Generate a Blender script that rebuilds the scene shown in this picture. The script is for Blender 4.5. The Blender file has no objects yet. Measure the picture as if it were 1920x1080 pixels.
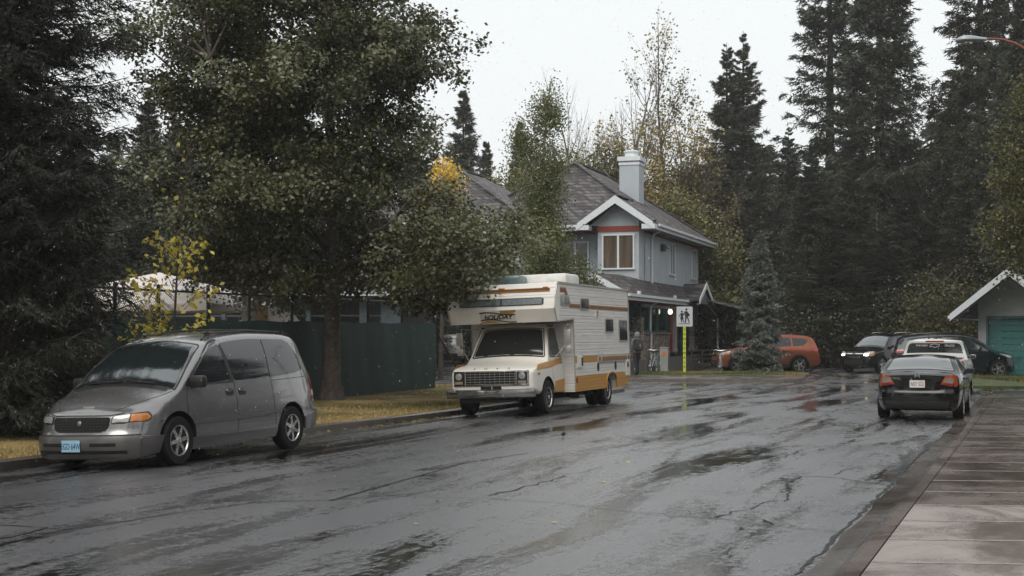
import bpy, bmesh, math, random
import numpy as np
from mathutils import Vector, Matrix
R = math.radians
SC = bpy.context.scene
COL = SC.collection

# ------------------------------------------------------------------ camera, sky, light, exposure
FPX = 2667.0; HORY = 625.0; CAMH = 1.8
cam_d = bpy.data.cameras.new('camera'); cam = bpy.data.objects.new('camera', cam_d); COL.objects.link(cam)
cam.location = (0, 0, CAMH); cam.rotation_euler = (R(90), 0, 0)
cam_d.sensor_width = 36; cam_d.lens = FPX/1920*36
cam_d.shift_y = (HORY-540)/1920.0
cam_d.clip_start = 0.1; cam_d.clip_end = 3000
SC.camera = cam
SUN_EL, SUN_AZ = R(52), R(200)
w = bpy.data.worlds.new('World'); SC.world = w; w.use_nodes = True
nt = w.node_tree; nt.nodes.clear()
wo = nt.nodes.new('ShaderNodeOutputWorld'); bg = nt.nodes.new('ShaderNodeBackground')
sky = nt.nodes.new('ShaderNodeTexSky'); sky.sky_type = 'NISHITA'; sky.sun_disc = False
sky.sun_elevation = SUN_EL; sky.sun_rotation = SUN_AZ; sky.air_density = 1.5; sky.dust_density = 4
mixw = nt.nodes.new('ShaderNodeMixRGB'); mixw.inputs[0].default_value = 0.9
mixw.inputs[2].default_value = (8.65, 8.9, 8.95, 1)      # the even cloud deck
nt.links.new(sky.outputs[0], mixw.inputs[1]); nt.links.new(mixw.outputs[0], bg.inputs[0])
bg.inputs[1].default_value = 0.097
nt.links.new(bg.outputs[0], wo.inputs[0])
sd = bpy.data.lights.new('sun', 'SUN'); sd.energy = 1.3; sd.angle = R(40); sd.color = (1, .96, .9)
so = bpy.data.objects.new('sun', sd); COL.objects.link(so)
so.rotation_euler = (R(90)-SUN_EL, 0, R(180)-SUN_AZ)
SC.view_settings.view_transform = 'Standard'; SC.view_settings.look = 'None'
SC.view_settings.exposure = 0.3; SC.view_settings.gamma = 1.0
SC.render.engine = 'CYCLES'
SC.cycles.max_bounces = 6; SC.cycles.diffuse_bounces = 2; SC.cycles.glossy_bounces = 3
SC.cycles.transmission_bounces = 2; SC.cycles.volume_bounces = 0; SC.cycles.transparent_max_bounces = 4
SC.cycles.caustics_reflective = False; SC.cycles.caustics_refractive = False

def G(px, py):                       # ground point seen at a pixel of the 1920x1080 photograph
    d = FPX*CAMH/(py-HORY); return ((px-960)/FPX*d, d)
def P(px, py, d):
    return ((px-960)/FPX*d, d, CAMH+(HORY-py)/FPX*d)

# ------------------------------------------------------------------ tagging
def tag(o, label=None, cat=None, group=None, kind=None):
    if label: o['label'] = label
    if cat: o['category'] = cat
    if group: o['group'] = group
    if kind: o['kind'] = kind
    return o
def empty(name, loc=(0, 0, 0), rz=0, roll=0):
    o = bpy.data.objects.new(name, None); COL.objects.link(o)
    o.location = loc; o.rotation_euler = (roll, 0, rz); o.empty_display_size = .3
    return o
def copy_tree(o, parent=None):
    c = o.copy(); COL.objects.link(c); c.parent = parent
    for ch in list(o.children): copy_tree(ch, c)
    return c

# ------------------------------------------------------------------ materials
def new_mat(name):
    m = bpy.data.materials.new(name); m.use_nodes = True
    return m, m.node_tree, m.node_tree.nodes['Principled BSDF']
def setp(b, **k):
    for n, v in k.items():
        n = {'rough': 'Roughness', 'metal': 'Metallic', 'spec': 'Specular IOR Level', 'coat': 'Coat Weight', 'coatr': 'Coat Roughness',
             'emit': 'Emission Strength'}.get(n, n)
        b.inputs[n].default_value = v
def node(t, k, **kw):
    n = t.nodes.new('ShaderNode'+k)
    for a, v in kw.items():
        if a in n.inputs.keys(): n.inputs[a].default_value = v
        else: setattr(n, a, v)
    return n
def ramp(t, stops, src):
    n = t.nodes.new('ShaderNodeValToRGB'); e = n.color_ramp.elements
    while len(e) < len(stops): e.new(.5)
    for i, (p, c) in enumerate(stops):
        e[i].position = p; e[i].color = (c[0], c[1], c[2], 1) if not isinstance(c, (int, float)) else (c, c, c, 1)
    t.links.new(src, n.inputs[0]); return n.outputs[0]
def coords(t, scale=(1, 1, 1), rot=(0, 0, 0), kind='Object'):
    tc = t.nodes.new('ShaderNodeTexCoord'); mp = t.nodes.new('ShaderNodeMapping')
    mp.inputs['Scale'].default_value = scale; mp.inputs['Rotation'].default_value = rot
    t.links.new(tc.outputs[kind], mp.inputs[0]); return mp.outputs[0]
def noise(t, vec, scale, detail=3, rough=.5, dist=0.0):
    n = node(t, 'TexNoise', Scale=scale, Detail=detail, Roughness=rough, Distortion=dist)
    t.links.new(vec, n.inputs['Vector']); return n.outputs['Fac']
def bump(t, b, h, strength=.3, dist=.02, prev=None):
    n = node(t, 'Bump', Strength=strength, Distance=dist); t.links.new(h, n.inputs['Height'])
    if prev is not None: t.links.new(prev, n.inputs['Normal'])
    t.links.new(n.outputs[0], b.inputs['Normal']); return n.outputs[0]
def mul(t, a, bb, op='MULTIPLY'):
    n = t.nodes.new('ShaderNodeMath'); n.operation = op
    for i, v in ((0, a), (1, bb)):
        if isinstance(v, (int, float)): n.inputs[i].default_value = v
        else: t.links.new(v, n.inputs[i])
    return n.outputs[0]
MC = {}
def mat(name, col, rough=.6, metal=0, var=.12, vs=6, spec=.5, bmp=0, bs=60, coat=0, dirt=None):
    """plain painted or solid surface with uneven colour and a little relief"""
    if name in MC: return MC[name]
    m, t, b = new_mat(name); setp(b, rough=rough, metal=metal, spec=spec, coat=coat, coatr=.08)
    v = coords(t)
    lo = [max(0, c*(1-var)) for c in col]; hi = [min(1, c*(1+var)) for c in col]
    c = ramp(t, [(.3, lo), (.7, hi)], noise(t, v, vs, 5, .6))
    t.links.new(c, b.inputs['Base Color'])
    r = ramp(t, [(.3, max(0, rough-.08)), (.7, min(1, rough+.1))], noise(t, v, vs*2.3, 4))
    t.links.new(r, b.inputs['Roughness'])
    if bmp: bump(t, b, noise(t, v, bs, 4, .6), bmp, .01)
    MC[name] = m; return m
def paint(name, col, metal=0.0, rough=.3, dirt=(.03, .026, .022), dz=.55, damt=.45, coat=.6):
    """car paint: coat, rain beads, road film towards the sills with a ragged edge"""
    m, t, b = new_mat(name); setp(b, metal=metal, rough=rough, coat=coat, coatr=.06)
    v = coords(t)
    tc = t.nodes.new('ShaderNodeTexCoord'); sx = t.nodes.new('ShaderNodeSeparateXYZ'); t.links.new(tc.outputs['Object'], sx.inputs[0])
    z = mul(t, sx.outputs[2], mul(t, noise(t, v, 2.2, 5, .6), .25), 'ADD')
    f = ramp(t, [(.0, damt), (1.0, 0.0)], mul(t, mul(t, z, -.25, 'ADD'), 1/dz))
    mx = t.nodes.new('ShaderNodeMixRGB'); t.links.new(f, mx.inputs[0])
    c = ramp(t, [(.3, [x*.98 for x in col]), (.7, [min(1, x*1.02) for x in col])], noise(t, v, 3, 5, .6))
    t.links.new(c, mx.inputs[1]); mx.inputs[2].default_value = (*dirt, 1)
    t.links.new(mx.outputs[0], b.inputs['Base Color'])
    vo = node(t, 'TexVoronoi', Scale=95.0); t.links.new(v, vo.inputs['Vector'])
    beads = ramp(t, [(.0, 1), (.28, 0)], vo.outputs['Distance'])
    r = ramp(t, [(.35, rough-.02), (.7, rough+.04)], noise(t, v, 9, 4))
    t.links.new(r, b.inputs['Roughness'])
    return m

# ------------------------------------------------------------------ mesh building
class MB:
    def __init__(s): s.v = []; s.f = []; s.mi = []
    def add(s, vs, fs, mi=0):
        o = len(s.v); s.v += [tuple(p) for p in vs]
        for f in fs: s.f.append(tuple(i+o for i in f)); s.mi.append(mi)
        return s
    def box(s, c, d, rot=None, mi=0, bev=0):
        hx, hy, hz = d[0]/2, d[1]/2, d[2]/2
        M = rot if rot is not None else Matrix.Identity(3)
        C = Vector(c)
        if bev <= 0:
            vs = [C+M@Vector((x*hx, y*hy, z*hz)) for x in (-1, 1) for y in (-1, 1) for z in (-1, 1)]
            return s.add(vs, [(0, 1, 3, 2), (4, 6, 7, 5), (0, 4, 5, 1), (2, 3, 7, 6), (0, 2, 6, 4), (1, 5, 7, 3)], mi)
        bm = bmesh.new(); bmesh.ops.create_cube(bm, size=1)
        for v in bm.verts: v.co = Vector((v.co.x*d[0], v.co.y*d[1], v.co.z*d[2]))
        bmesh.ops.bevel(bm, geom=bm.edges[:], offset=bev, segments=2, profile=.5, affect='EDGES')
        bm.verts.index_update()
        s.add([C+M@v.co for v in bm.verts], [[v.index for v in f.verts] for f in bm.faces], mi); bm.free(); return s
    def bar(s, a, b, wd, hd, mi=0):
        a, b = Vector(a), Vector(b); d = b-a
        q = d.to_track_quat('X', 'Z').to_matrix()
        return s.box((a+b)/2, (d.length, wd, hd), q, mi)
    def tube(s, pts, r, n=8, mi=0, cap=True):
        pts = [Vector(p) for p in pts]; rs = r if isinstance(r, (list, tuple)) else [r]*len(pts)
        vs = []; up = None
        for i, p in enumerate(pts):
            d = (pts[min(i+1, len(pts)-1)]-pts[max(i-1, 0)]).normalized()
            if up is None:
                up = d.orthogonal().normalized()
            else:
                up = (up-d*up.dot(d)); up = up.normalized() if up.length > 1e-6 else d.orthogonal().normalized()
            sd_ = d.cross(up)
            for k in range(n):
                a = 2*math.pi*k/n; vs.append(p+(up*math.cos(a)+sd_*math.sin(a))*rs[i])
        fs = [(i*n+k, i*n+(k+1) % n, (i+1)*n+(k+1) % n, (i+1)*n+k) for i in range(len(pts)-1) for k in range(n)]
        if cap: fs += [tuple(range(n))[::-1], tuple((len(pts)-1)*n+k for k in range(n))]
        return s.add(vs, fs, mi)
    def lathe(s, prof, c=(0, 0, 0), axis='Z', n=24, mi=0, cap=True):
        vs = []
        for (r, h) in prof:
            for k in range(n):
                a = 2*math.pi*k/n; x, y = r*math.cos(a), r*math.sin(a)
                vs.append({'Z': (c[0]+x, c[1]+y, c[2]+h), 'Y': (c[0]+x, c[1]+h, c[2]+y), 'X': (c[0]+h, c[1]+x, c[2]+y)}[axis])
        m = len(prof)
        fs = [(i*n+k, i*n+(k+1) % n, (i+1)*n+(k+1) % n, (i+1)*n+k) for i in range(m-1) for k in range(n)]
        if cap: fs += [tuple(range(n))[::-1], tuple((m-1)*n+k for k in range(n))]
        return s.add(vs, fs, mi)
    def prism(s, poly, ax, a, b, mi=0):
        """polygon in the plane across ax, extruded from a to b"""
        def p3(u, v, h): return {'x': (h, u, v), 'y': (u, h, v), 'z': (u, v, h)}[ax]
        n = len(poly)
        vs = [p3(u, v, a) for u, v in poly]+[p3(u, v, b) for u, v in poly]
        fs = [tuple(range(n)), tuple(range(2*n-1, n-1, -1))]+[(i, (i+1) % n, n+(i+1) % n, n+i) for i in range(n)]
        return s.add(vs, fs, mi)
    def sheet(s, top, th=.12, mi=0):
        """planar polygon with thickness downward"""
        n = len(top); dn = [(x, y, z-th) for x, y, z in top]
        return s.add(list(top)+dn, [tuple(range(n)), tuple(range(2*n-1, n-1, -1))]+[(i, n+i, n+(i+1) % n, (i+1) % n) for i in range(n)], mi)
    def grid(s, pts, mi=0, close_u=False):
        nu, nv = len(pts), len(pts[0])
        vs = [p for row in pts for p in row]
        fs = [(i*nv+j, (i+1)*nv+j, (i+1)*nv+j+1, i*nv+j+1) for i in range(nu-1) for j in range(nv-1)]
        return s.add(vs, fs, mi)
    def build(s, name, m, parent=None, smooth=False, ang=35, fixn=True):
        me = bpy.data.meshes.new(name); me.from_pydata([tuple(v) for v in s.v], [], s.f)
        for x in (m if isinstance(m, (list, tuple)) else [m]): me.materials.append(x)
        if any(s.mi): me.polygons.foreach_set('material_index', s.mi)
        if fixn:
            bm = bmesh.new(); bm.from_mesh(me); bmesh.ops.recalc_face_normals(bm, faces=bm.faces[:]); bm.to_mesh(me); bm.free()
        if smooth:
            me.polygons.foreach_set('use_smooth', [True]*len(me.polygons)); me.set_sharp_from_angle(angle=R(ang))
        me.update()
        o = bpy.data.objects.new(name, me); COL.objects.link(o)
        if parent is not None: o.parent = parent
        return o
def np_mesh(name, verts, fn, m, parent=None, tone=None, nper=None):
    """fast mesh: verts (N,3), faces all with fn corners in order"""
    N = len(verts); F = N//fn
    me = bpy.data.meshes.new(name); me.vertices.add(N); me.vertices.foreach_set('co', np.ascontiguousarray(verts, np.float32).ravel())
    me.loops.add(N); me.loops.foreach_set('vertex_index', np.arange(N, dtype=np.int32))
    me.polygons.add(F); me.polygons.foreach_set('loop_start', np.arange(0, N, fn, dtype=np.int32))
    me.materials.append(m); me.update(calc_edges=True)
    if tone is not None:
        a = me.attributes.new('tone', 'FLOAT', 'FACE'); a.data.foreach_set('value', np.ascontiguousarray(tone, np.float32))
    o = bpy.data.objects.new(name, me); COL.objects.link(o)
    if parent is not None: o.parent = parent
    return o
def pchip(xs, ys):
    xs = np.array(xs, float); ys = np.array(ys, float); n = len(xs)
    h = np.diff(xs); dl = np.diff(ys)/h; d = np.zeros(n)
    for i in range(1, n-1):
        if dl[i-1]*dl[i] > 0:
            w1, w2 = 2*h[i]+h[i-1], h[i]+2*h[i-1]; d[i] = (w1+w2)/(w1/dl[i-1]+w2/dl[i])
    d[0], d[-1] = dl[0], dl[-1]
    X, Y, H, D, N = xs.tolist(), ys.tolist(), h.tolist(), d.tolist(), n
    import bisect
    def f(x):
        if x <= X[0]: return Y[0]
        if x >= X[-1]: return Y[-1]
        i = bisect.bisect_right(X, x)-1; t = (x-X[i])/H[i]
        return ((1+2*t)*(1-t)**2)*Y[i]+t*(1-t)**2*H[i]*D[i]+t*t*(3-2*t)*Y[i+1]+t*t*(t-1)*H[i]*D[i+1]
    return f
def rpoly(pts, r, n=4):
    """polygon with rounded corners; r one radius or one per corner"""
    out = []; m = len(pts)
    for i in range(m):
        p0, p, p1 = Vector(pts[i-1]).to_2d(), Vector(pts[i]).to_2d(), Vector(pts[(i+1) % m]).to_2d()
        ri = r[i] if isinstance(r, (list, tuple)) else r
        a, b = p0-p, p1-p; ri = min(ri, a.length*.45, b.length*.45)
        a.normalize(); b.normalize()
        if ri < 1e-4: out.append(tuple(p)); continue
        A, B = p+a*ri, p+b*ri
        for k in range(n+1):
            t = k/n; q = A*(1-t)**2+p*2*t*(1-t)+B*t*t; out.append(tuple(q))
    return out
def scan(poly, nu=10, nv=10):
    vs = [p[1] for p in poly]; lo, hi = min(vs), max(vs); rows = []
    for j in range(nv+1):
        v = lo+(hi-lo)*(.5-.5*math.cos(math.pi*j/nv)); v = min(max(v, lo+1e-4*(hi-lo)), hi-1e-4*(hi-lo)); xs = []
        for i in range(len(poly)):
            (x0, y0), (x1, y1) = poly[i-1], poly[i]
            if (y0 <= v < y1) or (y1 <= v < y0): xs.append(x0+(x1-x0)*(v-y0)/(y1-y0))
        a, b = (min(xs), max(xs)) if xs else rows[-1][0]
        rows.append(((a, b), v))
    return [[(a+(b-a)*i/nu, v) for i in range(nu+1)] for (a, b), v in rows]
def panel(mb, poly, f, off=.004, th=.03, nu=10, nv=10, mi=0):
    """a fitted plate on a curved surface: f(u, v, off) -> point"""
    g = scan(poly, nu, nv); top = [[f(u, v, off) for u, v in row] for row in g]; bot = [[f(u, v, off-th) for u, v in row] for row in g]
    n0, n1 = len(top), len(top[0])
    vs = [p for r_ in top for p in r_]+[p for r_ in bot for p in r_]; K = n0*n1
    fs = [(i*n1+j, (i+1)*n1+j, (i+1)*n1+j+1, i*n1+j+1) for i in range(n0-1) for j in range(n1-1)]
    ring = [(0, j) for j in range(n1)]+[(i, n1-1) for i in range(1, n0)]+[(n0-1, j) for j in range(n1-2, -1, -1)]+[(i, 0) for i in range(n0-2, 0, -1)]
    idx = [i*n1+j for i, j in ring]
    fs += [(idx[k], idx[(k+1) % len(idx)], K+idx[(k+1) % len(idx)], K+idx[k]) for k in range(len(idx))]
    mb.add(vs, fs, mi)
def ribbon(mb, pts, f, wd=.01, off=.0015, sub=6, mi=0, closed=False):
    """thin strip following a surface"""
    P2 = [Vector(p).to_2d() for p in pts]
    if closed: P2.append(P2[0])
    q = []
    for a, b in zip(P2[:-1], P2[1:]):
        for k in range(sub): q.append(a.lerp(b, k/sub))
    q.append(P2[-1]); L_, R_ = [], []
    for i, p in enumerate(q):
        d = (q[min(i+1, len(q)-1)]-q[max(i-1, 0)]); d = d.normalized() if d.length > 0 else Vector((1, 0)); n = Vector((-d.y, d.x))*wd/2
        L_.append(f(p.x+n.x, p.y+n.y, off)); R_.append(f(p.x-n.x, p.y-n.y, off))
    mb.grid([L_, R_], mi)
def text_part(name, body, size, m, parent, loc, rot, extrude=.002, shear=0, spacing=1, offset=0, align='CENTER', sx=1):
    cu = bpy.data.curves.new(name, 'FONT'); cu.body = body; cu.size = size; cu.extrude = extrude; cu.shear = shear
    cu.space_character = spacing; cu.offset = offset; cu.align_x = align; cu.align_y = 'CENTER'
    o = bpy.data.objects.new(name, cu); COL.objects.link(o)
    dg = bpy.context.evaluated_depsgraph_get(); me = bpy.data.meshes.new_from_object(o.evaluated_get(dg))
    bpy.data.objects.remove(o); me.materials.clear(); me.materials.append(m)
    o = bpy.data.objects.new(name, me); COL.objects.link(o); o.parent = parent; o.location = loc; o.rotation_euler = rot; o.scale = (sx, 1, 1)
    return o

# common materials
M_GLASS = mat('dark_glass', (.012, .015, .017), .04, var=.1, coat=.5)
M_GLASS.node_tree.nodes['Principled BSDF'].inputs['Roughness'].default_value = .04
M_SCREEN = mat('screen_glass', (.012, .017, .018), .04, var=.1, coat=1)
_b = M_SCREEN.node_tree.nodes['Principled BSDF']; _b.inputs['IOR'].default_value = 1.8; _b.inputs['Coat IOR'].default_value = 1.9; _b.inputs['Specular Tint'].default_value = (.88, 1, 1, 1)
M_TYRE = mat('tyre_rubber', (.009, .0085, .008), .7, spec=.25, bmp=.3, bs=80)
M_RIM = mat('alloy', (.42, .41, .40), .28, .85)
M_CHROME = mat('chrome', (.7, .7, .7), .12, 1.0, var=.04)
M_BLACK = mat('black_plastic', (.016, .015, .015), .42)
M_WELL = mat('wheel_well', (.006, .006, .006), .9)
M_SEAM = mat('seam', (.006, .006, .006), .8)
M_LENS = mat('clear_lens', (.36, .36, .34), .08, .3, coat=.8)
M_AMBER = mat('amber_lens', (.52, .17, .025), .15, coat=.8)
M_RED = mat('red_lens', (.30, .02, .015), .15, coat=.8)
M_WHITE = mat('white_paint', (.72, .72, .70), .45, var=.05)
M_DARKBARK = mat('spruce_bark', (.035, .029, .025), .85, bmp=.6, bs=14, var=.4, vs=9)
M_BARK = mat('bark', (.075, .06, .05), .8, bmp=1, bs=14, var=.4, vs=9)
# ------------------------------------------------------------------ vehicles
class Shell:
    """a car body as one closed surface: plan width, side inset, top line and nose / tail profiles"""
    def __init__(s, L, W, inset, top, crown, bot, fz, rz, pf=.12, pr=.08, Lf=.7, Lr=.8, rc=.09):
        s.L = L; s.W = pchip(*W); s.ins = pchip(*inset); s.top = pchip(*top); s.cr = pchip(*crown); s.bot = pchip(*bot)
        s.fz = pchip(*fz); s.rz = pchip(*rz); s.pf = pf; s.pr = pr; s.Lf = Lf; s.Lr = Lr; s.rc = rc; s.Wm = max(W[1])
    def warp(s, x, y, z):
        ff = max(0, 1-x/s.Lf)**2; fr = max(0, 1-(s.L-x)/s.Lr)**2; q = (y/s.Wm)**2
        return x+(s.fz(z)+s.pf*q*q)*ff-(s.rz(z)+s.pr*q*q)*fr
    def ye(s, x):
        z = s.top(x)-s.cr(x); return s.W(x)-s.ins(z)
    def side(s, sg):
        def f(x, z, off=0):
            y = s.W(x)-s.ins(z)+off; return (s.warp(x, y, z), sg*y, z)
        return f
    def topf(s, x, sv, off=0):
        def g(x_, s_):
            y = s_*s.ye(x_); z = s.top(x_)-s.cr(x_)*s_*s_; return Vector((s.warp(x_, y, z), y, z))
        p = g(x, sv)
        if off == 0: return tuple(p)
        e = .01; n = (g(x+e, sv)-g(x-e, sv)).cross(g(x, sv+e)-g(x, sv-e)).normalized()
        if n.z < 0: n = -n
        return tuple(p+n*off)
    def front(s, y, z, off=0): return (s.warp(0, y, z)-off, y, z)
    def rear(s, y, z, off=0): return (s.warp(s.L, y, z)+off, y, z)
    def outline(s, x):
        zb = s.bot(x); ze = s.top(x)-s.cr(x); rc = min(s.rc, (ze-zb)*.3); zc = ze-rc; pts = []
        for k in range(15):
            z = zb+(zc-zb)*k/14; y = s.W(x)-s.ins(z)
            if k == 0: y -= .05
            elif k == 1: y -= .01
            pts.append((y, z))
        yc = s.W(x)-s.ins(zc); ye = yc-rc*.95; q = ye/max(.05, s.ye(x)); zt = s.top(x)-s.cr(x)*q*q
        for k in range(1, 5):
            a = math.pi/2*k/4; pts.append((ye+(yc-ye)*math.cos(a), zc+(zt-zc)*math.sin(a)))
        for k in range(1, 8):
            y = ye*(1-k/7); q = y/max(.05, s.ye(x)); pts.append((y, s.top(x)-s.cr(x)*q*q))
        return pts
    def build(s, m, parent, wheels, ra, ns=84, dark=M_WELL, yin=.6):
        mb = MB(); J = None; rings = []
        for i in range(ns+1):
            x = s.L*i/ns; o = s.outline(x); J = len(o)
            rings.append([(s.warp(x, y, z), y, z) for y, z in o]+[(s.warp(x, y, z), -y, z) for y, z in o[-2::-1]])
        n = len(rings[0]); vs = [p for r_ in rings for p in r_]; fs = []
        for i in range(ns):
            for j in range(n): k = (j+1) % n; fs.append((i*n+j, i*n+k, (i+1)*n+k, (i+1)*n+j))
        mb.add(vs, fs)
        for x, st in ((0, 0), (s.L, ns)):
            o = s.outline(x); M = 12; base = len(mb.v); cid = {}
            def vid(j, c):
                if c == 0: return st*n+(2*J-2-j)
                if c == M: return st*n+j
                if j == J-1: return st*n+J-1
                if (j, c) not in cid:
                    y = o[j][0]*(2*c/M-1); z = o[j][1]; cid[(j, c)] = len(mb.v); mb.v.append((s.warp(x, y, z), y, z))
                return cid[(j, c)]
            for j in range(J-1):
                for c in range(M):
                    f = [vid(j, c), vid(j, c+1), vid(j+1, c+1), vid(j+1, c)]; f2 = []
                    for q in f:
                        if q not in f2: f2.append(q)
                    if len(f2) > 2: mb.f.append(tuple(f2)); mb.mi.append(0)
        ob = mb.build('body', [m, dark], parent, True, 50)
        cut = MB()
        for xw in wheels:
            for sg in (-1, 1):
                cut.lathe([(ra, sg*s.Wm*yin), (ra, sg*(s.Wm+.3))], (xw, 0, wheels[xw]), 'Y', 40)
        co = cut.build('cutter', dark); md = ob.modifiers.new('arch', 'BOOLEAN'); md.object = co; md.operation = 'DIFFERENCE'; md.solver = 'EXACT'
        par = ob.parent; ob.parent = None
        bpy.context.view_layer.update(); dg = bpy.context.evaluated_depsgraph_get()
        me = bpy.data.meshes.new_from_object(ob.evaluated_get(dg)); ob.modifiers.clear(); ob.data = me; ob.parent = par
        bpy.data.objects.remove(co)
        me.materials.clear(); me.materials.append(m); me.materials.append(dark)
        for p in me.polygons:
            c = p.center; p.material_index = 0
            for xw in wheels:
                if math.hypot(c.x-xw, c.z-wheels[xw]) < ra+.002 and abs(c.y) > s.Wm*yin-.05: p.material_index = 1
            if c.z < s.bot(c.x)+.004: p.material_index = 1
            p.use_smooth = True
        me.set_sharp_from_angle(angle=R(38))
        return ob

def wheel(parent, x, y, z, r, wd, rimr, sg, style='five', rim=None, hub=True):
    """tyre mesh with rim and hub below it; sg the outer side"""
    o = r
    mb = MB(); h = wd/2
    mb.lathe([(rimr, -h*.9), (r*.93, -h), (r*.985, -h*.8), (r, -h*.4), (r, h*.4), (r*.985, h*.8), (r*.93, h), (rimr+.012, h*.97), (rimr, h*.85)], (0, 0, 0), 'Y', 40)
    t = mb.build('wheel', M_TYRE, parent, True, 40); t.location = (x, y, z); t.rotation_euler = (0, random.uniform(0, 1.2), 0 if sg > 0 else math.pi)
    rb = MB(); rb.lathe([(rimr*1.03, h*.93), (rimr*1.03, h*1.0), (rimr*.97, h*1.0), (rimr*.9, h*.78), (rimr*.88, h*.1), (rimr*.86, -h*.3), (.01, -h*.3)], (0, 0, 0), 'Y', 40, cap=False)
    n = {'five': 5, 'six': 6, 'ten': 10, 'steel': 0, 'dually': 0}[style]
    for k in range(n):
        a = 2*math.pi*k/n; M = Matrix.Rotation(-a, 3, 'Y')
        w0 = rimr*(.34 if n == 5 else .28 if n == 6 else .17); w1 = w0*.75
        pts = [(rimr*.12, w0*.55), (rimr*.93, w1*.5), (rimr*.93, -w1*.5), (rimr*.12, -w0*.55)]
        vs = [M@Vector((p[0], h*(.86 if p[0] < rimr*.5 else .95), p[1])) for p in pts]+[M@Vector((p[0], h*.45, p[1])) for p in pts]
        rb.add(vs, [(0, 1, 2, 3), (7, 6, 5, 4), (0, 4, 5, 1), (1, 5, 6, 2), (2, 6, 7, 3), (3, 7, 4, 0)])
    if style in ('steel', 'dually'):
        rb.lathe([(rimr*.9, h*.55), (rimr*.78, h*.75), (rimr*.6, h*.6), (rimr*.35, h*.72), (.02, h*.74)], (0, 0, 0), 'Y', 40)
        for k in range(8):
            a = 2*math.pi*k/8; rb.lathe([(.012, h*.6), (.012, h*.86)], (math.cos(a)*rimr*.48, 0, math.sin(a)*rimr*.48), 'Y', 8)
    rr = rb.build('rim', rim or M_RIM, t, True, 30)
    if n:
        d = MB(); d.lathe([(rimr*.86, h*.05), (.02, h*.05)], (0, 0, 0), 'Y', 24); d.build('brake_disc', mat('brake', (.03, .028, .026), .5, .6), t, True)
    if hub:
        hb = MB(); hb.lathe([(rimr*.2, h*.5), (rimr*.19, h*.98), (rimr*.12, h*1.02), (.003, h*1.03)], (0, 0, 0), 'Y', 20); hb.build('hub_cap', rim or M_RIM, t, True)
    return t
def mirror_part(parent, x, y, z, sg, m, sz=(.13, .22, .16)):
    mb = MB(); mb.box((0, 0, 0), sz, None, 0, .045); mb.bar((.0, -sg*sz[1]*.3, -.03), (.03, -sg*(sz[1]*.5+.09), -.05), .07, .05)
    o = mb.build('wing_mirror', m, parent, True, 40); o.location = (x, y, z)
    g = MB(); g.prism(rpoly([(-sz[1]*.38, -sz[2]*.34), (sz[1]*.38, -sz[2]*.34), (sz[1]*.38, sz[2]*.34), (-sz[1]*.38, sz[2]*.34)], .03), 'x', sz[0]/2, sz[0]/2+.004); g.build('mirror_glass', M_GLASS, o)
    return o
def plate_part(parent, f, y0, z0, wd, ht, sg, body, bgc, fg, name='number_plate', sx=1.0, side=1):
    """sg -1: on the front (faces -x), +1: on the rear"""
    x = f(y0, z0, 0)[0]+sg*.012
    mb = MB(); mb.box((x, y0, z0), (.008, wd, ht), None, 0, .003); o = mb.build(name, bgc, parent)
    rot = (R(90), 0, R(90) if sg > 0 else R(-90))
    text_part('lettering', body, ht*.74, fg, o, (x+sg*.0055, y0, z0-.006), rot, .0008, sx=sx, offset=.001)
    bt = MB()
    for yy in (-.08, .08):
        bt.lathe([(.006, 0), (.006, .004)], (x+sg*.004, y0+yy*wd/.305, z0+ht*.42), 'X', 8)
    bt.build('bolt', M_SEAM, o)
    return o

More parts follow.
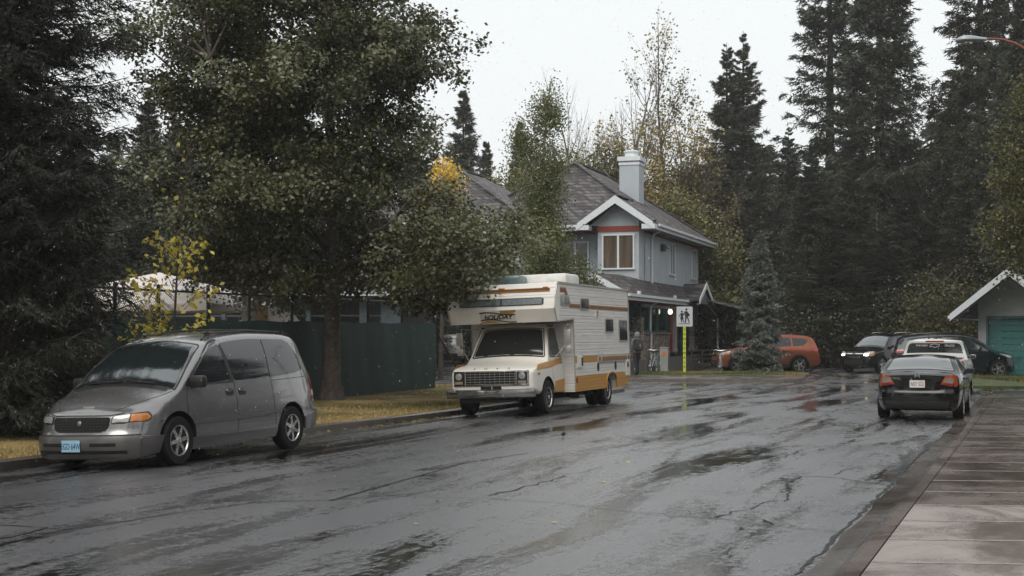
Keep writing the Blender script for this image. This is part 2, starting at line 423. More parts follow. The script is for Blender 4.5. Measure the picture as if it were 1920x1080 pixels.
# ---- silver minivan, parked at the left kerb
def build_minivan():
    root = empty('minivan', (-5.775, 18.91, 0), R(90-22.8), R(-1.8))
    root.location.z = -.028
    tag(root, 'silver grey minivan with roof rack and pale blue number plate parked at the left kerb', 'minivan')
    body_m = paint('silver_paint', (.25, .242, .243), .68, .24, damt=.3, dz=.6, coat=1.0)
    lower_m = paint('silver_lower', (.16, .15, .148), .5, .36, damt=.4, dz=.6)
    S = Shell(4.84,
              ([0, .12, .4, .9, 1.6, 3.2, 4.2, 4.6, 4.84], [.80, .86, .925, .955, .965, .965, .945, .90, .84]),
              ([.2, .35, .55, .75, .95, 1.08, 1.25, 1.45, 1.65, 1.8, 1.9], [.06, .02, .0, .004, .03, .05, .08, .125, .19, .265, .34]),
              ([0, .18, .45, .84, .97, 1.30, 1.70, 1.98, 2.45, 3.1, 3.8, 4.35, 4.62, 4.84], [.79, .87, .965, 1.075, 1.13, 1.38, 1.64, 1.745, 1.825, 1.86, 1.85, 1.80, 1.73, 1.60]),
              ([0, .3, .8, 1.0, 1.75, 2.3, 4.84], [.05, .075, .10, .10, .075, .05, .05]),
              ([0, .5, 4.3, 4.84], [.14, .17, .22, .30]),
              ([.12, .22, .34, .45, .48, .52, .62, .72, .80, 1.0], [.10, .03, .0, .02, .04, .06, .085, .12, .21, .25]),
              ([.2, .35, .5, .6, .68, .9, 1.1, 1.3, 1.5, 1.75], [.05, .0, -.01, .0, .05, .055, .10, .19, .27, .36]), pf=.42, pr=.14, Lf=1.0, Lr=.95, rc=.11)
    wr = .335; WX = {.95: wr, 3.87: wr}
    S.build(body_m, root, WX, .405)
    for x in WX:
        for sg in (-1, 1): wheel(root, x, sg*(S.W(x)-.105), wr, wr, .21, .205, sg, 'six', mat('van_alloy', (.55, .54, .52), .25, .8))
    for sg in (-1, 1):
        f = S.side(sg)
        # windows
        w1 = rpoly([(1.22, 1.10), (2.28, 1.115), (2.12, 1.69), (1.98, 1.67)], [.03, .03, .05, .12])
        w2 = rpoly([(2.38, 1.118), (3.30, 1.14), (3.30, 1.75), (2.18, 1.715)], [.02, .02, .03, .03])
        w3 = rpoly([(3.33, 1.14), (4.36, 1.20), (4.46, 1.32), (4.08, 1.70), (3.33, 1.75)], [.02, .05, .12, .12, .03])
        for wv in (w1, w2, w3):
            mb = MB(); panel(mb, wv, f, .007, .03, 14, 12); mb.build('side_window', M_GLASS, root, True)
        mb = MB()
        ribbon(mb, rpoly([(1.17, 1.085), (2.33, 1.10), (2.15, 1.715), (1.93, 1.69)], [.03, .03, .06, .12]), f, .028, .0045, 3, closed=True)
        mb.build('window_seal', M_BLACK, root, True)
        for a_, b_, w_ in (((2.3, 1.112), (2.13, 1.70), .11), ((3.315, 1.14), (3.315, 1.74), .03)):
            mb = MB(); ribbon(mb, [a_, b_], f, w_, .004); mb.build('pillar_trim', M_BLACK, root, True)
        mb = MB()
        ribbon(mb, [(1.22, 1.08), (1.16, .9), (1.17, .55), (1.27, .30)], f, .009, .002)
        ribbon(mb, [(2.345, 1.10), (2.36, .8), (2.38, .30)], f, .009, .002)
        ribbon(mb, [(3.34, 1.14), (3.35, .9), (3.36, .62), (3.4, .40)], f, .009, .002)
        ribbon(mb, [(1.27, .31), (3.42, .325)], f, .009, .002)
        ribbon(mb, [(3.36, 1.085), (4.5, 1.12)], f, .008, .002)
        ribbon(mb, [(.42, .62), (.56, .63)], f, .008, .002)
        mb.build('door_seam', M_SEAM, root, True)
        mb = MB(); panel(mb, [(1.28, .545), (3.46, .57), (3.46, .625), (1.28, .60)], f, .016, .02, 30, 3); mb.build('side_moulding', lower_m, root, True)
        mb = MB(); panel(mb, [(1.30, .235), (3.42, .235), (3.46, .36), (1.26, .36)], f, .006, .02, 24, 3); mb.build('sill_panel', lower_m, root, True)
        for hx in (2.20, 2.52):
            mb = MB(); panel(mb, rpoly([(hx-.1, .90), (hx+.1, .90), (hx+.1, 1.0), (hx-.1, 1.0)], .05), f, .004, .01, 8, 6)
            h_ = mb.build('door_handle', M_BLACK, root, True)
            q = MB(); panel(q, rpoly([(hx-.085, .955), (hx+.085, .955), (hx+.075, .995), (hx-.075, .995)], .02), f, .022, .016, 6, 4); q.build('handle_grip', M_CHROME, h_, True)
            h_['label'] = 'door handle with chrome edge'
        mirror_part(root, 1.34, sg*(S.W(1.3)+.035), 1.13, sg, M_BLACK, (.14, .26, .17))
        # head lamps wrap the nose
        def wrap(t, z, off, sg=sg):       # t: arc along the nose, 0 centre .. towards the wheel
            if t < .78: p = S.front(sg*t, z, off); return p
            x = (t-.78)*1.0; y = S.W(x)-S.ins(z); p = f(x, z, off*.5); return (p[0]-off*.5, p[1], p[2])
        mb = MB(); panel(mb, rpoly([(.48, .61), (.90, .625), (1.0, .69), (.88, .768), (.48, .72)], [.02, .05, .04, .05, .03]), wrap, .008, .02, 18, 8); hl = mb.build('headlight', M_BLACK, root, True)
        mb = MB(); panel(mb, rpoly([(.495, .625), (.70 if sg < 0 else .9, .632), (.70 if sg < 0 else .9, .742), (.50, .710)], .015), wrap, .014, .01, 10, 6); mb.build('clear_lens', M_LENS, hl, True)
        mb = MB(); panel(mb, rpoly([(.715 if sg < 0 else .91, .635), (.88 if sg < 0 else .93, .645), (.965, .69), (.87 if sg < 0 else .93, .745), (.715 if sg < 0 else .91, .740)], [.01, .04, .03, .04, .01]), wrap, .014, .01, 10, 6); mb.build('indicator_lens', M_AMBER, hl, True)
        mb = MB(); panel(mb, rpoly([(4.66, .72), (4.82, .72), (4.82, 1.12), (4.72, 1.12)], .02), f, .006, .02, 6, 8); mb.build('tail_light', M_RED, root, True)
        mb = MB(); mb.tube([(2.0, sg*.60, 1.72), (2.2, sg*.60, 1.81), (3.2, sg*.60, 1.855), (4.25, sg*.585, 1.825), (4.45, sg*.58, 1.76)], .012, 8)
        for x in (2.15, 3.1, 4.2): mb.box((x, sg*.60, 1.80+.02*(x > 3)), (.10, .03, .05))
        mb.build('roof_rail', M_BLACK, root, True)
    for x in (2.7, 3.5):
        mb = MB(); mb.tube([(x, -.60, 1.85), (x, -.3, 1.875), (x, .3, 1.875), (x, .60, 1.85)], .010, 8); mb.build('rack_crossbar', M_BLACK, root, True)
    mb = MB()
    panel(mb, rpoly([(.98, -.93), (1.80, -.86), (1.85, 0), (1.80, .86), (.98, .93)], [.02, .08, .3, .08, .02]), lambda x, s, o: S.topf(x, s, o), .006, .03, 20, 24)
    wsc = mb.build('windscreen', M_SCREEN, root, True)
    mb = MB(); ribbon(mb, rpoly([(.965, -.96), (1.825, -.90), (1.87, 0), (1.825, .90), (.965, .96)], [.02, .08, .3, .08, .02]), lambda x, s, o: S.topf(x, s, o), .028, .004, 6, closed=True); mb.build('seal', M_BLACK, wsc, True)
    mb = MB(); panel(mb, [(.88, -.86), (.99, -.86), (.99, .86), (.88, .86)], lambda x, s, o: S.topf(x, s, o), .004, .02, 4, 20); mb.build('cowl_panel', M_BLACK, root, True)
    for y0, y1 in ((-.62, .02), (.0, .60)):
        a = Vector(S.topf(.95, y0, .03)); b = Vector(S.topf(1.01, y1, .03)); c = Vector(S.topf(.96, y0, .04))
        mb = MB(); mb.tube([c, (a+b)/2+Vector((0, 0, .015)), b], .009, 6); mb.box((a+b)/2, (.02, (b-a).length*.9, .02)); mb.build('wiper', M_BLACK, root)
    mb = MB()
    panel(mb, rpoly([(-.38, .505), (.38, .505), (.45, .56), (.46, .70), (-.46, .70), (-.45, .56)], .04), S.front, .006, .03, 20, 8); gr = mb.build('grille', M_WELL, root, True)
    mb = MB()
    for z in (.55, .585, .62, .655): ribbon(mb, [(-.43, z), (.43, z)], S.front, .007, .012, 14)
    for k in range(-7, 8): ribbon(mb, [(k*.058, .515), (k*.058, .69)], S.front, .005, .011, 4)
    mb.build('grille_bar', M_BLACK, gr, True)
    x = S.front(0, .61, .02)[0]
    mb = MB(); mb.lathe([(.035, 0), (.033, -.008), (.003, -.012)], (x, 0, .62), 'X', 20); mb.build('emblem', M_CHROME, gr, True)
    mb = MB(); p = S.topf(.085, 0, .004); mb.box((p[0], 0, p[2]-.005), (.05, .17, .012), Matrix.Rotation(R(-28), 3, 'Y'), 0, .004); mb.build('hood_badge', M_LENS, root)
    mb = MB()
    for sg in (-1, 1): ribbon(mb, [(.02, sg*.56), (.15, sg*.66), (.45, sg*.80), (.92, sg*.95)], lambda x, s, o: S.topf(x, s, o), .010, .002, 8)
    ribbon(mb, [(-.62, .752), (-.45, .722), (0, .722), (.45, .722), (.62, .752)], S.front, .012, .002, 6)
    mb.build('hood_seam', M_SEAM, root, True)
    mb = MB()
    panel(mb, rpoly([(-.82, .15), (.82, .15), (.86, .43), (.80, .455), (-.80, .455), (-.86, .43)], .03), S.front, .022, .04, 26, 8)
    for sg in (-1, 1): panel(mb, rpoly([(0.0, .16), (.5, .19), (.55, .44), (.0, .45)], .02), S.side(sg), .018, .04, 12, 8)
    bu = mb.build('bumper', lower_m, root, True)
    mb = MB(); ribbon(mb, [(-.72, .24), (.72, .24)], S.front, .045, .026, 14); ribbon(mb, [(-.6, .34), (-.22, .34)], S.front, .045, .026, 8); ribbon(mb, [(.22, .34), (.6, .34)], S.front, .045, .026, 8)
    mb.build('bumper_slot', M_WELL, bu, True)
    mb = MB(); ribbon(mb, [(-.85, .465), (.85, .465)], S.front, .012, .012, 16); mb.build('bumper_gap', M_SEAM, bu, True)
    mb = MB(); panel(mb, rpoly([(-.8, .3), (.8, .3), (.84, .6), (-.84, .6)], .04), S.rear, .05, .08, 20, 6)
    for sg in (-1, 1): panel(mb, rpoly([(4.32, .3), (4.84, .3), (4.84, .56), (4.27, .52)], .03), S.side(sg), .022, .04, 10, 6)
    mb.build('rear_bumper', lower_m, root, True)
    mb = MB(); panel(mb, rpoly([(-.62, 1.15), (.62, 1.15), (.55, 1.52), (-.55, 1.52)], .06), S.rear, .008, .02, 16, 8); mb.build('rear_window', M_GLASS, root, True)
    pl = plate_part(root, S.front, .08, .325, .305, .155, -1, 'EGD 64W', mat('plate_blue', (.34, .56, .66), .4), mat('plate_ink', (.02, .08, .22), .5), sx=.64)
    pl.location.x -= .02; pl['label'] = 'pale blue number plate reading EGD 64W'
    return root
def heading(deg): return R(90-deg)          # local +x (towards the tail) points this many degrees right of straight ahead

def make_car(c):
    """cars, wagons and the pickup from one table of measures"""
    root = empty(c['name'], (*c['loc'], c.get('z', 0)), heading(c['head'])); tag(root, c['label'], c['cat'])
    S = Shell(*c['shell'], **c['kw'])
    m = c['paint']; wr = c['wr']; WX = {x: wr for x in c['wheels']}
    S.build(m, root, WX, c['ra'], 72)
    for x in WX:
        for sg in (-1, 1): wheel(root, x, sg*(S.W(x)-.11), wr, wr, .22, c['rimr'], sg, c['wstyle'], c.get('rim'))
    trim = c.get('trim', M_BLACK)
    for sg in (-1, 1):
        f = S.side(sg)
        for wv, rr in c['side_windows']:
            mb = MB(); panel(mb, rpoly(wv, rr), f, .007, .03, 12, 10); mb.build('side_window', c.get('glass', M_GLASS), root, True)
        if c.get('seal'):
            mb = MB(); ribbon(mb, rpoly(*c['seal']), f, .03, .0045, 3, closed=True); mb.build('window_seal', c.get('seal_m', M_BLACK), root, True)
        mb = MB()
        for s_ in c['seams']: ribbon(mb, s_, f, .010, .002, 4)
        mb.build('door_seam', M_SEAM, root, True)
        for hx, hz in c['handles']:
            mb = MB(); panel(mb, rpoly([(hx-.1, hz-.018), (hx+.1, hz-.018), (hx+.1, hz+.018), (hx-.1, hz+.018)], .015), f, .03, .03, 6, 4); mb.build('door_handle', c.get('handle_m', m), root, True)
        if 'mirror' in c:
            x, z = c['mirror']; mirror_part(root, x, sg*(S.W(x)+.03), z, sg, c.get('mirror_m', m), (.11, .17, .13))
        for nm, pts, rr, mt in c.get('side_parts', []):
            mb = MB(); panel(mb, rpoly(pts, rr), f, .007, .02, 12, 8); mb.build(nm, mt, root, True)
        for xw in WX:
            if c.get('cladding'):
                mb = MB(); arc = [(xw+math.cos(a)*(c['ra']+.03), wr+math.sin(a)*(c['ra']+.03)) for a in [R(-12+i*12) for i in range(18)]]
                ribbon(mb, arc, f, .065, .012, 1); mb.build('arch_trim', c['cladding'], root, True)
        if 'rail' in c:
            x0, x1, yy, zz = c['rail']
            mb = MB(); mb.tube([(x0, sg*yy, zz-.05), (x0+.12, sg*yy, zz), ((x0+x1)/2, sg*yy, zz+.015), (x1-.12, sg*yy, zz-.02), (x1, sg*yy, zz-.07)], .016, 8); mb.build('roof_rail', c.get('rail_m', M_BLACK), root, True)
    if 'screen' in c:
        a, b, bow = c['screen']
        mb = MB(); panel(mb, rpoly([(a, -.88), (b, -.86), (b+bow, 0), (b, .86), (a, .88)], [.02, .08, .3, .08, .02]), S.topf, .006, .03, 14, 18); mb.build('windscreen', c.get('screen_m', M_SCREEN), root, True)
    if 'backlight' in c:
        a, b, bow = c['backlight']
        mb = MB(); panel(mb, rpoly([(a, -.84), (b, -.86), (b, .86), (a, .84), (a+bow, 0)], [.08, .05, .05, .08, .3]), S.topf, .006, .03, 14, 18); bl = mb.build('rear_window', M_SCREEN, root, True)
        mb = MB(); ribbon(mb, rpoly([(a-.015, -.87), (b+.015, -.89), (b+.015, .89), (a-.015, .87)], .06), S.topf, .02, .004, 6, closed=True); mb.build('seal', M_BLACK, bl, True)
    for where in ('front', 'rear'):
        f = getattr(S, where)
        for nm, pts, rr, off, mt in c.get(where+'_parts', []):
            mb = MB(); panel(mb, rpoly(pts, rr), f, off, .03, 14, 8); mb.build(nm, mt, root, True)
        if where+'_lamps' in c:
            for sg in (-1, 1):
                hl = None
                for nm, pts, rr, off, mt in c[where+'_lamps']:
                    def g(y, z, o, sg=sg):
                        lim = S.W(0 if where == 'front' else S.L)-S.ins(z)-.01
                        if y < lim: return f(sg*y, z, o)
                        x = (y-lim) if where == 'front' else S.L-(y-lim)
                        p = S.side(sg)(x, z, o*.6); return p
                    mb = MB(); panel(mb, rpoly(pts, rr), g, off, .02, 14, 7); o_ = mb.build(nm, mt, hl or root, True)
                    if hl is None: hl = o_
    if 'seams_top' in c:
        mb = MB()
        for s_ in c['seams_top']: ribbon(mb, s_, S.topf, .01, .002, 6)
        mb.build('panel_seam', M_SEAM, root, True)
    if 'seams_rear' in c:
        mb = MB()
        for s_ in c['seams_rear']: ribbon(mb, s_, S.rear, .01, .002, 6)
        mb.build('tail_seam', M_SEAM, root, True)
    return root, S

SH = dict(inset=([.2, .4, .6, .8, .95, 1.05, 1.2, 1.45, 1.7, 1.85], [.07, .01, 0, .01, .03, .06, .12, .23, .33, .40]))
def build_cars():
    black = paint('black_paint', (.004, .0038, .0038), 0, .10, damt=.0, coat=.0); black.node_tree.nodes['Principled BSDF'].inputs['Specular IOR Level'].default_value = .55
    red = paint('copper_paint', (.26, .068, .028), .5, .3, damt=.5)
    teal = paint('dark_teal_paint', (.008, .017, .020), .3, .14, damt=.1, coat=.2)
    blk2 = paint('charcoal_paint', (.006, .006, .007), .1, .12, damt=.0, coat=.1)
    white = paint('white_body_paint', (.62, .62, .60), 0, .3, damt=.6)
    grey = mat('dark_clad', (.022, .021, .021), .6)
    # sedan seen from behind
    sed = dict(name='sedan', cat='sedan', label='black four-door sedan seen from behind with orange edged tail lights parked at the right kerb',
        loc=(9.93, 33.55), head=180+20.5, paint=black, wr=.315, wheels=(.85, 3.50), ra=.37, rimr=.205, wstyle='ten',
        shell=(4.5, ([0, .2, .6, 2.2, 3.6, 4.1, 4.5], [.66, .80, .865, .878, .87, .82, .72]),
               ([.2, .4, .6, .8, .92, 1.0, 1.15, 1.3, 1.42], [.06, .01, 0, .01, .035, .065, .15, .24, .32]),
               ([0, .3, .95, 1.15, 1.9, 2.2, 2.7, 3.2, 3.85, 4.0, 4.35, 4.5], [.62, .74, .90, .95, 1.28, 1.335, 1.345, 1.29, 1.04, 1.005, .99, .94]),
               ([0, .5, 1.2, 1.9, 2.5, 3.3, 3.9, 4.5], [.06, .08, .08, .06, .045, .05, .05, .03]),
               ([0, .5, 4.0, 4.5], [.2, .17, .18, .26]),
               ([.15, .35, .5, .7, .9], [.08, 0, .01, .10, .22]),
               ([.2, .35, .5, .60, .64, .8, .92, 1.0], [.10, .02, 0, .01, .05, .05, .02, .03])), kw=dict(pf=.3, pr=.22, Lf=.8, Lr=.7, rc=.07),
        side_windows=[([(1.45, .93), (2.40, .95), (2.38, 1.27), (2.05, 1.27)], [.02, .03, .03, .1]), ([(2.47, .95), (3.55, .98), (3.28, 1.23), (2.45, 1.27)], [.03, .05, .1, .03])],
        seams=[[(1.35, .90), (1.3, .6), (1.35, .25)], [(2.43, .93), (2.42, .25)], [(3.5, .96), (3.4, .8), (3.15, .55)]], handles=[(2.22, .82), (3.22, .85)],
        mirror=(1.5, .97), screen=(1.17, 1.93, .05), backlight=(3.14, 3.82, .05),
        rear_lamps=[('tail_light', [(.46, .74), (.76, .70), (.98, .72), (.96, .90), (.76, .96), (.56, .93)], [.02, .02, .04, .04, .03, .03], .008, mat('red_amber_lens', (.55, .10, .015), .15, coat=.8)),
                    ('reversing_lens', [(.50, .80), (.72, .77), (.70, .885), (.58, .885)], .02, .013, M_LENS),
                    ('reflector_lens', [(.47, .745), (.74, .72), (.73, .755), (.5, .785)], .01, .013, M_RED)],
        rear_parts=[('licence_recess', [(-.28, .66), (.28, .66), (.3, .86), (-.3, .86)], .03, .002, M_WELL), ('lower_valance', [(-.6, .24), (.6, .24), (.64, .40), (-.64, .40)], .03, .006, grey)],
        seams_rear=[[(-.7, .66), (-.45, .63), (0, .62), (.45, .63), (.7, .66)], [(-.78, .50), (.78, .50)]], front_lamps=[('headlight', [(.4, .6), (.85, .6), (.9, .68), (.5, .68)], .03, .006, M_LENS)])
    r, S = make_car(sed)
    pl = plate_part(r, S.rear, 0, .755, .305, .152, 1, 'NSY 522', mat('plate_white', (.72, .72, .70), .4), mat('plate_red', (.35, .03, .03), .5), sx=.64)
    pl['label'] = 'white number plate with red characters'
    x = S.rear(0, .92, .012)[0]
    mb = MB(); mb.bar((x, -.045, .885), (x, -.04, .965), .01, .014); mb.bar((x, .045, .885), (x, .04, .965), .01, .014); mb.bar((x, -.045, .922), (x, .045, .922), .01, .014)
    mb.build('emblem', M_CHROME, r)
    text_part('badge', 'CIVIC', .07, M_CHROME, r, (S.rear(-.42, .87, .01)[0], -.44, .865), (R(90), 0, R(90-12)), .003, sx=1.3)
    # pickup ahead of it
    zc = mat('bed_liner', (.02, .02, .02), .7)
    pk = dict(name='pickup_truck', cat='pickup', label='white pickup truck with lettered rear window parked ahead of the black sedan',
        loc=(13.15, 43.5), head=180+20.5, paint=white, wr=.37, wheels=(.95, 4.0), ra=.44, rimr=.215, wstyle='six',
        shell=(5.15, ([0, .2, .6, 2.8, 4.8, 5.15], [.78, .88, .93, .945, .94, .925]),
               ([.3, .5, .8, .95, 1.05, 1.25, 1.45, 1.65], [.05, .0, 0, .012, .04, .10, .17, .26]),
               ([0, .2, 1.2, 1.35, 2.0, 2.3, 2.9, 3.04, 3.10, 3.14, 5.15], [.92, .99, 1.06, 1.1, 1.55, 1.62, 1.635, 1.60, 1.3, 1.10, 1.10]),
               ([0, .5, 1.3, 2.0, 3.0, 3.12, 5.15], [.05, .08, .08, .05, .04, .02, .01]),
               ([0, .5, 5.15], [.35, .32, .42]), ([.3, .5, .9, 1.0], [0, 0, .03, .08]), ([.3, .5, .9, 1.1], [0, 0, 0, .01])), kw=dict(pf=.15, pr=.02, Lf=.6, Lr=.3, rc=.07),
        side_windows=[([(1.6, 1.09), (2.9, 1.09), (2.85, 1.50), (2.15, 1.52)], [.02, .04, .06, .1])],
        seams=[[(1.5, 1.05), (1.48, .45), (2.95, .45), (2.97, 1.05)], [(3.12, 1.08), (3.12, .45)]], handles=[(2.8, .95)], mirror=(1.6, 1.12), screen=(1.38, 2.05, .05),
        side_parts=[('tail_light', [(5.0, .76), (5.14, .76), (5.14, 1.05), (5.0, 1.05)], .02, M_RED)],
        rear_lamps=[('tail_light', [(.78, .76), (.915, .76), (.915, 1.05), (.78, 1.05)], .02, .012, M_RED)],
        rear_parts=[('tailgate', [(-.76, .62), (.76, .62), (.76, 1.06), (-.76, 1.06)], .03, .012, white), ('bumper', [(-.9, .42), (.9, .42), (.9, .58), (-.9, .58)], .02, .08, M_CHROME)])
    r, S = make_car(pk)
    # rear glass of the cab
    mb = MB(); xg = 3.105
    mb.prism(rpoly([(-.80, 1.14), (.80, 1.14), (.70, 1.52), (-.70, 1.52)], [.05, .05, .10, .10]), 'x', xg-.05, xg+.012); gl = mb.build('rear_window', M_GLASS, r)
    mb = MB(); mb.prism(rpoly([(-.87, 1.08), (.87, 1.08), (.755, 1.575), (-.755, 1.575)], [.02, .02, .09, .09]), 'x', 2.95, xg-.003); mb.build('cab_back', white, r)
    wt = mat('decal_white', (.75, .75, .75), .5)
    text_part('decal', 'THE NEW', .075, wt, gl, (xg+.016, -.36, 1.45), (R(90), 0, R(90)), .001, sx=1.0, shear=.2)
    text_part('decal', 'TRUCKS', .075, wt, gl, (xg+.016, .40, 1.45), (R(90), 0, R(90)), .001, sx=1.0, shear=.2)
    q = [(-.14, -.03), (-.11, .03), (-.05, .03), (-.05, .045), (.05, .045), (.05, .03), (.14, .03), (.11, -.03), (.05, -.03), (.05, -.045), (-.05, -.045), (-.05, -.03)]
    mb = MB()
    for a, b in zip(q, q[1:]+q[:1]): mb.bar((xg+.016, a[0], 1.45+a[1]), (xg+.016, b[0], 1.45+b[1]), .002, .010)
    mb.build('emblem_outline', wt, gl)
    mb = MB(); mb.box((3.09, 0, 1.575), (.05, .50, .045), None, 0, .01); mb.build('brake_light', M_RED, r)
    mb = MB(); mb.box((4.12, 0, 1.112), (1.9, 1.6, .01)); mb.build('bed_floor', zc, r)
    for yy in (-.2, .02):
        mb = MB(); mb.tube([(2.6, yy, 1.62), (2.62, yy, 1.80)], .006, 6); mb.box((2.6, yy, 1.64), (.05, .04, .03)); mb.build('aerial', M_BLACK, r)
    # copper red SUV
    wag = lambda L, H, belt: None
    es = dict(name='suv', cat='suv', label='copper red SUV parked broadside behind the small blue spruce', loc=(9.18, 65.0), head=86, paint=red, wr=.365, wheels=(.92, 3.76), ra=.43, rimr=.245, wstyle='five',
        shell=(4.82, ([0, .2, .6, 2.2, 4.2, 4.82], [.74, .86, .935, .96, .95, .86]),
               ([.2, .4, .6, .9, 1.08, 1.2, 1.4, 1.6, 1.8], [.07, .01, 0, .01, .045, .10, .18, .26, .36]),
               ([0, .2, .5, 1.15, 1.35, 1.75, 2.15, 2.7, 3.6, 4.3, 4.6, 4.82], [.88, .97, 1.04, 1.16, 1.25, 1.52, 1.72, 1.78, 1.765, 1.69, 1.64, 1.58]),
               ([0, .5, 1.3, 2.0, 3, 4.82], [.06, .1, .1, .06, .05, .05]), ([0, .5, 4.3, 4.82], [.28, .25, .26, .36]),
               ([.2, .4, .6, .9, 1.0], [.08, 0, .02, .10, .2]), ([.3, .5, .7, .9, 1.1, 1.35, 1.6], [.06, 0, 0, .05, .1, .22, .33])), kw=dict(pf=.3, pr=.15, Lf=.8, Lr=.85, rc=.09),
        side_windows=[([(1.72, 1.16), (2.5, 1.18), (2.48, 1.60), (2.2, 1.60)], [.02, .02, .03, .12]), ([(2.57, 1.18), (3.42, 1.21), (3.38, 1.60), (2.56, 1.61)], [.02, .03, .05, .03]), ([(3.5, 1.215), (4.02, 1.26), (4.25, 1.50), (3.9, 1.56), (3.46, 1.59)], [.03, .05, .06, .06, .03])],
        seams=[[(1.62, 1.1), (1.56, .7), (1.6, .32)], [(2.53, 1.15), (2.53, .32)], [(3.4, 1.17), (3.42, .9), (3.25, .5)]], handles=[(2.32, 1.0), (3.26, 1.03)], mirror=(1.75, 1.2), cladding=grey,
        side_parts=[('sill_cladding', [(1.4, .27), (3.3, .27), (3.27, .42), (1.43, .42)], .01, grey), ('tail_light', [(4.48, 1.0), (4.82, 1.0), (4.82, 1.14), (4.42, 1.16)], .03, M_RED)],
        screen=(1.38, 2.12, .05), rail=(2.35, 4.2, .58, 1.85),
        front_lamps=[('headlight', [(.42, .84), (.80, .82), (1.32, .95), (1.36, 1.0), (.9, .955), (.5, .90)], [.02]*6, .01, M_LENS)],
        front_parts=[('grille', [(-.4, .74), (.4, .74), (.44, .86), (-.44, .86)], .03, .008, M_WELL), ('lower_grille', [(-.55, .35), (.55, .35), (.6, .58), (-.6, .58)], .04, .008, M_WELL), ('front_cladding', [(-.7, .26), (.7, .26), (.72, .34), (-.72, .34)], .02, .012, grey)],
        rear_parts=[('rear_window', [(-.66, 1.2), (.66, 1.2), (.56, 1.52), (-.56, 1.52)], .05, .008, M_GLASS), ('bumper_cladding', [(-.8, .4), (.8, .4), (.8, .62), (-.8, .62)], .03, .015, grey)], rear_lamps=[('tail_lens', [(.6, 1.0), (.84, 1.0), (.84, 1.13), (.66, 1.13)], .02, .01, M_RED)])
    make_car(es)
    # black SUV with lit lamps
    lit, t, b = new_mat('lit_lamp'); setp(b, rough=.15); b.inputs['Base Color'].default_value = (.8, .75, .6, 1); b.inputs['Emission Color'].default_value = (1, .83, .55, 1); b.inputs['Emission Strength'].default_value = 5
    eq = dict(es); eq.update(name='suv', label='black SUV with its headlights on standing beyond the parked sedan', loc=(15.45, 64.4), head=46, paint=blk2, rim=None, wstyle='five', rail_m=M_CHROME, rail=(2.5, 4.3, .60, 1.83), cladding=None,
        handle_m=blk2, front_lamps=[('headlight', [(.46, .78), (.80, .76), (.98, .80), (.96, .98), (.80, .99), (.5, .96)], .03, .01, M_LENS), ('lit_lens', [(.49, .79), (.68, .78), (.68, .87), (.49, .88)], .03, .016, lit), ('indicator_lens', [(.82, .79), (.97, .81), (.95, .97), (.84, .97)], .02, .016, M_AMBER)],
        front_parts=[('grille', [(-.45, .76), (.45, .76), (.47, .98), (-.47, .98)], .03, .008, M_WELL), ('chrome_bar', [(-.47, .86), (.47, .86), (.47, .905), (-.47, .905)], .01, .02, M_CHROME), ('lower_grille', [(-.5, .38), (.5, .38), (.5, .56), (-.5, .56)], .03, .008, M_WELL)],
        side_parts=[('tail_light', [(4.55, .95), (4.82, .95), (4.82, 1.2), (4.6, 1.2)], .03, M_RED)])
    r, S = make_car(eq)
    mb = MB(); mb.prism([(-.09, .86), (-.05, .885), (-.05, .91), (.05, .91), (.05, .885), (.09, .885), (.07, .86), (.05, .86), (.05, .84), (-.05, .84), (-.05, .86)], 'x', S.front(0, .88, .04)[0], S.front(0, .88, .02)[0]); mb.build('emblem', mat('gold', (.5, .3, .05), .3, .6), r)
    # dark teal crossover pointing right
    cx = dict(es); cx.update(name='suv', label='dark teal crossover parked broadside in front of the garage door', loc=(20.38, 57.9), head=-80, paint=teal, rim=None, rail=(2.2, 4.0, .6, 1.80), rail_m=teal, cladding=None, handle_m=teal, wstyle='five', mirror_m=teal)
    sh = list(es['shell']); sh[3] = ([0, .12, .3, .78, .95, 1.35, 1.75, 2.3, 3.3, 4.2, 4.6, 4.82], [.92, 1.0, 1.05, 1.13, 1.24, 1.54, 1.74, 1.80, 1.79, 1.70, 1.64, 1.58]); cx['shell'] = tuple(sh)
    cx.update(wheels=(.70, 3.6), screen=(1.0, 1.7, .05), side_windows=[([(1.32, 1.16), (2.2, 1.18), (2.18, 1.62), (1.82, 1.62)], [.02, .02, .03, .12]), ([(2.27, 1.18), (3.12, 1.21), (3.08, 1.61), (2.26, 1.63)], [.02, .03, .05, .03]), ([(3.2, 1.215), (3.9, 1.26), (4.2, 1.48), (3.8, 1.57), (3.17, 1.60)], [.03, .05, .06, .06, .03])], seams=[[(1.22, 1.1), (1.16, .7), (1.2, .32)], [(2.23, 1.15), (2.23, .32)], [(3.2, 1.17), (3.2, .9), (3.05, .5)]], handles=[(2.02, 1.0), (3.0, 1.03)], mirror=(1.4, 1.2), glass=M_SCREEN)
    r, S = make_car(cx)
    # white wagon far left, seen from behind past the fence end
    ww = dict(es); ww.update(name='suv', label='white SUV seen from behind between the green fence and the motorhome', loc=(-3.95, 88.0), head=180-3, paint=white, cladding=None,
        side_parts=[('tail_light', [(4.5, .85), (4.82, .85), (4.82, 1.2), (4.55, 1.2)], .03, M_RED)],
        rear_lamps=[('tail_lens', [(.64, .85), (.85, .85), (.85, 1.15), (.68, 1.15)], .02, .012, M_RED)])
    ww.pop('rail'); r, S = make_car(ww)
    plate_part(r, S.rear, 0, .8, .305, .152, 1, 'KLB 409', mat('plate_white', (.72, .72, .70), .4), mat('plate_red', (.35, .03, .03), .5), sx=.64)
